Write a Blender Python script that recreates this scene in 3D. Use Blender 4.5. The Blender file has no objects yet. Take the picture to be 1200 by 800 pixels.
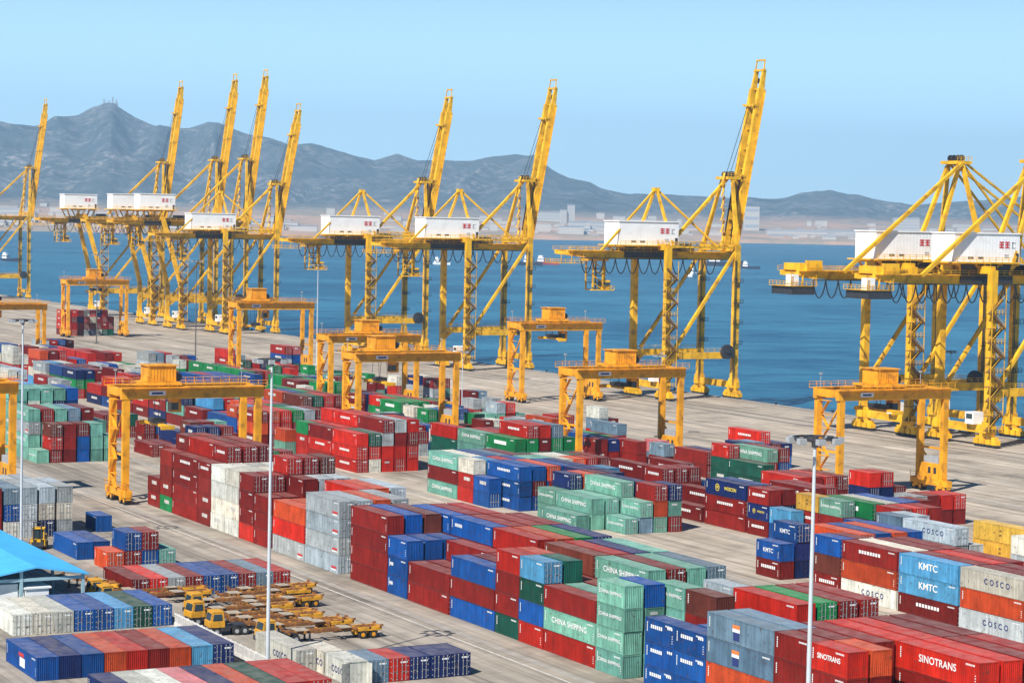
import bpy, math, random
from mathutils import Vector, Matrix
random.seed(7)
R = math.radians
C = bpy.context.scene.collection
sc = bpy.context.scene

# ------------------------------------------------------------------ camera
CAM_H = 50.6
cam_data = bpy.data.cameras.new('camera'); cam = bpy.data.objects.new('camera', cam_data); C.objects.link(cam)
cam_data.sensor_width = 36.0; cam_data.lens = 36.0 * 2644.0 / 1200.0
cam_data.clip_start = 1.0; cam_data.clip_end = 120000.0
TH, PITCH, ROLL = R(28), math.atan(141 / 2644.0), R(1.15)
fwd = Vector((math.sin(TH) * math.cos(PITCH), math.cos(TH) * math.cos(PITCH), -math.sin(PITCH)))
right0 = Vector((math.cos(TH), -math.sin(TH), 0)); up0 = right0.cross(fwd)
right = right0 * math.cos(ROLL) + up0 * math.sin(ROLL); up = up0 * math.cos(ROLL) - right0 * math.sin(ROLL)
m = Matrix.Identity(4)
for i in range(3):
    m[i][0] = right[i]; m[i][1] = up[i]; m[i][2] = -fwd[i]
m[2][3] = CAM_H
cam.matrix_world = m
sc.camera = cam

# ------------------------------------------------------------------ world, sun, exposure
SUN_EL = R(46); sx, sy = -0.864, -0.503
world = bpy.data.worlds.new('World'); sc.world = world; world.use_nodes = True
wn = world.node_tree; bg = wn.nodes['Background']
sky = wn.nodes.new('ShaderNodeTexSky'); sky.sky_type = 'NISHITA'; sky.sun_disc = False
sky.sun_elevation = SUN_EL; sky.sun_rotation = math.atan2(sx, sy)
sky.altitude = 0; sky.air_density = 1.0; sky.dust_density = 0.0; sky.ozone_density = 2.0
hs = wn.nodes.new('ShaderNodeHueSaturation'); hs.inputs['Saturation'].default_value = 1.5
wn.links.new(sky.outputs[0], hs.inputs['Color'])
# bright clear air low over the bay, deeper blue overhead
wtc = wn.nodes.new('ShaderNodeTexCoord'); wsp = wn.nodes.new('ShaderNodeSeparateXYZ'); wn.links.new(wtc.outputs['Generated'], wsp.inputs[0])
wr = wn.nodes.new('ShaderNodeMapRange'); wr.interpolation_type = 'SMOOTHSTEP'; wr.inputs[1].default_value = 0.05; wr.inputs[2].default_value = 0.17; wr.inputs[3].default_value = 0.85; wr.inputs[4].default_value = 0.0
wn.links.new(wsp.outputs[2], wr.inputs[0])
wm = wn.nodes.new('ShaderNodeMix'); wm.data_type = 'RGBA'; wn.links.new(wr.outputs[0], wm.inputs[0]); wn.links.new(hs.outputs[0], wm.inputs[6]); wm.inputs[7].default_value = (9.6, 16.2, 21.6, 1)
wn.links.new(wm.outputs[2], bg.inputs[0]); bg.inputs[1].default_value = 0.055
sun_data = bpy.data.lights.new('sun', 'SUN'); sun_data.energy = 5.0; sun_data.angle = R(0.5); sun_data.color = (1.0, 0.955, 0.88)
sun = bpy.data.objects.new('sun', sun_data); C.objects.link(sun)
sv = Vector((sx * math.cos(SUN_EL), sy * math.cos(SUN_EL), math.sin(SUN_EL)))
sun.rotation_euler = (-sv).to_track_quat('-Z', 'Y').to_euler(); sun.location = (0, 0, 300)
sc.view_settings.view_transform = 'Standard'; sc.view_settings.look = 'None'
sc.view_settings.exposure = 0.5; sc.view_settings.gamma = 1.0; sc.view_settings.use_curve_mapping = False

# ------------------------------------------------------------------ helpers
def srgb(r, g, b, k=1.0):
    f = lambda c: (c / 255 / 12.92 if c / 255 <= 0.04045 else ((c / 255 + 0.055) / 1.055) ** 2.4) * k
    return (f(r), f(g), f(b), 1.0)

class MB:
    def __init__(s): s.v = []; s.f = []; s.m = []
    def quad(s, a, b, c, d, mi=0):
        n = len(s.v); s.v += [tuple(a), tuple(b), tuple(c), tuple(d)]; s.f.append((n, n + 1, n + 2, n + 3)); s.m.append(mi)
    def hexa(s, p, mi=0):      # 8 points: bottom 0-3 ccw, top 4-7
        n = len(s.v); s.v += [tuple(q) for q in p]
        for q in ((3, 2, 1, 0), (4, 5, 6, 7), (0, 1, 5, 4), (1, 2, 6, 5), (2, 3, 7, 6), (3, 0, 4, 7)):
            s.f.append(tuple(n + i for i in q)); s.m.append(mi)
    def box(s, x0, y0, z0, x1, y1, z1, mi=0):
        s.hexa([(x0, y0, z0), (x1, y0, z0), (x1, y1, z0), (x0, y1, z0), (x0, y0, z1), (x1, y0, z1), (x1, y1, z1), (x0, y1, z1)], mi)
    def beam(s, a, b, w, h, mi=0, w2=None, h2=None):
        a, b = Vector(a), Vector(b); d = (b - a).normalized()
        ref = Vector((0, 0, 1)) if abs(d.z) < 0.9 else Vector((0, 1, 0))
        x = d.cross(ref).normalized(); y = x.cross(d).normalized()
        w2 = w if w2 is None else w2; h2 = h if h2 is None else h2
        q = lambda o, ww, hh: [o - x * ww / 2 - y * hh / 2, o + x * ww / 2 - y * hh / 2, o + x * ww / 2 + y * hh / 2, o - x * ww / 2 + y * hh / 2]
        s.hexa(q(a, w, h) + q(b, w2, h2), mi)
    def tube(s, a, b, r, n=8, mi=0, r2=None):
        a, b = Vector(a), Vector(b); d = (b - a).normalized(); r2 = r if r2 is None else r2
        ref = Vector((0, 0, 1)) if abs(d.z) < 0.9 else Vector((0, 1, 0))
        x = d.cross(ref).normalized(); y = x.cross(d).normalized(); k = len(s.v)
        for o, rr in ((a, r), (b, r2)):
            for i in range(n):
                t = 2 * math.pi * i / n; s.v.append(tuple(o + x * rr * math.cos(t) + y * rr * math.sin(t)))
        for i in range(n):
            j = (i + 1) % n; s.f.append((k + i, k + j, k + n + j, k + n + i)); s.m.append(mi)
        s.f.append(tuple(k + i for i in reversed(range(n)))); s.m.append(mi)
        s.f.append(tuple(k + n + i for i in range(n))); s.m.append(mi)
    def rail(s, a, b, h=1.1, step=2.0, r=0.05, mi=0):   # handrail from a to b (floor points)
        a, b = Vector(a), Vector(b); n = max(1, int((b - a).length / step)); z = Vector((0, 0, 1))
        for hh in (h, h * 0.55): s.beam(a + z * hh, b + z * hh, r * 1.6, r * 1.6, mi)
        for i in range(n + 1):
            p = a.lerp(b, i / n); s.beam(p, p + z * h, r * 1.6, r * 1.6, mi)
    def mesh(s, name, mats):
        me = bpy.data.meshes.new(name); me.from_pydata(s.v, [], s.f)
        for mm in (mats if isinstance(mats, (list, tuple)) else [mats]): me.materials.append(mm)
        me.polygons.foreach_set('material_index', s.m); me.update(); return me
    def build(s, name, mats, parent=None, loc=None):
        o = bpy.data.objects.new(name, s.mesh(name, mats)); C.objects.link(o)
        if parent: o.parent = parent
        if loc: o.location = loc
        return o

def tag(o, label=None, cat=None, group=None, kind=None):
    if label: o['label'] = label
    if cat: o['category'] = cat
    if group: o['group'] = group
    if kind: o['kind'] = kind
    return o
def empty(name, loc, rz=0, label=None, cat=None, group=None):
    o = bpy.data.objects.new(name, None); C.objects.link(o); o.location = loc; o.rotation_euler = (0, 0, rz); o.empty_display_size = 0.5
    return tag(o, label, cat, group)
def dup(root, loc, rz=0, label=None):
    def cp(o, p):
        c = o.copy(); C.objects.link(c); c.parent = p
        for ch in o.children: cp(ch, c)
        return c
    r = cp(root, None); r.location = loc; r.rotation_euler = (0, 0, rz)
    if label: r['label'] = label
    return r

def mat(name, col, rough=0.5, metal=0.0, noise=0.0, scale=1.0, spec=0.5, dirt=None, dirt_amt=0.0, dirt_scale=0.6):
    M = bpy.data.materials.new(name); M.use_nodes = True; nt = M.node_tree; b = nt.nodes['Principled BSDF']
    b.inputs['Base Color'].default_value = col; b.inputs['Roughness'].default_value = rough; b.inputs['Metallic'].default_value = metal
    b.inputs['Specular IOR Level'].default_value = spec
    if noise or dirt:
        tc = nt.nodes.new('ShaderNodeTexCoord'); out = None
        n1 = nt.nodes.new('ShaderNodeTexNoise'); n1.inputs['Scale'].default_value = scale; n1.inputs['Detail'].default_value = 4
        nt.links.new(tc.outputs['Object'], n1.inputs['Vector'])
        mr = nt.nodes.new('ShaderNodeMapRange'); mr.inputs[1].default_value = 0.3; mr.inputs[2].default_value = 0.7
        mr.inputs[3].default_value = 1 - noise; mr.inputs[4].default_value = 1 + noise
        nt.links.new(n1.outputs[0], mr.inputs[0])
        mx = nt.nodes.new('ShaderNodeMix'); mx.data_type = 'RGBA'; mx.blend_type = 'MULTIPLY'; mx.inputs[0].default_value = 1
        mx.inputs[6].default_value = col; nt.links.new(mr.outputs[0], mx.inputs[7]); out = mx.outputs[2]
        if dirt:
            n2 = nt.nodes.new('ShaderNodeTexNoise'); n2.inputs['Scale'].default_value = dirt_scale; n2.inputs['Detail'].default_value = 6
            nt.links.new(tc.outputs['Object'], n2.inputs['Vector'])
            rr = nt.nodes.new('ShaderNodeMapRange'); rr.inputs[1].default_value = 0.52; rr.inputs[2].default_value = 0.72
            rr.inputs[3].default_value = 0; rr.inputs[4].default_value = dirt_amt; nt.links.new(n2.outputs[0], rr.inputs[0])
            m2 = nt.nodes.new('ShaderNodeMix'); m2.data_type = 'RGBA'; nt.links.new(rr.outputs[0], m2.inputs[0])
            nt.links.new(out, m2.inputs[6]); m2.inputs[7].default_value = dirt; out = m2.outputs[2]
        nt.links.new(out, b.inputs['Base Color'])
    return M

# ------------------------------------------------------------------ materials
def container_paint(name, source):
    M = bpy.data.materials.new(name); M.use_nodes = True; nt = M.node_tree; N = nt.nodes; Lk = nt.links; b = N['Principled BSDF']
    b.inputs['Roughness'].default_value = 0.5; b.inputs['Specular IOR Level'].default_value = 0.2
    tc = N.new('ShaderNodeTexCoord'); geo = N.new('ShaderNodeNewGeometry')
    if source == 'object':
        oi = N.new('ShaderNodeObjectInfo'); colour = oi.outputs['Color']
        sh = N.new('ShaderNodeVectorMath'); sh.operation = 'MULTIPLY_ADD'; cb = N.new('ShaderNodeCombineXYZ')
        for i in range(3): Lk.new(oi.outputs['Random'], cb.inputs[i])
        Lk.new(cb.outputs[0], sh.inputs[0]); sh.inputs[1].default_value = (97, 71, 53); Lk.new(tc.outputs['Object'], sh.inputs[2]); vec = sh.outputs[0]
    else:
        at = N.new('ShaderNodeAttribute'); at.attribute_name = 'paint'; colour = at.outputs['Color']; vec = tc.outputs['Object']
    def noise(scale, det, v=None, stretch=None):
        n = N.new('ShaderNodeTexNoise'); n.inputs['Scale'].default_value = scale; n.inputs['Detail'].default_value = det
        vv = v or vec
        if stretch:
            mp = N.new('ShaderNodeMapping'); mp.inputs['Scale'].default_value = stretch; Lk.new(vv, mp.inputs[0]); vv = mp.outputs[0]
        Lk.new(vv, n.inputs['Vector']); return n.outputs[0]
    def rng(v, a, bb, c, d):
        r = N.new('ShaderNodeMapRange'); r.inputs[1].default_value = a; r.inputs[2].default_value = bb; r.inputs[3].default_value = c; r.inputs[4].default_value = d
        Lk.new(v, r.inputs[0]); return r.outputs[0]
    def mix(f, a, bb, mode='MIX'):
        x = N.new('ShaderNodeMix'); x.data_type = 'RGBA'; x.blend_type = mode
        for sock, val in ((0, f), (6, a), (7, bb)):
            if hasattr(val, 'is_linked'): Lk.new(val, x.inputs[sock])
            else: x.inputs[sock].default_value = val
        return x.outputs[2]
    c = mix(1.0, colour, rng(noise(0.5, 3), 0.3, 0.7, 0.74, 1.15), 'MULTIPLY')
    c = mix(1.0, c, rng(noise(1.0, 4, None, (2.6, 2.6, 0.14)), 0.35, 0.7, 0.74, 1.08), 'MULTIPLY')      # vertical streaks
    c = mix(rng(noise(2.3, 8), 0.60, 0.72, 0.0, 0.8), c, (0.085, 0.036, 0.02, 1))                        # rust and scuffs
    # dust settled on roofs
    sep = N.new('ShaderNodeSeparateXYZ'); Lk.new(geo.outputs['Normal'], sep.inputs[0])
    up_ = rng(sep.outputs[2], 0.6, 0.95, 0.0, 1.0)
    dn = rng(noise(0.8, 6), 0.3, 0.75, 0.08, 0.32)
    ml = N.new('ShaderNodeMath'); ml.operation = 'MULTIPLY'; Lk.new(up_, ml.inputs[0]); Lk.new(dn, ml.inputs[1])
    c = mix(ml.outputs[0], c, (0.42, 0.37, 0.33, 1))
    Lk.new(c, b.inputs['Base Color'])
    return M
PAINT = container_paint('container paint', 'object')
PAINT_FAR = container_paint('container paint far', 'attr')
WHITE = mat('white lettering', (0.78, 0.78, 0.76, 1), 0.6)
INK = mat('dark blue lettering', (0.02, 0.035, 0.16, 1), 0.6)
BLACKINK = mat('black lettering', (0.03, 0.03, 0.03, 1), 0.6)
REDMARK = mat('red marking', (0.55, 0.03, 0.03, 1), 0.6)
YMARK = mat('yellow lettering', (0.8, 0.62, 0.05, 1), 0.6)
ORANGE = mat('orange marking', (0.75, 0.2, 0.04, 1), 0.6)
GALV = mat('galvanised steel', (0.42, 0.43, 0.43, 1), 0.45, 0.3, 0.15, 3)
YEL = mat('crane yellow paint', (0.80, 0.43, 0.014, 1), 0.5, 0, 0.24, 0.3, 0.35, (0.20, 0.085, 0.03, 1), 0.7, 0.45)
AMB = mat('gantry amber paint', (0.80, 0.345, 0.012, 1), 0.5, 0, 0.24, 0.4, 0.35, (0.18, 0.07, 0.03, 1), 0.75, 0.5)
STAIR = mat('stair shade brown', (0.17, 0.085, 0.02, 1), 0.7, 0, 0.2, 1)  # dark brown puts the shade on the stair flights into the colour
HOUSE = mat('house white panel', (0.86, 0.86, 0.85, 1), 0.5, 0, 0.05, 0.3, 0.4, (0.5, 0.45, 0.38, 1), 0.2, 0.4)
DARK = mat('dark machinery', (0.035, 0.035, 0.04, 1), 0.5, 0, 0.3, 1)
CABLE = mat('black cable', (0.02, 0.02, 0.022, 1), 0.6)
TYRE = mat('tyre rubber', (0.02, 0.02, 0.02, 1), 0.8)
GLASS = mat('cab glass', (0.03, 0.05, 0.06, 1), 0.12, 0, 0, 1, 0.8)
GREY = mat('grey steel', (0.36, 0.37, 0.38, 1), 0.5, 0.0, 0.15, 1.5)
POLE = mat('pole paint', (0.52, 0.56, 0.58, 1), 0.45, 0, 0.1, 0.5)

# ------------------------------------------------------------------ setting: yard, quay, sea
def ground_mat():
    M = bpy.data.materials.new('concrete yard'); M.use_nodes = True; nt = M.node_tree; N = nt.nodes; Lk = nt.links; b = N['Principled BSDF']
    b.inputs['Roughness'].default_value = 0.85; b.inputs['Specular IOR Level'].default_value = 0.25
    tc = N.new('ShaderNodeTexCoord')
    def noise(scale, det, st=(1, 1, 1), rough=0.55):
        mp = N.new('ShaderNodeMapping'); mp.inputs['Scale'].default_value = st; Lk.new(tc.outputs['Object'], mp.inputs[0])
        n = N.new('ShaderNodeTexNoise'); n.inputs['Scale'].default_value = scale; n.inputs['Detail'].default_value = det; n.inputs['Roughness'].default_value = rough
        Lk.new(mp.outputs[0], n.inputs['Vector']); return n.outputs[0]
    def rng(v, a, bb, c, d):
        r = N.new('ShaderNodeMapRange'); r.inputs[1].default_value = a; r.inputs[2].default_value = bb; r.inputs[3].default_value = c; r.inputs[4].default_value = d
        Lk.new(v, r.inputs[0]); return r.outputs[0]
    def mul(a, bb):
        x = N.new('ShaderNodeMix'); x.data_type = 'RGBA'; x.blend_type = 'MULTIPLY'; x.inputs[0].default_value = 1
        for s_, v in ((6, a), (7, bb)):
            if hasattr(v, 'is_linked'): Lk.new(v, x.inputs[s_])
            else: x.inputs[s_].default_value = v
        return x.outputs[2]
    def mixc(f, a, bb):
        x = N.new('ShaderNodeMix'); x.data_type = 'RGBA'; Lk.new(f, x.inputs[0])
        for s_, v in ((6, a), (7, bb)):
            if hasattr(v, 'is_linked'): Lk.new(v, x.inputs[s_])
            else: x.inputs[s_].default_value = v
        return x.outputs[2]
    c = mixc(rng(noise(0.02, 5), 0.35, 0.65, 0, 1), (0.46, 0.385, 0.30, 1), (0.59, 0.50, 0.40, 1))
    # the storage yard inland is older and greyer than the quay apron
    sp = N.new('ShaderNodeSeparateXYZ'); Lk.new(tc.outputs['Object'], sp.inputs[0])
    c = mixc(rng(sp.outputs[0], 112, 150, 0.85, 0), c, (0.37, 0.325, 0.27, 1))
    c = mul(c, rng(noise(0.5, 6, (1, 0.035, 1)), 0.38, 0.66, 0.72, 1.1))     # wheel tracks along the lanes
    c = mul(c, rng(noise(0.12, 6, (1, 0.05, 1)), 0.35, 0.62, 0.78, 1.08))
    c = mul(c, rng(noise(0.9, 3, (1, 0.006, 1)), 0.50, 0.66, 1.0, 0.68))     # long dark tyre lines
    c = mul(c, rng(noise(0.33, 3, (1, 0.012, 1)), 0.55, 0.7, 1.0, 0.75))
    c = mul(c, rng(noise(0.25, 8), 0.35, 0.6, 0.86, 1.05))
    c = mul(c, rng(noise(0.06, 9, (1, 1, 1), 0.7), 0.52, 0.68, 1.0, 0.5))   # oil stains
    # slab joints
    br = N.new('ShaderNodeTexBrick'); br.offset = 0; br.inputs['Scale'].default_value = 1; br.inputs['Mortar Size'].default_value = 0.045
    br.inputs['Brick Width'].default_value = 6; br.inputs['Row Height'].default_value = 6; br.inputs['Mortar Smooth'].default_value = 0.3
    Lk.new(tc.outputs['Object'], br.inputs['Vector'])
    br.inputs['Color1'].default_value = (1, 1, 1, 1); br.inputs['Color2'].default_value = (0.93, 0.93, 0.93, 1); br.inputs['Mortar'].default_value = (0.62, 0.6, 0.58, 1)
    c = mul(c, br.outputs['Color'])
    Lk.new(c, b.inputs['Base Color'])
    return M
QX = 366.5
g = MB(); g.quad((-2500, -600, 0), (QX - 1.2, -600, 0), (QX - 1.2, 4200, 0), (-2500, 4200, 0))
tag(g.build('yard_ground', ground_mat()), kind='structure')
q = MB(); q.box(QX - 1.2, -600, -6, QX, 4200, 0.18)
for i in range(190): q.box(QX, -200 + i * 9, -3.2, QX + 0.7, -199 + i * 9, -0.2, 1)
tag(q.build('quay_kerb', [mat('quay edge concrete', (0.34, 0.31, 0.27, 1), 0.8, 0, 0.15, 0.4), TYRE]), kind='structure')
# bollards
bol = MB(); bol.tube((0, 0, 0), (0, 0, 0.45), 0.28, 10); bol.tube((0, 0, 0.45), (0, 0, 0.7), 0.42, 10); bm_ = bol.mesh('bollard', DARK)
for i in range(30):
    o = bpy.data.objects.new('bollard', bm_); C.objects.link(o); o.location = (QX - 0.6, 420 + i * 27, 0.18)
    tag(o, 'small black mooring bollard on the quay edge', 'bollard', 'bollards along the quay edge')
# painted markings and crane rails
LINE = mat('worn line paint', (0.54, 0.51, 0.46, 1), 0.8, 0, 0.25, 1.2)
ln = MB()
for x, y0, y1, w in ((121.8, 120, 440, 0.28), (149.6, 120, 520, 0.2), (178.0, 120, 700, 0.2), (206, 240, 700, 0.2), (286, 300, 900, 0.25), (301, 300, 1200, 0.25), (312, 300, 1200, 0.2), (326, 300, 1200, 0.25)):
    ln.quad((x, y0, 0.004), (x + w, y0, 0.004), (x + w, y1, 0.004), (x, y1, 0.004))
for x0, y in ((60, 214), (62, 233)):
    ln.quad((x0, y, 0.004), (x0 + 0.25, y, 0.004), (x0 + 0.25, y + 46, 0.004), (x0, y + 46, 0.004))
tag(ln.build('lane_marking', LINE), kind='structure')
rl = MB()
for x in (336.5, 343.0, 365.2):
    rl.box(x - 0.08, 300, 0.0045, x + 0.08, 1600, 0.03); rl.quad((x - 0.5, 300, 0.004), (x + 0.5, 300, 0.004), (x + 0.5, 1600, 0.004), (x - 0.5, 1600, 0.004), 1)
for x in (123.9, 148.4, 180, 204, 231.3, 255.6, 276.6):
    rl.quad((x - 0.6, 150, 0.008), (x + 0.6, 150, 0.008), (x + 0.6, 900, 0.008), (x - 0.6, 900, 0.008), 2)
tag(rl.build('crane_track', [DARK, mat('rail trench', (0.2, 0.18, 0.16, 1), 0.8), mat('wheel runway', (0.33, 0.30, 0.26, 1), 0.85, 0, 0.2, 0.5)]), kind='structure')

def sea_mat():
    M = bpy.data.materials.new('sea water'); M.use_nodes = True; nt = M.node_tree; N = nt.nodes; Lk = nt.links; b = N['Principled BSDF']
    b.inputs['Roughness'].default_value = 0.35; b.inputs['Specular IOR Level'].default_value = 0.22
    tc = N.new('ShaderNodeTexCoord')
    mp = N.new('ShaderNodeMapping'); mp.inputs['Scale'].default_value = (1, 1, 1); mp.inputs['Rotation'].default_value = (0, 0, R(28)); Lk.new(tc.outputs['Object'], mp.inputs[0])
    mp2 = N.new('ShaderNodeMapping'); mp2.inputs['Scale'].default_value = (0.5, 0.8, 1); Lk.new(mp.outputs[0], mp2.inputs[0])
    n1 = N.new('ShaderNodeTexNoise'); n1.inputs['Scale'].default_value = 0.07; n1.inputs['Detail'].default_value = 9; n1.inputs['Roughness'].default_value = 0.65; Lk.new(mp2.outputs[0], n1.inputs['Vector'])
    n2 = N.new('ShaderNodeTexNoise'); n2.inputs['Scale'].default_value = 0.006; n2.inputs['Detail'].default_value = 5; Lk.new(mp2.outputs[0], n2.inputs['Vector'])
    r = N.new('ShaderNodeValToRGB'); r.color_ramp.elements[0].position = 0.42; r.color_ramp.elements[0].color = (0.006, 0.072, 0.150, 1)
    r.color_ramp.elements[1].position = 0.58; r.color_ramp.elements[1].color = (0.035, 0.175, 0.28, 1)
    ad = N.new('ShaderNodeMath'); ad.operation = 'MULTIPLY_ADD'; ad.inputs[1].default_value = 0.55; Lk.new(n1.outputs[0], ad.inputs[0])
    hm = N.new('ShaderNodeMath'); hm.operation = 'MULTIPLY'; hm.inputs[1].default_value = 0.45; Lk.new(n2.outputs[0], hm.inputs[0]); Lk.new(hm.outputs[0], ad.inputs[2])
    Lk.new(ad.outputs[0], r.inputs[0]); Lk.new(r.outputs[0], b.inputs['Base Color'])
    bp = N.new('ShaderNodeBump'); bp.inputs['Strength'].default_value = 1.0; bp.inputs['Distance'].default_value = 1.6; Lk.new(n1.outputs[0], bp.inputs['Height']); Lk.new(bp.outputs[0], b.inputs['Normal'])
    return M
w = MB(); w.quad((QX - 0.5, -2000, -4), (60000, -2000, -4), (60000, 60000, -4), (QX - 0.5, 60000, -4)); w.quad((-40000, 4201, -4), (QX - 0.5, 4201, -4), (QX - 0.5, 60000, -4), (-40000, 60000, -4))
tag(w.build('sea', sea_mat()), kind='structure')

# far coast: one height field in polar steps round the yard
SKY = [(-700, 190), (-400, 168), (-150, 160), (0, 154), (40, 153), (62, 141), (88, 138), (104, 129), (118, 125), (130, 125), (140, 131), (155, 140), (178, 150), (200, 152), (218, 152), (240, 145), (256, 148), (285, 158), (302, 162), (335, 171), (362, 169), (400, 180), (436, 189), (462, 183), (485, 190), (520, 189), (550, 189), (575, 184), (600, 181), (622, 185), (640, 199), (660, 208), (700, 221), (735, 228), (765, 228), (800, 232), (850, 233), (915, 233), (935, 229), (950, 226), (968, 226), (1000, 233), (1035, 239), (1065, 242), (1090, 239), (1130, 236), (1165, 234), (1200, 231), (1300, 226), (1500, 235), (1800, 240)]
def skyline(px):
    for (a, ya), (b_, yb) in zip(SKY, SKY[1:]):
        if a <= px <= b_: t = (px - a) / (b_ - a); return ya + (yb - ya) * t
    return 240
from mathutils import noise as mnoise
def coast_d(px): return 6300 + 900 * min(1, max(0, (px - 300) / 600)) + 120 * mnoise.noise(Vector((px * 0.012, 3.1, 0)))
tv, tf = [], []
NA, ND = 700, 90
RIDGE = 11500.0
for i in range(NA + 1):
    px = -700 + 2500 * i / NA
    az = TH + math.atan((px - 600) / 2644.0)
    d0 = coast_d(px); hy = 259 + 0.02 * (px - 600)
    top = CAM_H + (hy - skyline(px)) / 2644.0 * RIDGE / max(0.3, math.cos(az - TH)) * math.cos(az - TH)
    for j in range(ND + 1):
        t = j / ND; d = d0 + (12600 - d0) * t ** 1.15
        s_ = (d - d0) / (RIDGE - d0)
        x, y = d * math.sin(az) / math.cos(az - TH) * math.cos(az - TH), d * math.cos(az)
        p = Vector((x * 0.0016, y * 0.0016, 0))
        rough = mnoise.fractal(p, 0.9, 2.1, 6)
        plain = 60 * min(1, max(0, (d - d0) / 1700)) ** 1.1 * (1 + 0.35 * rough) + (6 if j else 0)
        if s_ <= 1:
            k = max(0, (s_ - 0.42) / 0.58); hill = k * k * (3 - 2 * k) * (0.8 + 0.2 * k)
            ridge = abs(mnoise.noise(Vector((px * 0.016, s_ * 2.2, 5))))
            mid = hill * (1 - k) * (0.75 * rough - 1.25 * ridge + 0.3)
            h = plain * (1 - hill) + top * min(1, hill + mid) if s_ < 0.995 else top
        else:
            h = top * max(0.0, 1 - (s_ - 1) * 4.2)
        if j == 0: h = -9
        tv.append((x, y, h))
for i in range(NA):
    for j in range(ND):
        a = i * (ND + 1) + j; tf.append((a, a + ND + 1, a + ND + 2, a + 1))
def terrain_mat():
    M = bpy.data.materials.new('far coast'); M.use_nodes = True; nt = M.node_tree; N = nt.nodes; Lk = nt.links; b = N['Principled BSDF']; b.inputs['Roughness'].default_value = 0.95
    b.inputs['Specular IOR Level'].default_value = 0.1
    tc = N.new('ShaderNodeTexCoord'); sp = N.new('ShaderNodeSeparateXYZ'); Lk.new(tc.outputs['Object'], sp.inputs[0])
    def noise(s_, d_):
        n = N.new('ShaderNodeTexNoise'); n.inputs['Scale'].default_value = s_; n.inputs['Detail'].default_value = d_; n.inputs['Roughness'].default_value = 0.68
        Lk.new(tc.outputs['Object'], n.inputs['Vector']); return n.outputs[0]
    def rng(v, a, bb, c, d):
        r = N.new('ShaderNodeMapRange'); r.inputs[1].default_value = a; r.inputs[2].default_value = bb; r.inputs[3].default_value = c; r.inputs[4].default_value = d
        Lk.new(v, r.inputs[0]); return r.outputs[0]
    def mixc(f, a, bb):
        x = N.new('ShaderNodeMix'); x.data_type = 'RGBA'; Lk.new(f, x.inputs[0])
        for s__, v in ((6, a), (7, bb)):
            if hasattr(v, 'is_linked'): Lk.new(v, x.inputs[s__])
            else: x.inputs[s__].default_value = v
        return x.outputs[2]
    low = mixc(rng(noise(0.0035, 6), 0.42, 0.58, 0, 1), (0.52, 0.33, 0.23, 1), (0.30, 0.25, 0.18, 1))
    high = mixc(rng(noise(0.011, 12), 0.50, 0.68, 0, 0.45), (0.05, 0.075, 0.085, 1), (0.28, 0.27, 0.28, 1))
    gate = N.new('ShaderNodeMath'); gate.operation = 'MULTIPLY'
    Lk.new(rng(noise(0.03, 5), 0.50, 0.62, 0, 0.55), gate.inputs[0]); Lk.new(rng(noise(0.0022, 4), 0.42, 0.62, 0.1, 1), gate.inputs[1])
    high = mixc(gate.outputs[0], high, (0.52, 0.46, 0.42, 1))       # bare rock outcrops
    Lk.new(mixc(rng(sp.outputs[2], 60, 105, 0, 1), low, high), b.inputs['Base Color'])
    bp = N.new('ShaderNodeBump'); bp.inputs['Strength'].default_value = 1.0; bp.inputs['Distance'].default_value = 130
    rn = N.new('ShaderNodeTexNoise'); rn.noise_type = 'RIDGED_MULTIFRACTAL'; rn.inputs['Scale'].default_value = 0.0035; rn.inputs['Detail'].default_value = 9; rn.inputs['Roughness'].default_value = 0.62
    Lk.new(tc.outputs['Object'], rn.inputs['Vector']); fl = N.new('ShaderNodeMath'); fl.operation = 'MULTIPLY'; Lk.new(rn.outputs[0], fl.inputs[0]); Lk.new(rng(sp.outputs[2], 70, 160, 0, 1), fl.inputs[1])
    Lk.new(fl.outputs[0], bp.inputs['Height']); Lk.new(bp.outputs[0], b.inputs['Normal'])
    return M
me = bpy.data.meshes.new('far_hills'); me.from_pydata(tv, [], tf); me.materials.append(terrain_mat()); me.update()
for p in me.polygons: p.use_smooth = True
o = bpy.data.objects.new('far_hills', me); C.objects.link(o); tag(o, kind='structure')
def on_coast(px, back):
    az = TH + math.atan((px - 600) / 2644.0); d = coast_d(px) + back
    return d * math.sin(az), d * math.cos(az), 60 * min(1, max(0, back / 1700)) ** 1.1 + 4
TOWNW = [mat('town white wall', (0.52, 0.49, 0.45, 1), 0.7), mat('town grey roof', (0.38, 0.40, 0.43, 1), 0.7), mat('town window band', (0.34, 0.38, 0.43, 1), 0.3), mat('town blue roof', (0.2, 0.32, 0.5, 1), 0.6)]
def far_block(mb, x, y, z, wx, wy, h, storeys, roof=1):
    c, s_ = math.cos(TH), -math.sin(TH)
    def P(u, v, zz): return (x + u * c + v * -s_, y + u * s_ + v * c, zz)
    def bx(u0, v0, z0, u1, v1, z1, mi): mb.hexa([P(u0, v0, z0), P(u1, v0, z0), P(u1, v1, z0), P(u0, v1, z0), P(u0, v0, z1), P(u1, v0, z1), P(u1, v1, z1), P(u0, v1, z1)], mi)
    bx(-wx / 2, -wy / 2, z - 10, wx / 2, wy / 2, z + h, 0); bx(-wx / 2 - 1, -wy / 2 - 1, z + h, wx / 2 + 1, wy / 2 + 1, z + h + 1.5, roof)
    for k in range(storeys):
        zz = z + h * (k + 0.4) / storeys; bx(-wx / 2 + 3, -wy / 2 - 0.4, zz, wx / 2 - 3, -wy / 2 + 0.1, zz + h * 0.35 / storeys, 2)
town = MB()
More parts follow.
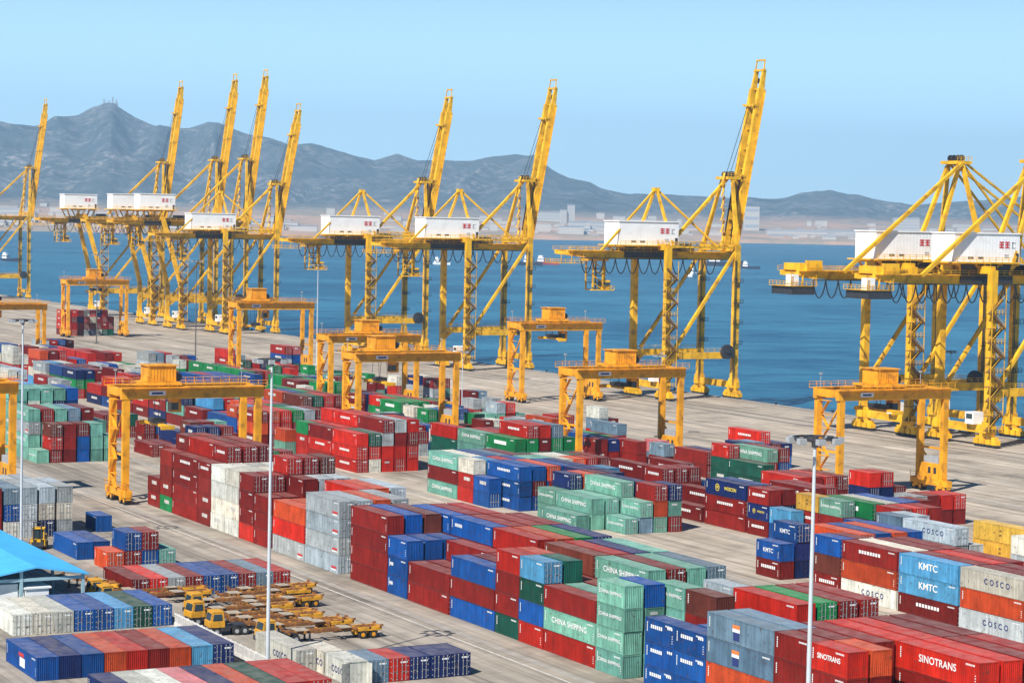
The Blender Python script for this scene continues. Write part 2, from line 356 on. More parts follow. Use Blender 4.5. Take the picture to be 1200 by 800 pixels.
for i in range(520):
    px = random.uniform(-150, 1350); b_ = abs(random.gauss(0, 1)) * 700 + 150
    if 330 < px < 560 and random.random() < 0.8: continue
    if 845 < px < 905: continue
    x, y, z = on_coast(px, b_); far_block(town, x, y, z, random.choice([16, 20, 25, 30, 45, 80]), random.uniform(12, 30), random.choice([5, 6, 7, 8, 10, 12, 16, 24]), 0, random.choice([0, 0, 1, 1, 3]))
tag(town.build('far_town', TOWNW), 'pale low town strung along the far shore', 'town', kind='stuff')
FB = [(877, 900, 54, 30, 84, 3, 'tall pale tower block standing alone on the far shore beyond the fifth raised boom'), (666, 1200, 26, 20, 66, 8, 'slim white tower on the far shore right of the raised boom in mid-picture'), (657, 1200, 22, 20, 48, 6, 'lower white block left of the slim white tower on the far shore'),
      (690, 700, 150, 40, 26, 3, 'wide white factory hall on the far shore left of the white crane house'), (1058, 1000, 90, 40, 52, 5, 'white stepped hall on the far shore behind the right-hand crane houses'), (940, 500, 260, 60, 20, 2, 'long white shed on the far shore right of the tall pale tower'), (985, 600, 190, 60, 18, 2, 'long white warehouse on the far shore just left of the right-hand crane house'),
      (10, 500, 120, 40, 40, 4, 'white block at the left end of the far shore'), (90, 600, 90, 40, 34, 4, 'white block on far shore behind the leftmost crane house'), (640, 1500, 90, 40, 30, 3, 'white hall on far shore close behind the tallest mid-picture boom')]
for px, b_, wx, wy, h, st, lb in FB:
    x, y, z = on_coast(px, b_); mb = MB(); far_block(mb, x, y, z, wx, wy, h, st); tag(mb.build('distant_building', TOWNW), lb, 'building', 'large buildings on the far shore')

mb = MB(); az = TH + math.atan((126 - 600) / 2644.0); d = RIDGE * 0.995
zt = CAM_H + (249.5 - 125) / 2644.0 * RIDGE
for du, hh_ in ((-28, 34), (-6, 26), (10, 44), (26, 30)):
    mb.box(d * math.sin(az) + du - 3, d * math.cos(az) - du * 0.5, zt - 20, d * math.sin(az) + du + 3, d * math.cos(az) - du * 0.5 + 6, zt + hh_ - 10)
mb.box(d * math.sin(az) - 34, d * math.cos(az) - 16, zt - 25, d * math.sin(az) + 34, d * math.cos(az) + 18, zt + 4)
tag(mb.build('summit_station', TOWNW[1]), 'tiny mast station on top of the highest hill at left', 'mast station')

# haze: one box of even air round camera and scene
hz = MB(); hz.box(-3500, -900, -12, 10500, 12700, 700)
HM = bpy.data.materials.new('haze'); HM.use_nodes = True; nt = HM.node_tree; nt.nodes.remove(nt.nodes['Principled BSDF'])
pv = nt.nodes.new('ShaderNodeVolumePrincipled'); pv.inputs['Color'].default_value = (0.48, 0.74, 1.0, 1); pv.inputs['Density'].default_value = 0.000075; pv.inputs['Anisotropy'].default_value = 0.0
nt.links.new(pv.outputs[0], nt.nodes['Material Output'].inputs['Volume'])
tag(hz.build('haze', HM), kind='stuff')

# ------------------------------------------------------------------ shipping containers
W, H = 2.44, 2.59
def corr(mb, L, put, pitch=0.28, depth=0.036, a=0.15, z0=0.14, z1=2.46):
    n = max(2, round((L - 2 * a) / pitch)); p = (L - 2 * a) / n; pts = []
    for i in range(n):
        s0 = a + i * p
        pts += [(s0, 0), (s0 + p * 0.27, 0), (s0 + p * 0.5, depth), (s0 + p * 0.77, depth)]
    pts.append((L - a, 0))
    k = len(mb.v)
    for s_, d in pts: mb.v += [put(s_, d, z0), put(s_, d, z1)]
    for i in range(len(pts) - 1):
        mb.f.append((k + 2 * i, k + 2 * i + 2, k + 2 * i + 3, k + 2 * i + 1)); mb.m.append(0)
def body(L, end):
    mb = MB()
    corr(mb, L, lambda s_, d, z: (0.012 + d, s_, z)); corr(mb, L, lambda s_, d, z: (W - 0.012 - d, L - s_, z))
    corr(mb, L, lambda s_, d, z: ((W - 0.1) if z > 1 else 0.1, s_, H - 0.022 - d * 0.6))          # roof
    if end == 'blank': corr(mb, W, lambda s_, d, z: (W - s_, 0.012 + d, z), 0.25, 0.04)
    mb.quad((W - 0.1, L - 0.02, 0.1), (0.1, L - 0.02, 0.1), (0.1, L - 0.02, 2.5), (W - 0.1, L - 0.02, 2.5))
    if end != 'blank': mb.quad((0.1, 0.06, 0.1), (W - 0.1, 0.06, 0.1), (W - 0.1, 0.06, 2.5), (0.1, 0.06, 2.5))
    for x in (0, W - 0.15):
        for y in (0, L - 0.15): mb.box(x, y, 0.118, x + 0.15, y + 0.15, H - 0.118)
        mb.box(x if x == 0 else x + 0.06, 0.15, 0.03, (x + 0.09) if x == 0 else x + 0.15, L - 0.15, 0.15)
        mb.box(x if x == 0 else x + 0.07, 0.15, 2.455, (x + 0.08) if x == 0 else x + 0.15, L - 0.15, H - 0.016)
    for y in (0, L - 0.12):
        mb.box(0.15, y, 0.03, W - 0.15, y + 0.12, 0.145); mb.box(0.15, y, 2.455, W - 0.15, y + 0.12, H - 0.01)
    mb.quad((0.09, 0.12, H - 0.12), (W - 0.09, 0.12, H - 0.12), (W - 0.09, L - 0.12, H - 0.12), (0.09, L - 0.12, H - 0.12))
    for x in (-0.004, W - 0.174):
        for y in (-0.004, L - 0.174):
            for z in (0, H - 0.118): mb.box(x, y, z, x + 0.178, y + 0.178, z + 0.118)
    return mb.mesh('container_body', PAINT)
def door_mesh(side):
    mb = MB(); w = W / 2 - 0.16; x0 = 0 if side < 0 else -w
    mb.box(x0, 0.0, 0.15, x0 + w, 0.035, 2.45)
    for z in (0.55, 1.25, 1.95): mb.box(x0 + 0.07, -0.012, z - 0.2, x0 + w - 0.07, 0.0, z + 0.2)
    for f in (0.28, 0.72):
        x = x0 + w * f; mb.beam((x, -0.045, 0.1), (x, -0.045, 2.5), 0.042, 0.042, 1)
        for z in (0.2, 0.9, 1.7, 2.38): mb.box(x - 0.07, -0.055, z, x + 0.07, -0.012, z + 0.08, 1)
        mb.box(x - 0.02, -0.075, 1.08, x + 0.34 * (1 if f < 0.5 else -1) * 1, -0.05, 1.13, 1) if f < 0.5 else mb.box(x - 0.34, -0.075, 1.08, x + 0.02, -0.05, 1.13, 1)
    for z in (0.35, 0.95, 1.6, 2.2): mb.box(x0 if side < 0 else x0 + w - 0.1, -0.02, z, (x0 + 0.1) if side < 0 else x0 + w, 0.0, z + 0.12, 1)
    if side > 0: mb.quad((x0 + 0.12, -0.014, 2.02), (x0 + w - 0.12, -0.014, 2.02), (x0 + w - 0.12, -0.014, 2.2), (x0 + 0.12, -0.014, 2.2), 2)
    return mb.mesh('door', [PAINT, GALV, WHITE])
BODY = {(L, e): body(12.19 if L == 40 else 6.06, e) for L in (40, 20) for e in ('blank', 'door')}
DOORL, DOORR = door_mesh(-1), door_mesh(1)
def marks_mesh(L, v):
    mb = MB(); rnd = random.Random(L * 10 + v)
    q_ = lambda y0, z0, y1, z1, mi=0: mb.quad((-0.008, y1, z0), (-0.008, y0, z0), (-0.008, y0, z1), (-0.008, y1, z1), mi)
    y = L - 0.55
    for i in range(5): q_(y, 1.1 + i * 0.22, y + 0.16, 1.26 + i * 0.22)       # vertical number at the far end
    if v != 1:
        for i in range(8): q_(0.6 + i * 0.17, 2.12, 0.6 + i * 0.17 + 0.11, 2.3)    # number at the near top corner
    if v == 2:
        for i in range(4): q_(0.4, 0.5 + i * 0.25, 0.55, 0.6 + i * 0.25)
    return mb.mesh('marking', WHITE)
MARKS = {(L, v): marks_mesh(12.19 if L == 40 else 6.06, v) for L in (40, 20) for v in range(3)}
def text_mesh(body_, size, m_, spacing=1.0, xs=1.0):
    cu = bpy.data.curves.new('lettering', 'FONT'); cu.body = body_; cu.size = size; cu.align_x = 'CENTER'; cu.align_y = 'CENTER'; cu.space_character = spacing; cu.offset = 0.018 * size
    ob = bpy.data.objects.new('lettering', cu); C.objects.link(ob); dg = bpy.context.evaluated_depsgraph_get()
    me_ = bpy.data.meshes.new_from_object(ob.evaluated_get(dg)); me_.name = 'lettering'; bpy.data.objects.remove(ob)
    me_.transform(Matrix.Scale(xs, 4, (1, 0, 0))); me_.materials.clear(); me_.materials.append(m_)
    return me_
TXT = {}
def side_text(parent, L, s_, size, m_, spacing=1.0, z=1.45, y=None, name='lettering', xs=1.0):
    key = (s_, size, m_.name, spacing, xs)
    if key not in TXT: TXT[key] = text_mesh(s_, size, m_, spacing, xs)
    o_ = bpy.data.objects.new(name, TXT[key]); C.objects.link(o_); o_.parent = parent
    mm = Matrix(((0, 0, -1, -0.012), (-1, 0, 0, L / 2 if y is None else y), (0, 1, 0, z), (0, 0, 0, 1))); o_.matrix_local = mm
    return o_
PL = {}
def side_patch(parent, rects, mats_, name='marking'):
    key = (tuple(rects), name)
    if key not in PL:
        mb = MB()
        for (y0, z0, y1, z1, mi) in rects: mb.quad((-0.011, y1, z0), (-0.011, y0, z0), (-0.011, y0, z1), (-0.011, y1, z1), mi)
        PL[key] = mb.mesh(name, mats_)
    o_ = bpy.data.objects.new(name, PL[key]); C.objects.link(o_); o_.parent = parent; return o_
def strip_rects(L, n, z0, z1, y0, y1):        # a row of letters too small to read
    out = []; p = (y1 - y0) / n
    for i in range(n): out.append((round(y0 + i * p, 3), z0, round(y0 + i * p + p * 0.72, 3), z1, 0))
    return out
COLS = dict(r=srgb(204, 40, 22), d=srgb(142, 32, 24), o=srgb(220, 84, 40), m=srgb(122, 58, 44), b=srgb(20, 84, 160), n=srgb(26, 46, 104), l=srgb(84, 158, 204), t=srgb(120, 180, 160), g=srgb(22, 142, 76), k=srgb(24, 92, 74), w=srgb(234, 230, 214), y=srgb(186, 196, 200), s=srgb(116, 146, 168), Y=srgb(238, 186, 74), p=srgb(222, 128, 132))
# every stack: lane, row, x, y, length in feet, colour numbers from the ground up, how it is built
TABLE = (
(1, 3, 136.7, 163.17, 40, (1, 1, 1, 0,), (0, 0, 2, 2,)),
(1, 4, 139.5, 163.17, 40, (1, 1, 1, 0,), (0, 0, 0, 2,)),
(1, 5, 142.3, 163.17, 40, (1, 1, 1, 1,), (0, 0, 0, 2,)),
(1, 6, 145.1, 163.17, 40, (1, 1, 1, 0,), (0, 0, 0, 2,)),
(1, 0, 128.3, 172.11, 20, (1, 1, 1, 0,), (0, 0, 2, 2,)),
(1, 1, 131.1, 172.11, 20, (1, 1, 1, 2,), (0, 0, 0, 2,)),
(1, 0, 128.3, 178.26, 20, (1, 1, 1, 1,), (0, 0, 2, 2,)),
(1, 1, 131.1, 178.26, 20, (1, 1, 1, 1,), (0, 0, 0, 1,)),
(1, 2, 133.9, 175.47, 40, (1, 1, 1, 1,), (0, 0, 0, 2,)),
(1, 3, 136.7, 175.47, 40, (1, 1, 1, 0,), (0, 0, 0, 2,)),
(1, 4, 139.5, 175.47, 40, (1, 1, 1, 0,), (0, 0, 0, 2,)),
(1, 5, 142.3, 175.47, 40, (1, 1, 1, 1,), (0, 0, 0, 2,)),
(1, 6, 145.1, 175.47, 40, (1, 1, 1, 1,), (0, 0, 0, 2,)),
(1, 0, 128.3, 184.41, 40, (4, 2, 12, 12,), (0, 2, 2, 2,)),
(1, 1, 131.1, 184.41, 40, (4, 2, 12, 12,), (0, 0, 0, 2,)),
(1, 4, 139.5, 196.41, 40, (1, 1, 1, 0,), (0, 0, 0, 2,)),
(1, 5, 142.3, 196.41, 40, (1, 1, 1, 8,), (0, 0, 0, 2,)),
(1, 6, 145.1, 196.41, 40, (1, 1, 1, 1,), (0, 0, 0, 2,)),
(1, 7, 147.9, 196.41, 40, (1, 1, 1, 1,), (0, 0, 0, 2,)),
(1, 0, 128.3, 196.71, 20, (4, 4, 4,), (0, 2, 2,)),
(1, 1, 131.1, 196.71, 20, (4, 4, 4,), (0, 0, 0,)),
(1, 0, 128.3, 202.86, 20, (4, 4, 4,), (2, 2, 2,)),
(1, 2, 133.9, 187.77, 20, (1, 1, 12,), (0, 0, 0,)),
(1, 3, 136.7, 187.77, 20, (1, 1, 1,), (0, 0, 0,)),
(1, 2, 133.9, 193.97, 20, (1, 1, 12,), (0, 0, 0,)),
(1, 3, 136.7, 193.97, 20, (1, 1, 6,), (0, 0, 0,)),
(1, 4, 139.5, 208.71, 20, (1, 1, 1, 11,), (0, 0, 0, 2,)),
(1, 0, 128.3, 213.5, 20, (7, 7, 7, 7,), (2, 2, 2, 2,)),
(1, 1, 131.1, 213.5, 20, (7, 7, 7, 4,), (0, 0, 0, 2,)),
(1, 2, 133.9, 203.53, 20, (1, 1, 1, 3,), (0, 0, 0, 2,)),
(1, 3, 136.7, 208.6, 20, (7, 7, 6,), (0, 0, 0,)),
(1, 2, 133.9, 209.9, 20, (7, 7, 7, 7,), (0, 0, 2, 2,)),
(1, 0, 128.3, 219.7, 40, (0, 7, 1,), (2, 2, 2,)),
(1, 1, 131.1, 219.7, 40, (0, 7, 7,), (0, 0, 0,)),
(1, 3, 136.7, 216, 20, (7, 7, 7,), (0, 0, 0,)),
(1, 4, 139.5, 216, 20, (7, 7, 1,), (0, 0, 0,)),
(1, 5, 142.3, 216, 20, (7, 7, 7,), (0, 0, 0,)),
(1, 6, 145.1, 216, 20, (7, 7, 7,), (0, 0, 0,)),
(1, 3, 136.7, 222.3, 40, (7, 7, 1, 7,), (0, 0, 0, 2,)),
(1, 4, 139.5, 222.3, 40, (1, 1, 1, 1,), (0, 0, 0, 2,)),
(1, 5, 142.3, 222.3, 40, (7, 7, 7, 7,), (0, 0, 0, 2,)),
(1, 6, 145.1, 222.3, 40, (7, 7, 7, 12,), (0, 0, 0, 2,)),
(1, 0, 128.3, 232.1, 20, (0, 4, 9, 6,), (2, 2, 2, 2,)),
(1, 1, 131.1, 232.1, 20, (0, 4, 9, 9,), (0, 0, 0, 2,)),
(1, 2, 133.9, 222.3, 20, (1, 1, 1,), (0, 0, 0,)),
(1, 0, 128.3, 238.3, 20, (9, 1, 1, 0,), (2, 2, 2, 2,)),
(1, 1, 131.1, 238.3, 20, (1, 1, 1, 2,), (0, 0, 0, 0,)),
(1, 3, 136.7, 235, 40, (1, 1, 1, 3,), (0, 0, 0, 2,)),
(1, 4, 139.5, 235, 40, (1, 1, 1, 0,), (0, 0, 0, 1,)),
(1, 5, 142.3, 235, 40, (1, 1, 1, 5,), (0, 0, 0, 1,)),
(1, 6, 145.1, 235, 40, (1, 1, 1, 7,), (0, 0, 0, 1,)),
(1, 2, 133.9, 228.6, 40, (1, 1, 1,), (0, 0, 0,)),
(1, 0, 128.3, 244.6, 40, (4, 1, 4,), (2, 2, 2,)),
(1, 1, 131.1, 244.6, 40, (4, 1, 1,), (0, 0, 0,)),
(1, 2, 133.9, 244.6, 40, (1, 1, 1,), (0, 0, 0,)),
(1, 3, 136.7, 249, 40, (1, 1, 1, 0,), (0, 0, 0, 2,)),
(1, 4, 139.5, 249, 40, (1, 1, 1, 2,), (0, 0, 0, 1,)),
(1, 5, 142.3, 249, 40, (1, 1, 1, 8,), (0, 0, 0, 1,)),
(1, 6, 145.1, 249, 40, (1, 1, 1, 5,), (0, 0, 0, 1,)),
(1, 0, 128.3, 257.2, 40, (1, 1,), (2, 2,)),
(1, 1, 131.1, 257.2, 40, (1, 1,), (0, 0,)),
(1, 2, 133.9, 257.2, 40, (1, 1, 1,), (0, 0, 2,)),
(1, 3, 136.7, 261.6, 40, (1, 1, 1, 4,), (0, 0, 0, 2,)),
(1, 4, 139.5, 261.6, 40, (1, 1, 1, 1,), (0, 0, 0, 1,)),
(1, 5, 142.3, 261.6, 40, (1, 1, 1, 1,), (0, 0, 0, 1,)),
(1, 6, 145.1, 261.6, 40, (1, 1, 1, 1,), (0, 0, 0, 1,)),
(1, 0, 128.3, 269.9, 20, (4, 4, 4,), (2, 2, 2,)),
(1, 1, 131.1, 269.9, 20, (4, 4, 4,), (0, 0, 2,)),
(1, 2, 133.9, 269.9, 20, (4, 4, 4,), (0, 0, 0,)),
(1, 0, 128.3, 276.1, 40, (1, 1, 1, 1,), (2, 2, 2, 2,)),
(1, 1, 131.1, 276.1, 40, (1, 1, 1, 4,), (0, 0, 0, 2,)),
(1, 2, 133.9, 276.1, 40, (1, 1, 1, 3,), (0, 0, 0, 0,)),
(1, 3, 136.7, 274.2, 40, (1, 1, 1, 4,), (0, 0, 0, 2,)),
(1, 4, 139.5, 274.2, 40, (1, 1, 1, 1,), (0, 0, 0, 0,)),
(1, 5, 142.3, 274.2, 40, (1, 1, 1, 0,), (0, 0, 0, 0,)),
(1, 6, 145.1, 274.2, 40, (1, 1, 1,), (0, 0, 0,)),
(1, 0, 128.3, 292.5, 40, (11, 11, 11, 11,), (2, 2, 2, 2,)),
(1, 1, 131.1, 292.5, 40, (11, 11, 11, 11,), (0, 0, 0, 1,)),
(1, 2, 133.9, 292.5, 40, (11, 11, 11, 2,), (0, 0, 0, 1,)),
(1, 3, 136.7, 292.5, 40, (11, 11, 11, 11,), (0, 0, 0, 1,)),
(1, 4, 139.5, 292.5, 40, (1, 1, 1,), (0, 0, 0,)),
(1, 5, 142.3, 292.5, 40, (1, 1, 1,), (0, 0, 0,)),
(1, 0, 128.3, 305.2, 40, (11, 0, 2,), (2, 2, 2,)),
(1, 1, 131.1, 305.2, 40, (2, 2, 2,), (0, 0, 0,)),
(1, 2, 133.9, 305.2, 40, (1, 1, 1,), (0, 0, 0,)),
(1, 3, 136.7, 305.2, 40, (11, 11, 11, 0,), (0, 0, 0, 2,)),
(1, 4, 139.5, 305.2, 40, (11, 11, 11, 2,), (0, 0, 0, 0,)),
(1, 5, 142.3, 305.2, 40, (11, 11, 11, 11,), (0, 0, 0, 1,)),
(1, 0, 128.3, 319.2, 20, (1, 1, 1,), (2, 2, 2,)),
(1, 1, 131.1, 319.2, 20, (1, 1, 1,), (0, 0, 0,)),
(1, 2, 133.9, 319.2, 20, (1, 1, 1, 1,), (0, 0, 0, 2,)),
(1, 3, 136.7, 319.2, 20, (1, 1, 1, 11,), (0, 0, 0, 0,)),
(1, 4, 139.5, 319.2, 20, (1, 1, 1, 11,), (0, 0, 0, 0,)),
(1, 0, 128.3, 325.5, 20, (0, 1, 1, 1,), (0, 2, 2, 2,)),
(1, 1, 131.1, 325.5, 20, (1, 1, 1, 1,), (0, 0, 0, 1,)),
(1, 2, 133.9, 325.5, 20, (1, 1, 1, 1, 0,), (0, 0, 0, 0, 2,)),
(1, 3, 136.7, 325.5, 20, (1, 1, 1, 1, 1,), (0, 0, 0, 0, 1,)),
(1, 4, 139.5, 325.5, 20, (1, 1, 1, 1, 3,), (0, 0, 0, 0, 1,)),
(1, 0, 128.3, 331.8, 20, (10, 10, 10, 10,), (0, 0, 0, 2,)),
(1, 1, 131.1, 331.8, 20, (10, 10, 10, 10,), (0, 0, 0, 0,)),
(1, 2, 133.9, 331.8, 20, (10, 10, 10, 10,), (0, 0, 0, 0,)),
(1, 3, 136.7, 331.8, 20, (10, 10, 10, 10,), (0, 0, 0, 0,)),
(1, 4, 139.5, 331.8, 20, (1, 1, 1, 1,), (0, 0, 0, 0,)),
(1, 0, 128.3, 338.1, 20, (10, 10, 10, 10,), (0, 0, 0, 2,)),
(1, 1, 131.1, 338.1, 20, (10, 10, 10, 10,), (0, 0, 0, 0,)),
(1, 2, 133.9, 338.1, 20, (10, 10, 10, 10,), (0, 0, 0, 0,)),
(1, 3, 136.7, 338.1, 20, (10, 10, 10, 10,), (0, 0, 0, 0,)),
(1, 4, 139.5, 338.1, 20, (1, 1, 1, 1,), (0, 0, 0, 0,)),
(1, 0, 128.3, 344.4, 20, (1, 1, 1, 1,), (0, 0, 0, 2,)),
(1, 1, 131.1, 344.4, 20, (1, 1, 1, 1, 1,), (0, 0, 0, 0, 2,)),
(1, 2, 133.9, 344.4, 20, (1, 1, 1, 1, 1,), (0, 0, 0, 0, 1,)),
(1, 3, 136.7, 344.4, 20, (1, 1, 1, 1, 1,), (0, 0, 0, 0, 1,)),
(1, 4, 139.5, 344.4, 20, (1, 1, 1, 1,), (0, 0, 0, 0,)),
(1, 0, 128.3, 350.7, 40, (1, 1, 1, 1,), (2, 2, 2, 2,)),
(1, 1, 131.1, 350.7, 40, (1, 1, 1, 1, 0,), (0, 0, 0, 0, 2,)),
(1, 2, 133.9, 350.7, 40, (1, 1, 1, 1, 1,), (0, 0, 0, 0, 0,)),
(1, 3, 136.7, 350.7, 40, (1, 1, 1, 1, 1,), (0, 0, 0, 0, 0,)),
(1, 4, 139.5, 350.7, 40, (1, 1, 1, 1,), (0, 0, 0, 0,)),
(1, 0, 128.3, 363.2, 20, (8, 1, 1, 1,), (0, 0, 0, 0,)),
(1, 1, 131.1, 363.2, 20, (1, 1, 1, 1, 1,), (0, 0, 0, 0, 0,)),
(1, 2, 133.9, 363.2, 20, (1, 1, 1, 1, 1,), (0, 0, 0, 0, 0,)),
(1, 3, 136.7, 363.2, 20, (1, 1, 1, 1,), (0, 0, 0, 0,)),
(1, 0, 128.3, 369.5, 20, (1, 1,), (0, 0,)),
(1, 1, 131.1, 369.5, 20, (1, 1, 1, 1,), (0, 0, 0, 0,)),
(1, 2, 133.9, 369.5, 20, (1, 1, 1, 1,), (0, 0, 0, 0,)),
(1, 3, 136.7, 369.5, 20, (1, 1, 1,), (0, 0, 0,)),
(1, 0, 128.3, 444, 20, (7,), (2,)),
(1, 1, 131.1, 444, 20, (1, 0, 3,), (0, 2, 2,)),
(1, 2, 133.9, 444, 20, (1, 1, 1,), (0, 0, 0,)),
(1, 3, 136.7, 444, 20, (4, 4, 1,), (0, 0, 0,)),
(1, 4, 139.5, 444, 20, (7, 7, 7,), (0, 0, 0,)),
(1, 5, 142.3, 444, 20, (7, 7,), (0, 0,)),
(1, 0, 128.3, 450.3, 40, (7, 7, 11, 7,), (0, 2, 2, 2,)),
(1, 1, 131.1, 450.3, 40, (7, 7, 7, 1,), (0, 0, 0, 0,)),
(1, 2, 133.9, 450.3, 40, (7, 7, 7, 7,), (0, 0, 0, 0,)),
(1, 3, 136.7, 450.3, 40, (7, 7, 7, 12,), (0, 0, 0, 0,)),
(1, 4, 139.5, 450.3, 40, (7, 7, 7, 1,), (0, 0, 0, 0,)),
(1, 5, 142.3, 450.3, 40, (7, 7, 7,), (0, 0, 0,)),
(1, 0, 128.3, 462.9, 20, (7, 7, 7, 7,), (0, 0, 0, 0,)),
(1, 1, 131.1, 462.9, 20, (7, 7, 7,), (0, 0, 0,)),
(1, 2, 133.9, 462.9, 20, (7, 7, 7,), (0, 0, 0,)),
(1, 3, 136.7, 462.9, 20, (7, 7, 7,), (0, 0, 0,)),
(1, 0, 128.3, 470, 40, (7, 7, 7, 7,), (0, 0, 0, 0,)),
(1, 1, 131.1, 470, 40, (7, 7, 7, 7, 7,), (0, 0, 0, 0, 2,)),
(1, 2, 133.9, 470, 40, (7, 7, 7, 10, 7,), (0, 0, 0, 0, 0,)),
(1, 3, 136.7, 470, 40, (7, 7, 7, 7, 7,), (0, 0, 0, 0, 0,)),
(1, 4, 139.5, 470, 40, (7, 7, 7, 5, 7,), (0, 0, 0, 0, 0,)),
(1, 5, 142.3, 470, 40, (7, 7, 7, 4, 4,), (0, 0, 0, 0, 0,)),
(1, 6, 145.1, 470, 40, (7, 7, 7,), (0, 0, 0,)),
(1, 0, 128.3, 482.6, 40, (7, 7, 7, 7, 6,), (0, 0, 0, 0, 0,)),
(1, 1, 131.1, 482.6, 40, (7, 7, 7, 7, 11,), (0, 0, 0, 0, 0,)),
(1, 2, 133.9, 482.6, 40, (7, 7, 7, 7, 6,), (0, 0, 0, 0, 0,)),
(1, 3, 136.7, 482.6, 40, (7, 7, 7, 7, 6,), (0, 0, 0, 0, 0,)),
(1, 4, 139.5, 482.6, 40, (7, 7, 7, 7,), (0, 0, 0, 0,)),
(1, 5, 142.3, 482.6, 40, (7, 7, 7,), (0, 0, 0,)),
(1, 0, 128.3, 495.2, 40, (7, 7, 7, 6,), (0, 0, 0, 0,)),
(1, 1, 131.1, 495.2, 40, (7, 7, 7, 6,), (0, 0, 0, 0,)),
(1, 2, 133.9, 495.2, 40, (7, 7, 7, 11,), (0, 0, 0, 0,)),
(1, 3, 136.7, 495.2, 40, (7, 7, 7, 6,), (0, 0, 0, 0,)),
(1, 4, 139.5, 495.2, 40, (7, 7, 7,), (0, 0, 0,)),
(1, 0, 128.3, 530, 40, (1, 1, 1,), (0, 0, 0,)),
(1, 1, 131.1, 530, 40, (1, 4, 1,), (0, 0, 0,)),
(1, 2, 133.9, 530, 40, (1, 1, 1,), (0, 0, 0,)),
(1, 3, 136.7, 530, 40, (1, 1, 1,), (0, 0, 0,)),
(2, 0, 154, 430, 20, (5, 5,), (0, 0,)),
(2, 1, 156.8, 430, 20, (5, 13, 5,), (0, 0, 0,)),
(2, 2, 159.6, 430, 20, (3, 4, 5,), (0, 0, 0,)),
(2, 3, 162.4, 430, 20, (5, 0, 1,), (0, 0, 0,)),
(2, 4, 165.2, 430, 20, (0, 0,), (0, 0,)),
(2, 2, 159.6, 441, 20, (1, 1, 3,), (0, 0, 0,)),
(2, 3, 162.4, 441, 20, (1, 1, 1,), (0, 0, 0,)),
(2, 4, 165.2, 441, 20, (7, 7, 7,), (0, 0, 0,)),
(2, 5, 168, 441, 20, (1, 1,), (0, 0,)),
(2, 0, 154, 448, 40, (1,), (2,)),
(2, 1, 156.8, 448, 40, (1,), (0,)),
(2, 2, 159.6, 448, 40, (1, 5,), (0, 0,)),
(2, 3, 162.4, 448, 40, (8,), (0,)),
(2, 2, 159.6, 470, 20, (1, 1,), (0, 2,)),
(2, 3, 162.4, 470, 20, (1, 4,), (0, 0,)),
(2, 4, 165.2, 470, 20, (1,), (0,)),
(2, 3, 162.4, 405, 20, (8, 8,), (0, 0,)),
(2, 4, 165.2, 405, 20, (0, 1,), (0, 0,)),
(2, 1, 156.8, 490, 40, (1, 1,), (0, 0,)),
(2, 2, 159.6, 490, 40, (0, 1,), (0, 0,)),
(2, 3, 162.4, 490, 40, (1, 9,), (0, 0,)),
(2, 4, 165.2, 490, 40, (1,), (0,)),
(2, 5, 168, 490, 40, (1,), (0,)),
(0, 0, 91.2, 343, 20, (1, 1, 1,), (0, 0, 0,)),
(0, 1, 94, 343, 20, (10, 4, 12,), (1, 1, 1,)),
(0, 2, 96.8, 343, 20, (11, 11, 11,), (1, 1, 1,)),
(0, 3, 99.6, 343, 20, (5, 10, 11,), (1, 1, 1,)),
(0, 4, 102.4, 343, 20, (11, 10, 11,), (0, 1, 1,)),
(0, 0, 91.2, 349.3, 20, (1, 1, 1,), (0, 0, 0,)),
(0, 1, 94, 349.3, 20, (10, 10, 12,), (0, 0, 0,)),
(0, 2, 96.8, 349.3, 20, (11, 10, 11,), (0, 0, 0,)),
(0, 3, 99.6, 349.3, 20, (10, 10, 11,), (0, 0, 0,)),
(0, 4, 102.4, 349.3, 20, (10, 10, 11,), (0, 0, 0,)),
(0, 0, 91.2, 355.5, 20, (1, 1, 1,), (0, 0, 0,)),
(0, 1, 94, 355.5, 20, (10, 10, 11,), (0, 0, 0,)),
(0, 2, 96.8, 355.5, 20, (11, 10, 11,), (0, 0, 0,)),
(0, 3, 99.6, 355.5, 20, (10, 10, 11,), (0, 0, 0,)),
(0, -1, 88.4, 380, 20, (11, 0,), (0, 0,)),
(0, 0, 91.2, 380, 20, (11, 0,), (0, 0,)),
(0, -1, 88.4, 394, 20, (11, 0, 1,), (0, 0, 0,)),
(0, 0, 91.2, 394, 20, (11, 0, 1,), (0, 0, 0,)),
(3, 0, 185.4, 213.3, 40, (11, 2, 10,), (2, 2, 2,)),
(3, 1, 188.2, 213.3, 40, (1, 1, 1,), (0, 0, 0,)),
(3, 2, 191, 213.3, 40, (1, 1, 1,), (0, 0, 0,)),
(3, 0, 185.4, 225.9, 40, (1, 6, 6,), (2, 2, 2,)),
(3, 1, 188.2, 225.9, 40, (1, 1, 1,), (0, 0, 1,)),
(3, 2, 191, 225.9, 40, (1, 1, 0,), (0, 0, 1,)),
(3, 3, 193.8, 225.9, 40, (1, 1, 1,), (0, 0, 1,)),
(3, 0, 185.4, 238.6, 40, (10, 2, 1,), (2, 2, 2,)),
(3, 1, 188.2, 238.6, 40, (10, 2, 10,), (0, 0, 1,)),
(3, 2, 191, 238.6, 40, (1, 1, 1,), (0, 0, 1,)),
(3, 3, 193.8, 238.6, 40, (1, 11, 1,), (0, 0, 1,)),
(3, 0, 185.4, 251.2, 20, (1, 3, 4,), (2, 2, 2,)),
(3, 1, 188.2, 251.2, 20, (1, 3, 1,), (0, 0, 0,)),
(3, 2, 191, 254, 40, (1, 2, 2,), (0, 0, 2,)),
(3, 3, 193.8, 254, 40, (1, 1, 4,), (0, 0, 1,)),
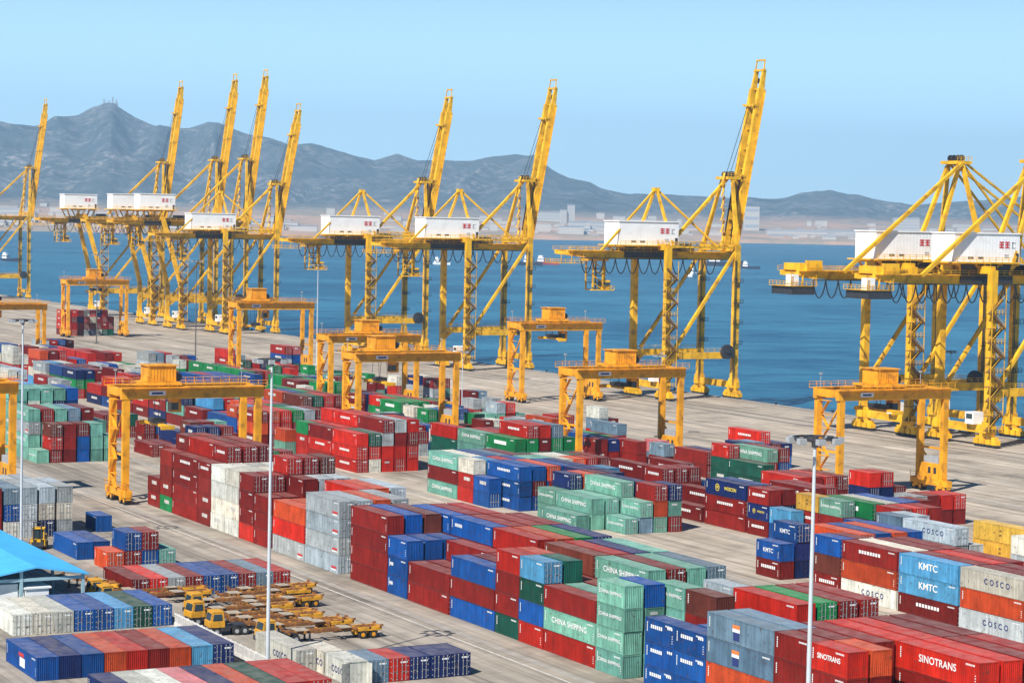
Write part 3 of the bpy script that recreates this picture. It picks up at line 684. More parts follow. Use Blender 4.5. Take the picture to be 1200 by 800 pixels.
(3, 4, 196.6, 254, 40, (1, 1, 2,), (0, 0, 1,)),
(3, 5, 199.4, 254, 40, (1, 1, 4,), (0, 0, 1,)),
(3, 0, 185.4, 265.5, 20, (1, 4,), (2, 2,)),
(3, 1, 188.2, 265.5, 20, (5, 5, 4,), (1, 1, 2,)),
(3, 2, 191, 267, 40, (1,), (0,)),
(3, 3, 193.8, 267, 40, (1, 4,), (0, 0,)),
(3, 4, 196.6, 267, 40, (1, 1,), (0, 0,)),
(3, 5, 199.4, 267, 40, (1, 1,), (0, 0,)),
(3, 2, 188.4, 313.8, 20, (7,), (2,)),
(3, 3, 191.2, 313.8, 20, (12, 7,), (1, 2,)),
(3, 4, 194, 313.8, 20, (7, 2, 1,), (0, 0, 2,)),
(3, 5, 196.8, 313.8, 20, (1, 7, 5,), (0, 0, 1,)),
(3, 0, 182.8, 320, 40, (7,), (2,)),
(3, 1, 185.6, 320, 40, (7, 7,), (1, 2,)),
(3, 2, 188.4, 320, 40, (7, 7,), (0, 1,)),
(3, 3, 191.2, 320, 40, (7, 7, 7,), (0, 0, 2,)),
(3, 4, 194, 320, 40, (1, 1, 5,), (0, 0, 0,)),
(3, 1, 185.6, 332.5, 20, (7, 7,), (0, 2,)),
(3, 2, 188.4, 332.5, 20, (7, 7, 5,), (0, 0, 2,)),
(3, 3, 191.2, 332.5, 20, (7, 7, 2,), (0, 0, 0,)),
(3, 4, 194, 332.5, 20, (1, 1, 1,), (0, 0, 0,)),
(3, 5, 196.8, 332.5, 20, (1, 1, 5,), (0, 0, 0,)),
(3, 3, 191.2, 338.8, 20, (1, 1,), (0, 0,)),
(3, 4, 194, 338.8, 20, (1, 1, 5,), (0, 0, 0,)),
(3, 5, 196.8, 338.8, 20, (1, 1, 5,), (0, 0, 0,)),
(3, 6, 199.6, 338.8, 20, (1, 1, 6,), (0, 0, 0,)),
(3, 1, 185.6, 345.2, 40, (4, 4, 4,), (2, 2, 2,)),
(3, 2, 188.4, 345.2, 40, (4, 1, 4,), (0, 0, 1,)),
(3, 3, 191.2, 345.2, 40, (4, 4, 2,), (0, 0, 0,)),
(3, 4, 194, 345.2, 40, (7, 7, 4,), (0, 0, 0,)),
(3, 5, 196.8, 345.2, 40, (7, 7, 5,), (0, 0, 0,)),
(3, 0, 182.8, 351.3, 20, (4, 4,), (0, 0,)),
(3, 0, 182.8, 357.6, 20, (0, 0, 10,), (0, 0, 2,)),
(3, 1, 185.6, 357.6, 20, (4, 4, 6,), (0, 0, 0,)),
(3, 2, 188.4, 357.6, 20, (4, 4, 0,), (0, 0, 0,)),
(3, 3, 191.2, 357.6, 20, (4, 4, 4,), (0, 0, 0,)),
(3, 4, 194, 357.6, 20, (1, 1, 7,), (0, 0, 0,)),
(3, 5, 196.8, 357.6, 20, (7, 7, 7,), (0, 0, 0,)),
(3, 0, 182.8, 364, 40, (7, 1, 7,), (2, 2, 2,)),
(3, 1, 185.6, 364, 40, (1, 1, 10,), (0, 0, 0,)),
(3, 2, 188.4, 364, 40, (1, 1, 4,), (0, 0, 0,)),
(3, 3, 191.2, 364, 40, (1, 1, 12,), (0, 0, 0,)),
(3, 4, 194, 364, 40, (1, 1, 1,), (0, 0, 0,)),
(3, 5, 196.8, 364, 40, (1, 1,), (0, 0,)),
(3, 0, 182.8, 408.6, 40, (0, 0, 0,), (2, 2, 2,)),
(3, 1, 185.6, 408.6, 40, (10, 0, 9,), (0, 0, 1,)),
(3, 2, 188.4, 408.6, 40, (0, 0, 11, 1,), (0, 0, 0, 2,)),
(3, 3, 191.2, 408.6, 40, (0, 0, 1, 11,), (0, 0, 0, 0,)),
(3, 4, 194, 408.6, 40, (0, 0, 1, 0,), (0, 0, 0, 0,)),
(3, 0, 182.8, 421.2, 40, (0, 0, 1,), (0, 2, 2,)),
(3, 1, 185.6, 421.2, 40, (0, 0, 0,), (0, 0, 0,)),
(3, 2, 188.4, 421.2, 40, (0, 0, 0, 0,), (0, 0, 0, 2,)),
(3, 3, 191.2, 421.2, 40, (0, 0, 1, 0,), (0, 0, 0, 0,)),
(3, 4, 194, 421.2, 40, (0, 0, 1,), (0, 0, 0,)),
(3, 0, 182.8, 433.8, 20, (0, 0, 8,), (0, 0, 0,)),
(3, 1, 185.6, 433.8, 20, (0, 0, 0,), (0, 0, 0,)),
(3, 2, 188.4, 433.8, 20, (0, 0, 0, 0,), (0, 0, 0, 0,)),
(3, 3, 191.2, 433.8, 20, (0, 0, 1,), (0, 0, 0,)),
(3, 0, 182.8, 462, 40, (1, 2, 1,), (0, 2, 2,)),
(3, 1, 185.6, 462, 40, (1, 0, 2,), (0, 0, 0,)),
(3, 2, 188.4, 462, 40, (1, 0, 0,), (0, 0, 0,)),
(3, 3, 191.2, 462, 40, (1, 1, 8,), (0, 0, 0,)),
(3, 4, 194, 462, 40, (1, 1, 11,), (0, 0, 0,)),
(3, 5, 196.8, 462, 40, (3, 1, 1,), (0, 0, 0,)),
(3, 0, 182.8, 475, 20, (4, 4, 2,), (0, 0, 0,)),
(3, 1, 185.6, 475, 20, (0, 0, 6,), (0, 0, 0,)),
(3, 2, 188.4, 475, 20, (1, 1, 0,), (0, 0, 0,)),
(3, 3, 191.2, 475, 20, (1, 1, 8,), (0, 0, 0,)),
(3, 4, 194, 475, 20, (9, 9, 9,), (0, 0, 0,)),
(3, 0, 182.8, 481.5, 40, (0, 4,), (0, 0,)),
(3, 1, 185.6, 481.5, 40, (1, 0,), (0, 0,)),
(3, 2, 188.4, 481.5, 40, (0, 0, 2,), (0, 0, 0,)),
(3, 3, 191.2, 481.5, 40, (1, 1, 0,), (0, 0, 0,)),
(3, 4, 194, 481.5, 40, (1, 1, 0,), (0, 0, 0,)),
(3, 0, 182.8, 497, 40, (1, 1,), (0, 2,)),
(3, 1, 185.6, 497, 40, (1, 4, 6,), (0, 0, 2,)),
(3, 2, 188.4, 497, 40, (1, 4, 0,), (0, 0, 0,)),
(3, 3, 191.2, 497, 40, (1, 11, 7,), (0, 0, 0,)),
(3, 4, 194, 497, 40, (1, 0, 0,), (0, 0, 0,)),
(3, 0, 182.8, 596, 40, (0, 8, 5,), (0, 0, 0,)),
(3, 1, 185.6, 596, 40, (3, 8, 5,), (0, 0, 0,)),
(3, 2, 188.4, 596, 40, (1, 1, 1,), (0, 0, 0,)),
(3, 3, 191.2, 596, 40, (9, 1,), (0, 0,)),
(3, 4, 194, 596, 40, (1, 1, 1,), (0, 0, 0,)),
(3, 0, 182.8, 609, 40, (0, 8, 4,), (0, 0, 0,)),
(3, 1, 185.6, 609, 40, (1, 8, 1,), (0, 0, 0,)),
(3, 2, 188.4, 609, 40, (1, 1, 1,), (0, 0, 0,)),
(3, 3, 191.2, 609, 40, (1, 0, 1,), (0, 0, 0,)),
(3, 0, 182.8, 625, 40, (6, 10, 11,), (0, 0, 0,)),
(3, 1, 185.6, 625, 40, (6, 10, 6,), (0, 0, 0,)),
(3, 2, 188.4, 625, 40, (4, 4, 10,), (0, 0, 0,)),
(3, 3, 191.2, 625, 40, (4, 4,), (0, 0,)),
(3, 1, 185.6, 640, 40, (6, 10, 0, 2,), (0, 0, 0, 0,)),
(3, 2, 188.4, 640, 40, (6, 10, 0, 1,), (0, 0, 0, 0,)),
(3, 3, 191.2, 640, 40, (10, 10, 2, 0,), (0, 0, 0, 0,)),
(3, 4, 194, 640, 40, (2, 10, 0,), (0, 0, 0,)),
(3, 5, 196.8, 640, 40, (2, 10, 4,), (0, 0, 0,)),
(3, 0, 182.8, 659, 40, (0, 0, 10, 10,), (0, 0, 0, 0,)),
(3, 1, 185.6, 659, 40, (0, 0, 10,), (0, 0, 0,)),
(3, 2, 188.4, 659, 40, (0, 10, 10, 1,), (0, 0, 0, 0,)),
(3, 3, 191.2, 659, 40, (0, 10, 10, 10,), (0, 0, 0, 0,)),
(3, 4, 194, 659, 40, (0, 5, 5, 4,), (0, 0, 0, 0,)),
(3, 0, 182.8, 672, 40, (0, 0, 10, 4,), (0, 0, 0, 0,)),
(3, 1, 185.6, 672, 40, (0, 0, 4, 4,), (0, 0, 0, 0,)),
(3, 2, 188.4, 672, 40, (0, 0, 1,), (0, 0, 0,)),
(3, 3, 191.2, 672, 40, (0, 0, 5,), (0, 0, 0,)),
(3, 4, 194, 672, 40, (0, 0, 4,), (0, 0, 0,)),
(3, 0, 182.8, 690, 40, (1, 1, 7,), (0, 0, 0,)),
(3, 1, 185.6, 690, 40, (1, 7, 4,), (0, 0, 0,)),
(3, 2, 188.4, 690, 40, (1, 1, 6,), (0, 0, 0,)),
(3, 3, 191.2, 690, 40, (1, 1, 0,), (0, 0, 0,)),
(3, 0, 182.8, 710, 40, (7, 0,), (0, 0,)),
(3, 1, 185.6, 710, 40, (7, 10,), (0, 0,)),
(3, 2, 188.4, 710, 40, (0, 11,), (0, 0,)),
(3, 3, 191.2, 710, 40, (0, 2,), (0, 0,)),
(3, 4, 194, 710, 40, (0, 4,), (0, 0,)),
(3, 0, 182.8, 725, 40, (7, 10, 0,), (0, 0, 0,)),
(3, 1, 185.6, 725, 40, (7, 10, 10,), (0, 0, 0,)),
(3, 2, 188.4, 725, 40, (0, 11, 0,), (0, 0, 0,)),
(3, 3, 191.2, 725, 40, (0, 2, 11,), (0, 0, 0,)),
(3, 4, 194, 725, 40, (0, 4,), (0, 0,)),
(3, 0, 182.8, 446, 20, (7, 2,), (0, 2,)),
(3, 1, 185.6, 446, 20, (1,), (0,)),
(3, 2, 188.4, 446, 20, (2, 1,), (0, 0,)),
(3, 4, 194, 446, 20, (2,), (0,)),
(3, 0, 182.8, 510, 40, (1, 7, 5,), (0, 0, 2,)),
(3, 1, 185.6, 510, 40, (0, 1, 9,), (0, 0, 0,)),
(3, 4, 194, 510, 40, (1, 5, 8,), (0, 0, 0,)),
(3, 5, 196.8, 510, 40, (9,), (0,)),
(3, 0, 182.8, 522.8, 40, (5, 1,), (0, 0,)),
(3, 1, 185.6, 522.8, 40, (4, 7,), (0, 0,)),
(3, 2, 188.4, 522.8, 40, (4,), (0,)),
(3, 3, 191.2, 522.8, 40, (9,), (0,)),
(3, 4, 194, 522.8, 40, (1,), (0,)),
(3, 5, 196.8, 522.8, 40, (7, 1,), (0, 0,)),
(3, 0, 182.8, 535.5, 40, (1, 0, 0,), (0, 0, 2,)),
(3, 1, 185.6, 535.5, 40, (5,), (0,)),
(3, 2, 188.4, 535.5, 40, (7, 7, 1,), (0, 0, 0,)),
(3, 3, 191.2, 535.5, 40, (4,), (0,)),
(3, 4, 194, 535.5, 40, (8, 1,), (0, 0,)),
(3, 5, 196.8, 535.5, 40, (0,), (0,)),
(3, 0, 182.8, 548.2, 40, (1,), (0,)),
(3, 2, 188.4, 548.2, 40, (9,), (0,)),
(3, 3, 191.2, 548.2, 40, (0, 0, 7,), (0, 0, 0,)),
(3, 4, 194, 548.2, 40, (7,), (0,)),
(3, 5, 196.8, 548.2, 40, (1,), (0,)),
(3, 0, 182.8, 561, 40, (4, 1, 0,), (0, 0, 2,)),
(3, 1, 185.6, 561, 40, (1, 1, 0,), (0, 0, 0,)),
(3, 2, 188.4, 561, 40, (1, 8,), (0, 0,)),
(3, 3, 191.2, 561, 40, (1, 1,), (0, 0,)),
(3, 5, 196.8, 561, 40, (1,), (0,)),
(3, 0, 182.8, 573.8, 40, (5, 0,), (0, 0,)),
(3, 1, 185.6, 573.8, 40, (0, 7,), (0, 0,)),
(3, 2, 188.4, 573.8, 40, (4,), (0,)),
(3, 3, 191.2, 573.8, 40, (0, 0, 0,), (0, 0, 0,)),
(3, 4, 194, 573.8, 40, (0, 7, 5,), (0, 0, 0,)),
(3, 5, 196.8, 573.8, 40, (1, 1,), (0, 0,)),
(3, 5, 196.8, 737, 40, (0,), (0,)),
(3, 1, 185.6, 750, 40, (0,), (0,)),
(3, 3, 191.2, 750, 40, (0,), (0,)),
(3, 4, 194, 750, 40, (11, 1,), (0, 0,)),
(3, 5, 196.8, 750, 40, (4,), (0,)),
(3, 0, 182.8, 763, 40, (0, 0,), (0, 0,)),
(3, 1, 185.6, 763, 40, (4,), (0,)),
(3, 3, 191.2, 763, 40, (0,), (0,)),
(3, 5, 196.8, 763, 40, (1,), (0,)),
(3, 0, 182.8, 776, 40, (11, 0,), (0, 0,)),
(3, 1, 185.6, 776, 40, (2,), (0,)),
(3, 2, 188.4, 776, 40, (4,), (0,)),
(3, 3, 191.2, 776, 40, (2, 0,), (0, 0,)),
(3, 4, 194, 776, 40, (0,), (0,)),
(3, 5, 196.8, 776, 40, (2, 11,), (0, 0,)),
(2, 0, 154, 537, 20, (4, 4,), (0, 0,)),
(2, 1, 156.8, 537, 20, (5,), (0,)),
(2, 2, 159.6, 537, 20, (0,), (0,)),
(2, 3, 162.4, 537, 20, (1, 1,), (0, 0,)),
(2, 4, 165.2, 537, 20, (4,), (0,)),
(2, 0, 154, 547, 20, (0, 1,), (0, 0,)),
(2, 1, 156.8, 547, 20, (5,), (0,)),
(2, 2, 159.6, 547, 20, (0,), (0,)),
(2, 3, 162.4, 547, 20, (4, 1,), (0, 0,)),
(2, 4, 165.2, 547, 20, (1, 4,), (0, 0,)),
(2, 0, 154, 560, 40, (0,), (0,)),
(2, 1, 156.8, 560, 40, (7, 0, 0,), (0, 0, 0,)),
(2, 2, 159.6, 560, 40, (1, 1,), (0, 0,)),
(2, 3, 162.4, 560, 40, (0, 1,), (0, 0,)),
(2, 4, 165.2, 560, 40, (0, 10,), (0, 0,)),
(2, 5, 168, 560, 40, (11, 7, 11,), (0, 0, 0,)),
(2, 0, 154, 573, 40, (4,), (0,)),
(2, 1, 156.8, 573, 40, (4,), (0,)),
(2, 2, 159.6, 573, 40, (1, 0,), (0, 0,)),
(2, 3, 162.4, 573, 40, (1,), (0,)),
(2, 4, 165.2, 573, 40, (0, 0,), (0, 0,)),
(2, 5, 168, 573, 40, (1, 11, 1,), (0, 0, 0,)),
(2, 0, 154, 600, 40, (7, 1, 0,), (0, 0, 0,)),
(2, 1, 156.8, 600, 40, (4, 0,), (0, 0,)),
(2, 2, 159.6, 600, 40, (1, 0,), (0, 0,)),
(2, 3, 162.4, 600, 40, (0, 10,), (0, 0,)),
(2, 4, 165.2, 600, 40, (0, 1, 10,), (0, 0, 0,)),
(2, 5, 168, 600, 40, (10, 0, 11,), (0, 0, 0,)),
(2, 0, 154, 613, 40, (1, 10, 7,), (0, 0, 0,)),
(2, 1, 156.8, 613, 40, (0, 1, 1,), (0, 0, 0,)),
(2, 2, 159.6, 613, 40, (1, 4,), (0, 0,)),
(2, 3, 162.4, 613, 40, (4, 1,), (0, 0,)),
(2, 4, 165.2, 613, 40, (1,), (0,)),
(2, 5, 168, 613, 40, (10, 4, 11,), (0, 0, 0,)),
(2, 0, 154, 640, 40, (1,), (0,)),
(2, 1, 156.8, 640, 40, (0,), (0,)),
(2, 2, 159.6, 640, 40, (0, 11, 0,), (0, 0, 0,)),
(2, 3, 162.4, 640, 40, (11, 11, 1,), (0, 0, 0,)),
(2, 4, 165.2, 640, 40, (4, 0,), (0, 0,)),
(2, 5, 168, 640, 40, (4, 4, 10,), (0, 0, 0,)),
(4, 0, 208.5, 610, 40, (1,), (0,)),
(4, 1, 211.3, 610, 40, (8, 4,), (0, 0,)),
(4, 2, 214.1, 610, 40, (8,), (0,)),
(4, 4, 219.7, 610, 40, (8,), (0,)),
(4, 5, 222.5, 610, 40, (4,), (0,)),
(4, 1, 211.3, 622.7, 40, (4, 11,), (0, 0,)),
(4, 2, 214.1, 622.7, 40, (0, 4,), (0, 0,)),
(4, 3, 216.9, 622.7, 40, (4, 11,), (0, 0,)),
(4, 4, 219.7, 622.7, 40, (8, 1,), (0, 0,)),
(4, 0, 208.5, 723, 40, (1,), (0,)),
(4, 1, 211.3, 723, 40, (0,), (0,)),
(4, 2, 214.1, 723, 40, (0,), (0,)),
(4, 3, 216.9, 723, 40, (2, 1,), (0, 0,)),
(4, 4, 219.7, 723, 40, (0, 10,), (0, 0,)),
(4, 5, 222.5, 723, 40, (4,), (0,)),
(4, 0, 208.5, 736, 40, (2, 0,), (0, 0,)),
(4, 1, 211.3, 736, 40, (0, 10,), (0, 0,)),
(4, 2, 214.1, 736, 40, (11, 0, 11,), (0, 0, 0,)),
(4, 3, 216.9, 736, 40, (11, 2, 0,), (0, 0, 0,)),
(4, 4, 219.7, 736, 40, (11, 11, 4,), (0, 0, 0,)),
(4, 5, 222.5, 736, 40, (2, 4, 1,), (0, 0, 0,)),
(4, 0, 208.5, 749, 40, (11, 1,), (0, 0,)),
(4, 1, 211.3, 749, 40, (0,), (0,)),
(4, 2, 214.1, 749, 40, (0,), (0,)),
(4, 3, 216.9, 749, 40, (0,), (0,)),
(4, 4, 219.7, 749, 40, (10, 0,), (0, 0,)),
(4, 5, 222.5, 749, 40, (11, 4,), (0, 0,)),
(5, 0, 235, 545, 40, (9,), (0,)),
(5, 1, 237.8, 545, 40, (1,), (0,)),
(5, 2, 240.6, 545, 40, (0,), (0,)),
(5, 4, 246.2, 545, 40, (8,), (0,)),
(5, 5, 249, 545, 40, (1,), (0,)),
(4, 1, 211.3, 234, 40, (11, 11, 10,), (0, 0, 2,)),
(4, 2, 214.1, 234, 40, (11, 11, 10,), (0, 0, 0,)),
(4, 0, 208.5, 255, 40, (11, 11, 11,), (0, 0, 2,)),
(4, 1, 211.3, 255, 40, (11, 11,), (0, 0,)),
(4, 3, 216.9, 249, 40, (13, 13, 13,), (0, 2, 2,)),
(4, 4, 219.7, 249, 40, (13, 13,), (0, 0,)),
(4, 0, 208.5, 267.6, 20, (11, 11, 12,), (0, 0, 2,)),
(4, 1, 211.3, 267.6, 20, (11, 11, 11,), (0, 0, 0,)),
(4, 2, 214.1, 275, 20, (1, 0, 0,), (0, 0, 0,)),
(4, 3, 216.9, 275, 20, (1, 0, 0,), (0, 0, 0,)),
(4, 4, 219.7, 275, 20, (1, 1, 1,), (0, 0, 1,)),
(4, 1, 211.3, 279.5, 20, (1, 4,), (0, 0,)),
(4, 1, 211.3, 286, 20, (1, 1, 7,), (0, 0, 2,)),
(4, 1, 211.3, 292.4, 20, (1, 1, 13,), (0, 2, 2,)),
(4, 2, 214.1, 282, 40, (1, 1, 8,), (0, 0, 2,)),
(4, 3, 216.9, 282, 40, (1, 4, 10,), (0, 0, 0,)),
(4, 4, 219.7, 282, 40, (1, 4, 4,), (0, 0, 0,)),
(4, 0, 208.5, 295.8, 20, (4, 6,), (0, 2,)),
(4, 0, 208.5, 302.2, 20, (1, 5, 1,), (2, 2, 2,)),
(4, 1, 211.3, 302.2, 20, (1, 5, 1,), (0, 0, 1,)),
(4, 2, 214.1, 302.2, 40, (1, 1,), (0, 0,)),
(4, 3, 216.9, 302.2, 40, (1, 1, 1,), (0, 0, 2,)),
(4, 4, 219.7, 302.2, 40, (1, 0, 1,), (0, 0, 0,)),
(4, 0, 208.5, 309, 40, (1, 1, 5,), (2, 2, 2,)),
(4, 1, 211.3, 309, 40, (1, 1, 4,), (0, 0, 0,)),
(4, 2, 214.1, 315, 40, (1, 1,), (0, 0,)),
(4, 3, 216.9, 315, 40, (1, 4,), (0, 0,)),
(4, 4, 219.7, 315, 40, (1, 0,), (0, 0,)),
(4, 0, 208.5, 322, 40, (1,), (2,)),
(4, 1, 211.3, 322, 40, (1, 1,), (0, 2,)),
(4, 0, 208.5, 335, 20, (1, 1, 1,), (0, 0, 2,)),
(4, 1, 211.3, 335, 20, (1, 0, 1,), (0, 0, 1,)),
(4, 2, 214.1, 335, 20, (1, 1, 1,), (0, 0, 0,)),
(4, 3, 216.9, 335, 20, (1, 4,), (0, 0,)),
(4, 0, 208.5, 341.5, 40, (1, 1, 1,), (0, 0, 2,)),
(4, 1, 211.3, 341.5, 40, (1, 1,), (0, 0,)),
(4, 2, 214.1, 341.5, 40, (1, 0,), (0, 0,)),
(4, 3, 216.9, 341.5, 40, (1, 1, 1,), (0, 0, 2,)),
(4, 0, 208.5, 376, 20, (1, 3,), (0, 0,)),
(4, 1, 211.3, 376, 20, (1, 10,), (0, 0,)),
(4, 2, 214.1, 376, 20, (1, 2,), (0, 0,)),
(4, 3, 216.9, 376, 20, (1, 0,), (0, 0,)),
(4, 4, 219.7, 376, 20, (1, 1,), (0, 0,)),
(4, 0, 208.5, 382.5, 20, (1, 3,), (0, 0,)),
(4, 1, 211.3, 382.5, 20, (1, 10,), (0, 0,)),
(4, 2, 214.1, 382.5, 20, (1, 10,), (0, 0,)),
(4, 3, 216.9, 382.5, 20, (1, 9,), (0, 0,)),
(4, 4, 219.7, 382.5, 20, (1, 1,), (0, 0,)),
(4, 0, 208.5, 390, 40, (7, 7, 8,), (0, 0, 2,)),
(4, 1, 211.3, 390, 40, (7, 7, 8, 0,), (0, 0, 0, 2,)),
(4, 2, 214.1, 390, 40, (7, 7, 1, 0,), (0, 0, 0, 0,)),
(4, 3, 216.9, 390, 40, (7, 7, 8, 12,), (0, 0, 0, 0,)),
(4, 4, 219.7, 390, 40, (7, 7, 8,), (0, 0, 0,)),
(4, 0, 208.5, 403, 40, (7, 7, 7,), (0, 0, 2,)),
(4, 1, 211.3, 403, 40, (7, 7, 0,), (0, 0, 0,)),
(4, 2, 214.1, 403, 40, (7, 7, 1,), (0, 0, 0,)),
(4, 3, 216.9, 403, 40, (7, 7, 9,), (0, 0, 0,)),
(4, 0, 208.5, 416, 40, (9, 9, 0,), (0, 2, 2,)),
(4, 1, 211.3, 416, 40, (1, 6,), (0, 0,)),
(4, 2, 214.1, 416, 40, (1, 6,), (0, 0,)),
(4, 3, 216.9, 416, 40, (1, 1,), (0, 0,)),
(4, 2, 214.1, 447, 20, (0, 1,), (0, 0,)),
(4, 3, 216.9, 447, 20, (5, 4,), (0, 0,)),
(4, 4, 219.7, 447, 20, (1, 1,), (0, 0,)),
(4, 0, 208.5, 498, 40, (1, 1, 3,), (0, 0, 2,)),
(4, 1, 211.3, 498, 40, (1, 1, 9,), (0, 0, 0,)),
(4, 2, 214.1, 498, 40, (1, 1, 0,), (0, 0, 0,)),
(4, 3, 216.9, 498, 40, (1, 1, 1,), (0, 0, 0,)),
(4, 0, 208.5, 511, 40, (4, 4, 2,), (0, 0, 0,)),
(4, 1, 211.3, 511, 40, (4, 4, 4,), (0, 0, 0,)),
(4, 2, 214.1, 511, 40, (1, 1, 8,), (0, 0, 0,)),
(4, 3, 216.9, 511, 40, (1, 1, 1,), (0, 0, 0,)),
(4, 0, 208.5, 524, 40, (4, 6,), (0, 0,)),
(4, 1, 211.3, 524, 40, (4, 8,), (0, 0,)),
(4, 2, 214.1, 524, 40, (1, 1, 8,), (0, 0, 0,)),
(4, 0, 208.5, 560, 40, (1, 4, 4,), (0, 0, 2,)),
(4, 1, 211.3, 560, 40, (1, 4, 4,), (0, 0, 0,)),
(4, 2, 214.1, 560, 40, (1, 4, 4,), (0, 0, 0,)),
(4, 3, 216.9, 560, 40, (1, 4, 4,), (0, 0, 0,)),
(4, 4, 219.7, 560, 40, (1, 1,), (0, 0,)),
(4, 0, 208.5, 573, 40, (1, 4, 4,), (0, 0, 0,)),
(4, 1, 211.3, 573, 40, (1, 4, 0,), (0, 0, 0,)),
(4, 2, 214.1, 573, 40, (1, 4, 4,), (0, 0, 0,)),
(4, 3, 216.9, 573, 40, (1, 4, 4,), (0, 0, 0,)),
(4, 0, 208.5, 590, 40, (4, 4,), (0, 0,)),
(4, 1, 211.3, 590, 40, (4, 0,), (0, 0,)),
(4, 2, 214.1, 590, 40, (4, 4,), (0, 0,)),
(4, 3, 216.9, 590, 40, (0, 0,), (0, 0,)),
(4, 2, 214.1, 640, 40, (1, 10,), (0, 0,)),
(4, 3, 216.9, 640, 40, (1, 10,), (0, 0,)),
(4, 4, 219.7, 640, 40, (1, 0,), (0, 0,)),
(4, 5, 222.5, 640, 40, (1, 8,), (0, 0,)),
(4, 0, 208.5, 655, 40, (4, 11,), (0, 0,)),
(4, 1, 211.3, 655, 40, (0, 4,), (0, 0,)),
(4, 2, 214.1, 655, 40, (2, 10,), (0, 0,)),
(4, 3, 216.9, 655, 40, (2, 8,), (0, 0,)),
(4, 0, 208.5, 668, 40, (0, 0, 0,), (0, 0, 0,)),
(4, 1, 211.3, 668, 40, (0, 0,), (0, 0,)),
(4, 2, 214.1, 668, 40, (0, 0, 1,), (0, 0, 0,)),
(4, 3, 216.9, 668, 40, (1, 0, 0,), (0, 0, 0,)),
(4, 0, 208.5, 681, 40, (0, 0, 0,), (0, 0, 0,)),
(4, 1, 211.3, 681, 40, (11, 0, 0,), (0, 0, 0,)),
(4, 2, 214.1, 681, 40, (0, 0, 0,), (0, 0, 0,)),
(4, 3, 216.9, 681, 40, (0, 0,), (0, 0,)),
(4, 0, 208.5, 694, 40, (1, 0, 0,), (0, 0, 0,)),
(4, 1, 211.3, 694, 40, (0, 0,), (0, 0,)),
(4, 2, 214.1, 694, 40, (0, 0,), (0, 0,)),
(4, 0, 208.5, 710, 40, (1, 1,), (0, 0,)),
(4, 1, 211.3, 710, 40, (10, 11,), (0, 0,)),
(4, 2, 214.1, 710, 40, (1, 1,), (0, 0,)),
(4, 3, 216.9, 710, 40, (10, 4,), (0, 0,)),
(5, 2, 240.6, 305, 20, (1, 11,), (0, 0,)),
(5, 3, 243.4, 305, 20, (1, 1,), (0, 0,)),
(5, 4, 246.2, 305, 20, (1, 0,), (0, 1,)),
(5, 5, 249, 305, 20, (1, 0,), (0, 1,)),
(5, 0, 235, 300, 20, (1, 4,), (0, 0,)),
(5, 1, 237.8, 300, 20, (1, 1,), (0, 0,)),
(5, 2, 240.6, 318, 20, (1, 5, 0,), (0, 0, 2,)),
(5, 3, 243.4, 318, 20, (4, 5, 0,), (0, 0, 0,)),
(5, 4, 246.2, 318, 20, (1, 1,), (0, 0,)),
(5, 1, 237.8, 335, 40, (1, 0,), (0, 2,)),
(5, 2, 240.6, 335, 40, (1, 1,), (0, 0,)),
(5, 3, 243.4, 335, 40, (1, 0,), (0, 0,)),
(5, 4, 246.2, 335, 40, (1, 1,), (0, 1,)),
(5, 2, 243.6, 355, 40, (9, 9,), (0, 2,)),
(5, 3, 246.4, 358, 40, (1, 1, 7,), (0, 0, 2,)),
(5, 4, 249.2, 358, 40, (1, 4, 1,), (0, 0, 0,)),
(5, 2, 243.6, 367.3, 20, (9, 9, 0,), (0, 0, 2,)),
(5, 4, 249.2, 371, 20, (1, 1, 5,), (0, 0, 0,)),
(5, 5, 252, 371, 20, (1, 1, 12,), (0, 0, 0,)),
(5, 4, 246.2, 379, 40, (1, 1,), (0, 2,)),
(5, 5, 249, 379, 40, (1, 5,), (0, 0,)),
(5, 4, 246.2, 395, 20, (1, 12,), (0, 2,)),
(5, 3, 243.4, 401.5, 20, (1, 1,), (0, 2,)),
(5, 5, 249, 401.5, 20, (12, 14,), (0, 0,)),
(5, 1, 237.8, 408, 20, (1, 1,), (0, 2,)),
(5, 2, 240.6, 408, 20, (1, 5,), (0, 0,)),
(5, 3, 243.4, 408, 20, (1, 0,), (0, 0,)),
(5, 2, 240.6, 414.6, 40, (0, 4,), (0, 0,)),
(5, 3, 243.4, 414.6, 40, (9, 8,), (0, 0,)),
(5, 1, 237.8, 428, 40, (12, 4, 2,), (0, 0, 0,)),
(5, 2, 240.6, 428, 40, (10, 2,), (0, 0,)),
(5, 3, 243.4, 428, 40, (4, 12,), (0, 0,)),
(5, 2, 240.6, 441, 40, (4, 12,), (0, 0,)),
(5, 3, 243.4, 441, 40, (12, 0,), (0, 0,)),
(5, 1, 237.8, 505.5, 40, (8, 8,), (0, 2,)),
(5, 2, 240.6, 505.5, 40, (8, 8,), (0, 0,)),
(5, 3, 243.4, 505.5, 40, (8, 8,), (0, 0,)),
(5, 4, 246.2, 505.5, 40, (1, 1,), (0, 0,)),
(5, 5, 249, 505.5, 40, (8, 8,), (0, 0,)),
(5, 2, 240.6, 518.5, 40, (8, 0,), (0, 0,)),
(5, 3, 243.4, 518.5, 40, (7, 8,), (0, 0,)),
(5, 4, 246.2, 518.5, 40, (8, 0,), (0, 0,)),
(5, 1, 237.8, 532, 20, (1, 1,), (0, 0,)),
(5, 2, 240.6, 532, 20, (5, 5,), (0, 0,)),
(5, 3, 243.4, 532, 20, (10, 1,), (0, 0,)),
(5, 3, 243.4, 540, 20, (1, 1,), (0, 0,)),
(5, 3, 243.4, 571, 20, (1, 8,), (0, 0,)),
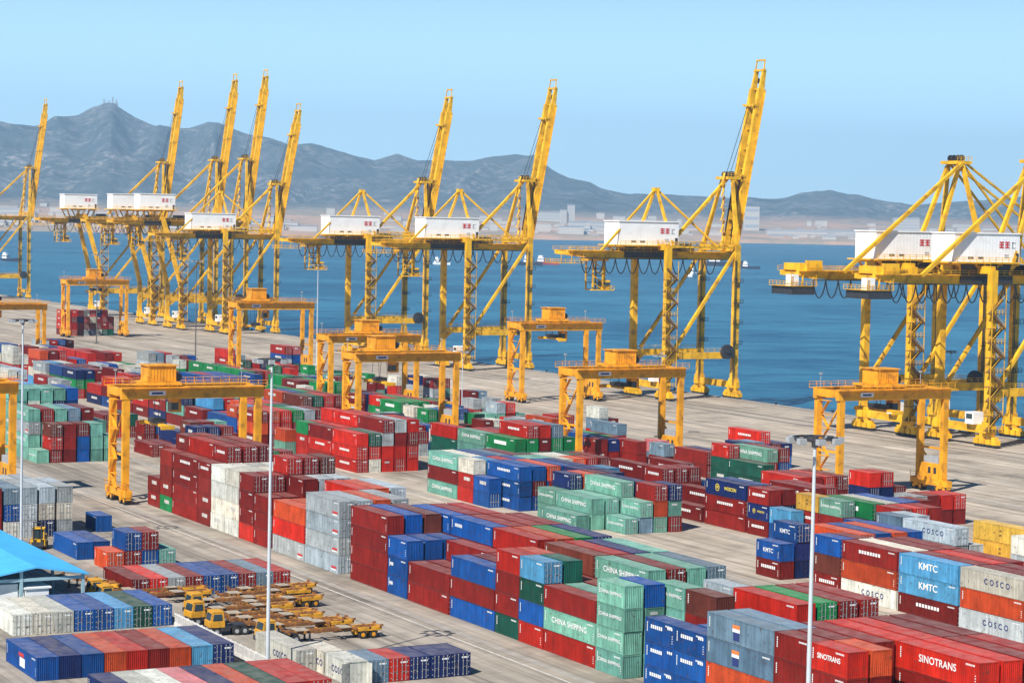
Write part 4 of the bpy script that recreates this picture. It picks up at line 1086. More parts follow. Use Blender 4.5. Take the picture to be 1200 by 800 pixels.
(5, 4, 246.2, 571, 20, (8, 8,), (0, 0,)),
(5, 5, 249, 571, 20, (8, 8,), (0, 0,)),
(5, 2, 240.6, 578, 40, (1, 1,), (0, 0,)),
(5, 3, 243.4, 578, 40, (8, 1,), (0, 0,)),
(5, 4, 246.2, 578, 40, (8, 8,), (0, 0,)),
(5, 3, 243.4, 595, 40, (8, 8,), (0, 0,)),
(5, 4, 246.2, 595, 40, (9, 9,), (0, 0,)),
(5, 1, 237.8, 604, 40, (4, 4,), (0, 0,)),
(5, 2, 240.6, 617, 40, (8, 8,), (0, 0,)),
(5, 3, 243.4, 617, 40, (1, 1,), (0, 0,)),
(5, 4, 246.2, 617, 40, (1, 0,), (0, 0,)),
(5, 2, 240.6, 629.6, 40, (8, 8,), (0, 0,)),
(5, 3, 243.4, 629.6, 40, (1, 0,), (0, 0,)),
(5, 2, 240.6, 642.2, 40, (8, 8,), (0, 0,)),
(5, 3, 243.4, 642.2, 40, (0, 9,), (0, 0,)),
(5, 2, 240.6, 654.8, 40, (8, 8,), (0, 0,)),
(5, 1, 237.8, 668, 20, (8, 10,), (0, 0,)),
(5, 2, 240.6, 668, 20, (1, 1,), (0, 0,)),
(5, 1, 237.8, 690, 20, (11,), (0,)),
(5, 2, 240.6, 690, 20, (1,), (0,)),
(5, 3, 243.4, 690, 20, (11, 11,), (0, 0,)),
(5, 4, 246.2, 690, 20, (1, 1,), (0, 0,)),
(5, 5, 249, 690, 20, (4, 4,), (0, 0,)),
(5, 2, 240.6, 705, 40, (11, 11,), (0, 0,)),
(5, 3, 243.4, 705, 40, (11, 12,), (0, 0,)),
(5, 4, 246.2, 705, 40, (1, 0,), (0, 0,)),
(6, 3, 265.9, 389, 40, (1, 4, 0,), (0, 0, 2,)),
(6, 4, 268.7, 389, 40, (1, 1,), (0, 0,)),
(6, 5, 271.5, 389, 40, (4, 5,), (0, 0,)),
(6, 5, 271.5, 402, 20, (1, 4,), (0, 0,)),
(6, 1, 260.3, 438, 40, (0, 12,), (0, 2,)),
(6, 2, 263.1, 451, 20, (0, 12, 10,), (0, 0, 2,)),
(6, 3, 265.9, 451, 20, (0, 1,), (0, 0,)),
(6, 0, 257.5, 462, 20, (11, 0,), (0, 0,)),
(6, 1, 260.3, 462, 20, (1, 0,), (0, 0,)),
(6, 5, 271.5, 534, 20, (1, 1,), (0, 0,)),
(6, 6, 274.3, 534, 20, (1, 12,), (0, 0,)),
(6, 3, 265.9, 545, 20, (1, 11, 1,), (0, 0, 0,)),
(6, 4, 268.7, 545, 20, (1, 7, 1,), (0, 0, 0,)),
(6, 1, 260.3, 556, 20, (0, 0, 10,), (0, 0, 0,)),
(6, 3, 265.9, 556, 20, (10, 10, 5,), (0, 0, 0,)),
(6, 4, 268.7, 556, 20, (10, 10, 10,), (0, 0, 0,)),
(6, 5, 271.5, 556, 20, (7, 1,), (0, 0,)),
(6, 0, 257.5, 575, 20, (7, 10,), (0, 0,)),
(6, 1, 260.3, 575, 20, (1, 1,), (0, 0,)),
(6, 2, 263.1, 575, 20, (7, 1,), (0, 0,)),
(6, 0, 257.5, 590, 20, (11, 1,), (0, 0,)),
(6, 1, 260.3, 590, 20, (1, 1,), (0, 0,)),
(6, 4, 268.7, 612, 20, (9, 9,), (0, 0,)),
(6, 5, 271.5, 612, 20, (11, 11,), (0, 0,)),
(6, 3, 265.9, 650, 40, (0, 0, 4, 0,), (0, 0, 0, 0,)),
(6, 4, 268.7, 650, 40, (9, 9, 4, 14,), (0, 0, 0, 0,)),
(6, 0, 257.5, 663, 20, (9, 9,), (0, 0,)),
(6, 1, 260.3, 663, 20, (0, 0,), (0, 0,)),
(6, 2, 263.1, 663, 20, (5, 5,), (0, 0,)),
(6, 0, 257.5, 677, 40, (0, 0, 0,), (0, 0, 0,)),
(6, 2, 263.1, 690, 20, (5, 5,), (0, 0,)),
(6, 3, 265.9, 690, 20, (12, 12,), (0, 0,)),
(6, 3, 265.9, 574, 20, (5,), (0,)),
(6, 4, 268.7, 574, 20, (0,), (0,)),
(6, 5, 271.5, 574, 20, (11, 7,), (0, 0,)),
(6, 3, 265.9, 587, 20, (10,), (0,)),
(6, 4, 268.7, 587, 20, (7,), (0,)),
(6, 5, 271.5, 587, 20, (10,), (0,)),
(6, 0, 257.5, 600, 20, (5,), (0,)),
(6, 1, 260.3, 600, 20, (5, 7,), (0, 0,)),
(6, 2, 263.1, 600, 20, (1, 8,), (0, 0,)),
(6, 3, 265.9, 600, 20, (8,), (0,)),
(6, 5, 271.5, 600, 20, (4, 8,), (0, 0,)),
(6, 0, 257.5, 625, 20, (7, 0,), (0, 0,)),
(6, 1, 260.3, 625, 20, (8,), (0,)),
(6, 2, 263.1, 625, 20, (5,), (0,)),
(6, 3, 265.9, 625, 20, (4,), (0,)),
(6, 5, 271.5, 625, 20, (1,), (0,)),
(6, 0, 257.5, 638, 20, (8, 8,), (0, 0,)),
(6, 1, 260.3, 638, 20, (4, 1,), (0, 0,)),
(6, 2, 263.1, 638, 20, (11, 0,), (0, 0,)),
(6, 3, 265.9, 638, 20, (10,), (0,)),
(6, 4, 268.7, 638, 20, (7, 8,), (0, 0,)),
(6, 5, 271.5, 638, 20, (11,), (0,)),
(6, 0, 257.5, 470, 20, (1,), (0,)),
(6, 1, 260.3, 470, 20, (11,), (0,)),
(6, 2, 263.1, 470, 20, (0,), (0,)),
(6, 0, 257.5, 484, 20, (0,), (0,)),
(6, 1, 260.3, 484, 20, (11,), (0,)),
(6, 2, 263.1, 484, 20, (1,), (0,)),
(6, 0, 257.5, 497, 20, (7,), (0,)),
(6, 1, 260.3, 497, 20, (7, 11,), (0, 0,)),
(6, 2, 263.1, 497, 20, (1, 0,), (0, 0,)),
(6, 3, 265.9, 497, 20, (7,), (0,)),
(6, 0, 257.5, 510, 20, (0,), (0,)),
(6, 1, 260.3, 510, 20, (0, 11,), (0, 0,)),
(6, 2, 263.1, 510, 20, (11,), (0,)),
(6, 3, 265.9, 510, 20, (7, 11,), (0, 0,)),
(4, 0, 208.5, 434, 20, (11, 1,), (0, 0,)),
(4, 1, 211.3, 434, 20, (4,), (0,)),
(4, 2, 214.1, 434, 20, (11, 10,), (0, 0,)),
(4, 3, 216.9, 434, 20, (11, 10,), (0, 0,)),
(4, 4, 219.7, 434, 20, (11, 1,), (0, 0,)),
(4, 5, 222.5, 434, 20, (11, 11,), (0, 0,)),
(4, 0, 208.5, 460, 20, (7,), (0,)),
(4, 1, 211.3, 460, 20, (10, 1,), (0, 0,)),
(4, 2, 214.1, 460, 20, (1, 8,), (0, 0,)),
(4, 3, 216.9, 460, 20, (0, 7,), (0, 0,)),
(4, 4, 219.7, 460, 20, (1, 7,), (0, 0,)),
(4, 5, 222.5, 460, 20, (0,), (0,)),
(4, 0, 208.5, 476, 20, (1,), (0,)),
(4, 2, 214.1, 476, 20, (1, 4,), (0, 0,)),
(4, 3, 216.9, 476, 20, (8,), (0,)),
(4, 4, 219.7, 476, 20, (1, 7,), (0, 0,)),
(4, 5, 222.5, 476, 20, (0, 11,), (0, 0,)),
(5, 0, 235, 455, 20, (8, 1,), (0, 0,)),
(5, 1, 237.8, 455, 20, (0, 10,), (0, 0,)),
(5, 3, 243.4, 455, 20, (10, 11,), (0, 0,)),
(5, 4, 246.2, 455, 20, (8, 11,), (0, 0,)),
(5, 0, 235, 470, 20, (8,), (0,)),
(5, 1, 237.8, 470, 20, (1,), (0,)),
(5, 2, 240.6, 470, 20, (0, 8,), (0, 0,)),
(5, 4, 246.2, 470, 20, (11,), (0,)),
(5, 0, 235, 484, 20, (8, 8,), (0, 0,)),
(5, 1, 237.8, 484, 20, (10, 4,), (0, 0,)),
(5, 2, 240.6, 484, 20, (8, 1,), (0, 0,)),
(5, 3, 243.4, 484, 20, (10, 4,), (0, 0,)),
(5, 4, 246.2, 484, 20, (11,), (0,)),
(5, 0, 235, 492, 20, (4, 10,), (0, 0,)),
(5, 1, 237.8, 492, 20, (1,), (0,)),
(5, 2, 240.6, 492, 20, (7, 10,), (0, 0,)),
(5, 4, 246.2, 492, 20, (0, 4,), (0, 0,)),
(5, 0, 235, 560, 20, (1, 10,), (0, 0,)),
(5, 1, 237.8, 560, 20, (10,), (0,)),
(5, 2, 240.6, 560, 20, (8,), (0,)),
(7, 0, 272, 902, 20, (2, 0, 0, 1,), (0, 0, 0, 0,)),
(7, 0, 272, 908.5, 20, (1, 0, 0, 2,), (0, 0, 0, 0,)),
(7, 1, 274.6, 902, 20, (2, 0, 1, 0,), (0, 0, 0, 0,)),
(7, 1, 274.6, 908.5, 20, (0, 1, 0, 2,), (0, 0, 0, 0,)),
(7, 2, 277.2, 902, 20, (3, 1, 5, 0,), (0, 0, 0, 0,)),
(7, 2, 277.2, 908.5, 20, (0, 5, 1, 3,), (0, 0, 0, 0,)),
(7, 3, 279.8, 902, 20, (11, 3, 0, 10,), (0, 0, 0, 0,)),
(7, 3, 279.8, 908.5, 20, (10, 0, 3, 11,), (0, 0, 0, 0,)),
(7, 4, 282.4, 902, 20, (5, 3, 10, 0,), (0, 0, 0, 0,)),
(7, 4, 282.4, 908.5, 20, (0, 10, 3, 5,), (0, 0, 0, 0,)),
(7, 5, 285, 902, 20, (10, 1, 1, 5,), (0, 0, 0, 0,)),
(7, 5, 285, 908.5, 20, (5, 1, 1, 10,), (0, 0, 0, 0,)),
(7, 6, 287.6, 902, 20, (9, 1, 1, 0,), (0, 0, 0, 0,)),
(7, 6, 287.6, 908.5, 20, (0, 1, 1, 9,), (0, 0, 0, 0,)),
(7, 7, 290.2, 902, 20, (9, 1, 1,), (0, 0, 0,)),
(7, 7, 290.2, 908.5, 20, (1, 1, 9,), (0, 0, 0,)),
(8, 0, 68.59, 236.7, 40, (4,), (2,)),
(8, 1, 71.11, 236.7, 40, (5,), (1,)),
(8, 2, 73.63, 236.7, 40, (4,), (1,)),
(8, 3, 76.15, 236.7, 40, (2,), (1,)),
(8, 4, 78.67, 236.7, 40, (0,), (1,)),
(8, 5, 81.19, 236.7, 40, (1,), (1,)),
(8, 6, 83.71, 236.7, 40, (2,), (1,)),
(8, 7, 86.23, 236.7, 40, (6,), (1,)),
(8, 8, 88.75, 236.7, 40, (5,), (1,)),
(9, 0, 73.34, 263.28, 40, (10,), (2,)),
(9, 1, 75.84, 263.28, 40, (10,), (1,)),
(9, 2, 78.34, 263.28, 40, (10,), (1,)),
(9, 3, 80.84, 263.28, 40, (4,), (1,)),
(9, 4, 83.34, 263.28, 40, (4,), (1,)),
(9, 5, 85.84, 263.28, 40, (6,), (1,)),
(9, 6, 88.34, 263.28, 40, (9,), (1,)),
(9, 7, 90.84, 263.28, 40, (4,), (1,)),
(10, 0, 71.03, 214.33, 40, (5,), (2,)),
(10, 1, 73.53, 214.33, 40, (10,), (1,)),
(10, 2, 76.03, 214.33, 40, (10,), (1,)),
(10, 3, 78.53, 214.33, 40, (14,), (1,)),
(10, 4, 81.03, 214.33, 40, (5,), (1,)),
(10, 5, 83.53, 214.33, 40, (2,), (1,)),
(10, 6, 86.03, 214.33, 40, (9,), (1,)),
(10, 7, 88.53, 214.33, 40, (0,), (1,)),
(10, 8, 91.03, 214.33, 40, (0,), (1,)),
(12, 0, 94.57, 282.92, 40, (1,), (2,)),
(12, 1, 97.07, 282.92, 40, (0,), (1,)),
(12, 2, 99.57, 282.92, 40, (11,), (1,)),
(12, 3, 102.07, 282.92, 40, (1,), (1,)),
(12, 4, 104.57, 282.92, 40, (4,), (1,)),
(12, 5, 107.07, 282.92, 40, (4,), (1,)),
(12, 6, 109.57, 282.92, 40, (1,), (1,)),
(12, 7, 112.07, 282.92, 40, (12,), (1,)),
(12, 8, 114.57, 282.92, 40, (0,), (1,)),
(13, 0, 99.16, 307.34, 20, (2,), (2,)),
(13, 1, 101.71, 307.34, 20, (1, 4,), (1, 2,)),
(13, 2, 104.26, 307.34, 20, (4, 1,), (0, 1,)),
(13, 3, 106.81, 307.34, 20, (7,), (1,)),
(14, 0, 97.96, 318.04, 40, (4,), (2,)),
(14, 1, 100.56, 318.04, 40, (4,), (1,)),
(14, 3, 109.47, 345, 20, (4,), (2,)),
(11, -1, 96.01, 230.21, 40, (10,), (2,)),
(11, 0, 98.56, 228.41, 20, (10,), (2,)),
(11, 1, 98.62, 221.9, 20, (10,), (2,)),
(11, 2, 101.12, 221.9, 20, (12,), (1,)),
(11, 3, 103.62, 221.9, 20, (0,), (1,)),
(11, 4, 106.12, 221.9, 20, (5,), (1,)),
(11, 5, 108.62, 221.9, 20, (5,), (1,)),
(11, 6, 111.12, 221.9, 20, (5,), (1,)),
)
KEYS = tuple(COLS)
LABELS = """maroon long container third from the ground, nearest bay, fourth row, brick red corner block
bright red long container on stack top, nearest bay, fourth row, brick red corner block
bright red long container on stack top, nearest bay, fifth row, brick red corner block
maroon long container on stack top, nearest bay, sixth row, brick red corner block
bright red long container on stack top, nearest bay, seventh row, brick red corner block
maroon short container third from the ground, second bay, front row, brick red corner block
bright red short container on stack top, second bay, front row, brick red corner block
orange red short container on stack top, second bay, second row, brick red corner block
maroon short container third from the ground, fourth bay, front row, brick red corner block
maroon short container on stack top, fourth bay, front row, brick red corner block
maroon short container on stack top, fourth bay, second row, brick red corner block
maroon long container on stack top, third bay, third row, brick red corner block
bright red long container on stack top, third bay, fourth row, brick red corner block
bright red long container on stack top, third bay, fifth row, brick red corner block
maroon long container on stack top, third bay, sixth row, brick red corner block
maroon long container on stack top, third bay, seventh row, brick red corner block
orange red long container second from the ground, nearest bay, front row, slate and blue block
slate blue long container third from the ground, nearest bay, front row, slate and blue block
slate blue long container on stack top, nearest bay, front row, slate and blue block
slate blue long container on stack top, nearest bay, second row, slate and blue block
bright red long container on stack top, second bay, fifth row, slate and blue block
green long container on stack top, second bay, sixth row, slate and blue block
maroon long container on stack top, second bay, seventh row, slate and blue block
maroon long container on stack top, second bay, eighth row, slate and blue block
blue short container second from the ground, third bay, front row, slate and blue block
blue short container on stack top, third bay, front row, slate and blue block
blue short container at the stack bottom, fourth bay, front row, slate and blue block
blue short container second from the ground, fourth bay, front row, slate and blue block
blue short container on stack top, fourth bay, front row, slate and blue block
pale grey short container on stack top, sixth bay, fifth row, slate and blue block
mint green short container at the stack bottom, nearest bay, front row, mint-sided block
mint green short container second from the ground, nearest bay, front row, mint-sided block
mint green short container third from the ground, nearest bay, front row, mint-sided block
mint green short container on stack top, nearest bay, front row, mint-sided block
blue short container on stack top, nearest bay, second row, mint-sided block
brown short container on stack top, fifth bay, third row, slate and blue block
mint green short container third from the ground, seventh bay, third row, slate and blue block
mint green short container on stack top, seventh bay, third row, slate and blue block
bright red long container at the stack bottom, second bay, front row, mint-sided block
mint green long container second from the ground, second bay, front row, mint-sided block
maroon long container on stack top, second bay, front row, mint-sided block
mint green long container on stack top, third bay, fourth row, mint-sided block
maroon long container on stack top, third bay, fifth row, mint-sided block
mint green long container on stack top, third bay, sixth row, mint-sided block
slate blue long container on stack top, third bay, seventh row, mint-sided block
bright red short container at the stack bottom, fourth bay, front row, mint-sided block
blue short container second from the ground, fourth bay, front row, mint-sided block
dark green short container third from the ground, fourth bay, front row, mint-sided block
light blue short container on stack top, fourth bay, front row, mint-sided block
dark green short container on stack top, fourth bay, second row, mint-sided block
dark green short container at the stack bottom, sixth bay, front row, mint-sided block
maroon short container second from the ground, sixth bay, front row, mint-sided block
maroon short container third from the ground, sixth bay, front row, mint-sided block
bright red short container on stack top, sixth bay, front row, mint-sided block
brown long container on stack top, fifth bay, fourth row, mint-sided block
bright red long container on stack top, fifth bay, fifth row, mint-sided block
navy long container on stack top, fifth bay, sixth row, mint-sided block
mint green long container on stack top, fifth bay, seventh row, mint-sided block
blue long container at the stack bottom, nearest bay, front row, maroon and blue block
maroon long container second from the ground, nearest bay, front row, maroon and blue block
blue long container on stack top, nearest bay, front row, maroon and blue block
bright red long container on stack top, second bay, fourth row, maroon and blue block
orange red long container on stack top, second bay, fifth row, maroon and blue block
green long container on stack top, second bay, sixth row, maroon and blue block
navy long container on stack top, second bay, seventh row, maroon and blue block
maroon long container at the stack bottom, third bay, front row, maroon and blue block
maroon long container on stack top, third bay, front row, maroon and blue block
maroon long container on stack top, third bay, third row, maroon and blue block
blue long container on stack top, fourth bay, fourth row, maroon and blue block
maroon long container on stack top, fourth bay, fifth row, maroon and blue block
maroon long container on stack top, fourth bay, sixth row, maroon and blue block
maroon long container on stack top, fourth bay, seventh row, maroon and blue block
blue short container at the stack bottom, fifth bay, front row, maroon and blue block
blue short container second from the ground, fifth bay, front row, maroon and blue block
blue short container on stack top, fifth bay, front row, maroon and blue block
blue short container on stack top, fifth bay, second row, maroon and blue block
maroon long container at the stack bottom, seventh bay, front row, maroon and blue block
maroon long container second from the ground, seventh bay, front row, maroon and blue block
maroon long container third from the ground, seventh bay, front row, maroon and blue block
maroon long container on stack top, seventh bay, front row, maroon and blue block
blue long container on stack top, seventh bay, second row, maroon and blue block
blue long container on stack top, sixth bay, fourth row, maroon and blue block
pale grey long container at the stack bottom, nearest bay, front row, pale grey block
pale grey long container second from the ground, nearest bay, front row, pale grey block
pale grey long container third from the ground, nearest bay, front row, pale grey block
pale grey long container on stack top, nearest bay, front row, pale grey block
pale grey long container on stack top, nearest bay, second row, pale grey block
orange red long container on stack top, nearest bay, third row, pale grey block
pale grey long container on stack top, nearest bay, fourth row, pale grey block
pale grey long container at the stack bottom, second bay, front row, pale grey block
bright red long container second from the ground, second bay, front row, pale grey block
orange red long container on stack top, second bay, front row, pale grey block
bright red long container on stack top, second bay, fourth row, pale grey block
pale grey long container on stack top, second bay, sixth row, pale grey block
maroon short container at the stack bottom, nearest bay, front row, cream-sided block
maroon short container second from the ground, nearest bay, front row, cream-sided block
maroon short container on stack top, nearest bay, front row, cream-sided block
maroon short container on stack top, nearest bay, third row, cream-sided block
maroon short container second from the ground, second bay, front row, cream-sided block
maroon short container third from the ground, second bay, front row, cream-sided block
maroon short container on stack top, second bay, front row, cream-sided block
maroon short container on stack top, second bay, second row, cream-sided block
bright red short container on stack top, second bay, third row, cream-sided block
maroon short container on stack top, second bay, fourth row, cream-sided block
brown short container on stack top, second bay, fifth row, cream-sided block
white short container on stack top, third bay, front row, cream-sided block
white short container on stack top, fourth bay, front row, cream-sided block
maroon short container on stack top, nearest bay, front row, maroon block under gantry
maroon short container on stack top, nearest bay, second row, maroon block under gantry
maroon short container on stack top, nearest bay, third row, maroon block under gantry
maroon short container on stack top, nearest bay, fourth row, maroon block under gantry
maroon long container at the stack bottom, second bay, front row, maroon block under gantry
maroon long container second from the ground, second bay, front row, maroon block under gantry
maroon long container third from the ground, second bay, front row, maroon block under gantry
maroon long container on stack top, second bay, front row, maroon block under gantry
bright red long container on stack top, second bay, second row, maroon block under gantry
mint green short container on the ground, nearest bay, front row, far left mint block
bright red short container second from the ground, nearest bay, second row, far left mint block
brown short container on stack top, nearest bay, second row, far left mint block
mint green long container second from the ground, second bay, front row, far left mint block
pale grey long container third from the ground, second bay, front row, far left mint block
mint green long container on stack top, second bay, front row, far left mint block
mint green long container on stack top, third bay, second row, far left mint block
maroon long container on the ground, nearest bay, front row, low group beside gantry leg
maroon short container on stack top, second bay, third row, low group beside gantry leg
white short container at the stack bottom, nearest bay, second row, stacks beside blue roof
blue short container second from the ground, nearest bay, second row, stacks beside blue roof
slate blue short container on stack top, nearest bay, second row, stacks beside blue roof
pale grey short container at the stack bottom, nearest bay, third row, stacks beside blue roof
pale grey short container second from the ground, nearest bay, third row, stacks beside blue roof
pale grey short container on stack top, nearest bay, third row, stacks beside blue roof
navy short container at the stack bottom, nearest bay, fourth row, stacks beside blue roof
white short container second from the ground, nearest bay, fourth row, stacks beside blue roof
pale grey short container on stack top, nearest bay, fourth row, stacks beside blue roof
white short container second from the ground, nearest bay, fifth row, stacks beside blue roof
pale grey short container on stack top, nearest bay, fifth row, stacks beside blue roof
pale grey long container at the stack bottom, nearest bay, front row, block at right edge
orange red long container second from the ground, nearest bay, front row, block at right edge
white long container on stack top, nearest bay, front row, block at right edge
maroon long container at the stack bottom, second bay, front row, block at right edge
light blue long container second from the ground, second bay, front row, block at right edge
light blue long container on stack top, second bay, front row, block at right edge
maroon long container on stack top, second bay, second row, block at right edge
bright red long container on stack top, second bay, third row, block at right edge
maroon long container on stack top, second bay, fourth row, block at right edge
white long container at the stack bottom, third bay, front row, block at right edge
orange red long container second from the ground, third bay, front row, block at right edge
maroon long container on stack top, third bay, front row, block at right edge
white long container on stack top, third bay, second row, block at right edge
maroon long container on stack top, third bay, third row, block at right edge
maroon long container on stack top, third bay, fourth row, block at right edge
maroon short container at the stack bottom, fourth bay, front row, block at right edge
brown short container second from the ground, fourth bay, front row, block at right edge
blue short container on stack top, fourth bay, front row, block at right edge
orange red long container on stack top, nearest bay, third row, orange-topped block
blue long container on stack top, nearest bay, fourth row, orange-topped block
orange red long container on stack top, nearest bay, fifth row, orange-topped block
blue long container on stack top, nearest bay, sixth row, orange-topped block
maroon short container at the stack bottom, second bay, front row, orange-topped block
blue short container on stack top, second bay, front row, orange-topped block
navy short container at the stack bottom, second bay, second row, orange-topped block
navy short container second from the ground, second bay, second row, orange-topped block
blue short container on stack top, second bay, second row, orange-topped block
mint green short container on the ground, nearest bay, third row, mid-yard mint block
slate blue short container at the stack bottom, nearest bay, fourth row, mid-yard mint block
mint green short container on stack top, nearest bay, fourth row, mid-yard mint block
maroon short container on stack top, nearest bay, fifth row, mid-yard mint block
navy short container on stack top, nearest bay, sixth row, mid-yard mint block
mint green long container on the ground, second bay, front row, mid-yard mint block
mint green long container at the stack bottom, second bay, second row, mid-yard mint block
mint green long container on stack top, second bay, second row, mid-yard mint block
mint green long container on stack top, second bay, third row, mid-yard mint block
mint green long container on stack top, second bay, fourth row, mid-yard mint block
mint green short container on stack top, third bay, second row, mid-yard mint block
navy short container on stack top, third bay, third row, mid-yard mint block
blue long container at the stack bottom, nearest bay, second row, mid-yard blue block
blue long container second from the ground, nearest bay, second row, mid-yard blue block
blue long container on stack top, nearest bay, second row, mid-yard blue block
blue long container on stack top, nearest bay, third row, mid-yard blue block
white short container on stack top, second bay, front row, mid-yard blue block
mint green long container at the stack bottom, third bay, front row, mid-yard blue block
maroon long container second from the ground, third bay, front row, mid-yard blue block
mint green long container on stack top, third bay, front row, mid-yard blue block
bright red long container at the stack bottom, nearest bay, front row, bright red block
bright red long container second from the ground, nearest bay, front row, bright red block
bright red long container on stack top, nearest bay, front row, bright red block
dark green long container on stack top, nearest bay, second row, bright red block
maroon long container on stack top, nearest bay, third row, bright red block
bright red long container second from the ground, second bay, front row, bright red block
maroon long container on stack top, second bay, front row, bright red block
bright red long container on stack top, second bay, third row, bright red block
orange red long container second from the ground, second bay, front row, block behind white lamp
maroon long container on stack top, second bay, front row, block behind white lamp
maroon long container on stack top, third bay, front row, block behind white lamp
light blue long container on stack top, third bay, second row, block behind white lamp
orange red short container on stack top, nearest bay, front row, block behind white lamp
navy long container on stack top, fourth bay, front row, block behind white lamp
bright red long container on stack top, fifth bay, front row, block behind white lamp
bright red long container on stack top, sixth bay, front row, block behind white lamp
white long container on stack top, nearest bay, second row, silver and yellow block
pale grey long container on stack top, third bay, front row, silver and yellow block
yellow long container second from the ground, second bay, fourth row, silver and yellow block
yellow long container on stack top, second bay, fourth row, silver and yellow block
slate blue short container on stack top, fourth bay, front row, silver and yellow block
maroon short container on stack top, fifth bay, fifth row, silver and yellow block
mint green short container on stack top, seventh bay, second row, silver and yellow block
maroon short container second from the ground, eighth bay, second row, silver and yellow block
yellow short container on stack top, eighth bay, second row, silver and yellow block
green long container on stack top, sixth bay, third row, silver and yellow block
light blue short container on stack top, ninth bay, front row, silver and yellow block
maroon short container at the stack bottom, nearest bay, front row, navy-topped maroon block
navy short container second from the ground, nearest bay, front row, navy-topped maroon block
maroon short container on stack top, nearest bay, front row, navy-topped maroon block
maroon short container on stack top, nearest bay, second row, navy-topped maroon block
maroon long container on stack top, nearest bay, fourth row, navy-topped maroon block
maroon long container at the stack bottom, second bay, front row, navy-topped maroon block
maroon long container second from the ground, second bay, front row, navy-topped maroon block
navy long container on stack top, second bay, front row, navy-topped maroon block
maroon long container on the ground, third bay, front row, navy-topped maroon block
maroon long container on stack top, third bay, second row, navy-topped maroon block
maroon short container on stack top, fourth bay, front row, navy-topped maroon block
maroon short container on stack top, fourth bay, second row, navy-topped maroon block
maroon long container on stack top, fifth bay, front row, navy-topped maroon block
maroon long container on stack top, fifth bay, fourth row, navy-topped maroon block
green long container on stack top, nearest bay, front row, green and rust block
bright red long container on stack top, nearest bay, second row, green and rust block
mint green long container on stack top, second bay, front row, green and rust block
dark green long container second from the ground, third bay, front row, green and rust block
bright red long container on stack top, third bay, front row, green and rust block
brown long container on stack top, nearest bay, front row, far blue-topped block
blue long container on stack top, second bay, front row, far blue-topped block
bright red short container on stack top, nearest bay, fifth row, dark green block
bright red short container on stack top, nearest bay, sixth row, dark green block
bright red short container on stack top, second bay, third row, dark green block
bright red long container on stack top, third bay, second row, dark green block
maroon long container on stack top, third bay, fifth row, dark green block
dark green long container on stack top, fourth bay, third row, dark green block
mint green long container on stack top, fifth bay, fourth row, dark green block
bright red short container on stack top, sixth bay, third row, dark green block
maroon long container on stack top, seventh bay, fifth row, dark green block
slate blue short container on stack top, eighth bay, fifth row, dark green block
maroon short container on stack top, ninth bay, fourth row, dark green block
maroon short container on stack top, tenth bay, second row, dark green block
green long container on stack top, nearest bay, second row, green row under gantry
bright red long container on stack top, nearest bay, fourth row, quayside slate block
slate blue long container on stack top, second bay, second row, quayside slate block
white short container on stack top, third bay, third row, quayside slate block
blue long container on the ground, first from left, front row inside fence
navy long container on the ground, second from left, front row inside fence
blue long container on the ground, third from left, front row inside fence
orange red long container on the ground, fourth from left, front row inside fence
bright red long container on the ground, fifth from left, front row inside fence
maroon long container on the ground, sixth from left, front row inside fence
orange red long container on the ground, seventh from left, front row inside fence
light blue long container on the ground, eighth from left, front row inside fence
navy long container on the ground, ninth from left, front row inside fence
white long container on the ground, first from left, row against blue-roofed shed
white long container on the ground, second from left, row against blue-roofed shed
white long container on the ground, third from left, row against blue-roofed shed
blue long container on the ground, fourth from left, row against blue-roofed shed
blue long container on the ground, fifth from left, row against blue-roofed shed
light blue long container on the ground, sixth from left, row against blue-roofed shed
dark green long container on the ground, seventh from left, row against blue-roofed shed
blue long container on the ground, eighth from left, row against blue-roofed shed
navy long container on the ground, first from left, row along bottom edge
white long container on the ground, second from left, row along bottom edge
white long container on the ground, third from left, row along bottom edge
pink long container on the ground, fourth from left, row along bottom edge
navy long container on the ground, fifth from left, row along bottom edge
orange red long container on the ground, sixth from left, row along bottom edge
dark green long container on the ground, seventh from left, row along bottom edge
bright red long container on the ground, eighth from left, row along bottom edge
bright red long container on the ground, ninth from left, row along bottom edge
maroon long container on the ground, first from left, row behind the trailers
bright red long container on the ground, second from left, row behind the trailers
pale grey long container on the ground, third from left, row behind the trailers
maroon long container on the ground, fourth from left, row behind the trailers
blue long container on the ground, fifth from left, row behind the trailers
blue long container on the ground, sixth from left, row behind the trailers
maroon long container on the ground, seventh from left, row behind the trailers
slate blue long container on the ground, eighth from left, row behind the trailers
bright red long container on the ground, ninth from left, row behind the trailers
orange red short container on the ground, first from left, small group above the long row
maroon short container at the stack bottom, second from left, small group above the long row
blue short container on stack top, second from left, small group above the long row
maroon short container on stack top, third from left, small group above the long row
mint green short container on the ground, fourth from left, small group above the long row
blue long container on the ground, first from left, pair beside the forklift
blue long container on the ground, second from left, pair beside the forklift
blue short container on the ground, fourth from left, pair beside the forklift
white long container on the ground, first from left, row outside the fence
white short container on the ground, first from left, row outside the fence
white short container on the ground, second from left, row outside the fence
slate blue short container on the ground, third from left, row outside the fence
bright red short container on the ground, fourth from left, row outside the fence
navy short container on the ground, fifth from left, row outside the fence
navy short container on the ground, sixth from left, row outside the fence
navy short container on the ground, seventh from left, row outside the fence""".split('\n')
li = 0
far_v, far_f, far_c, far_m = [], [], [], []
fbox = MB(); fcol = []
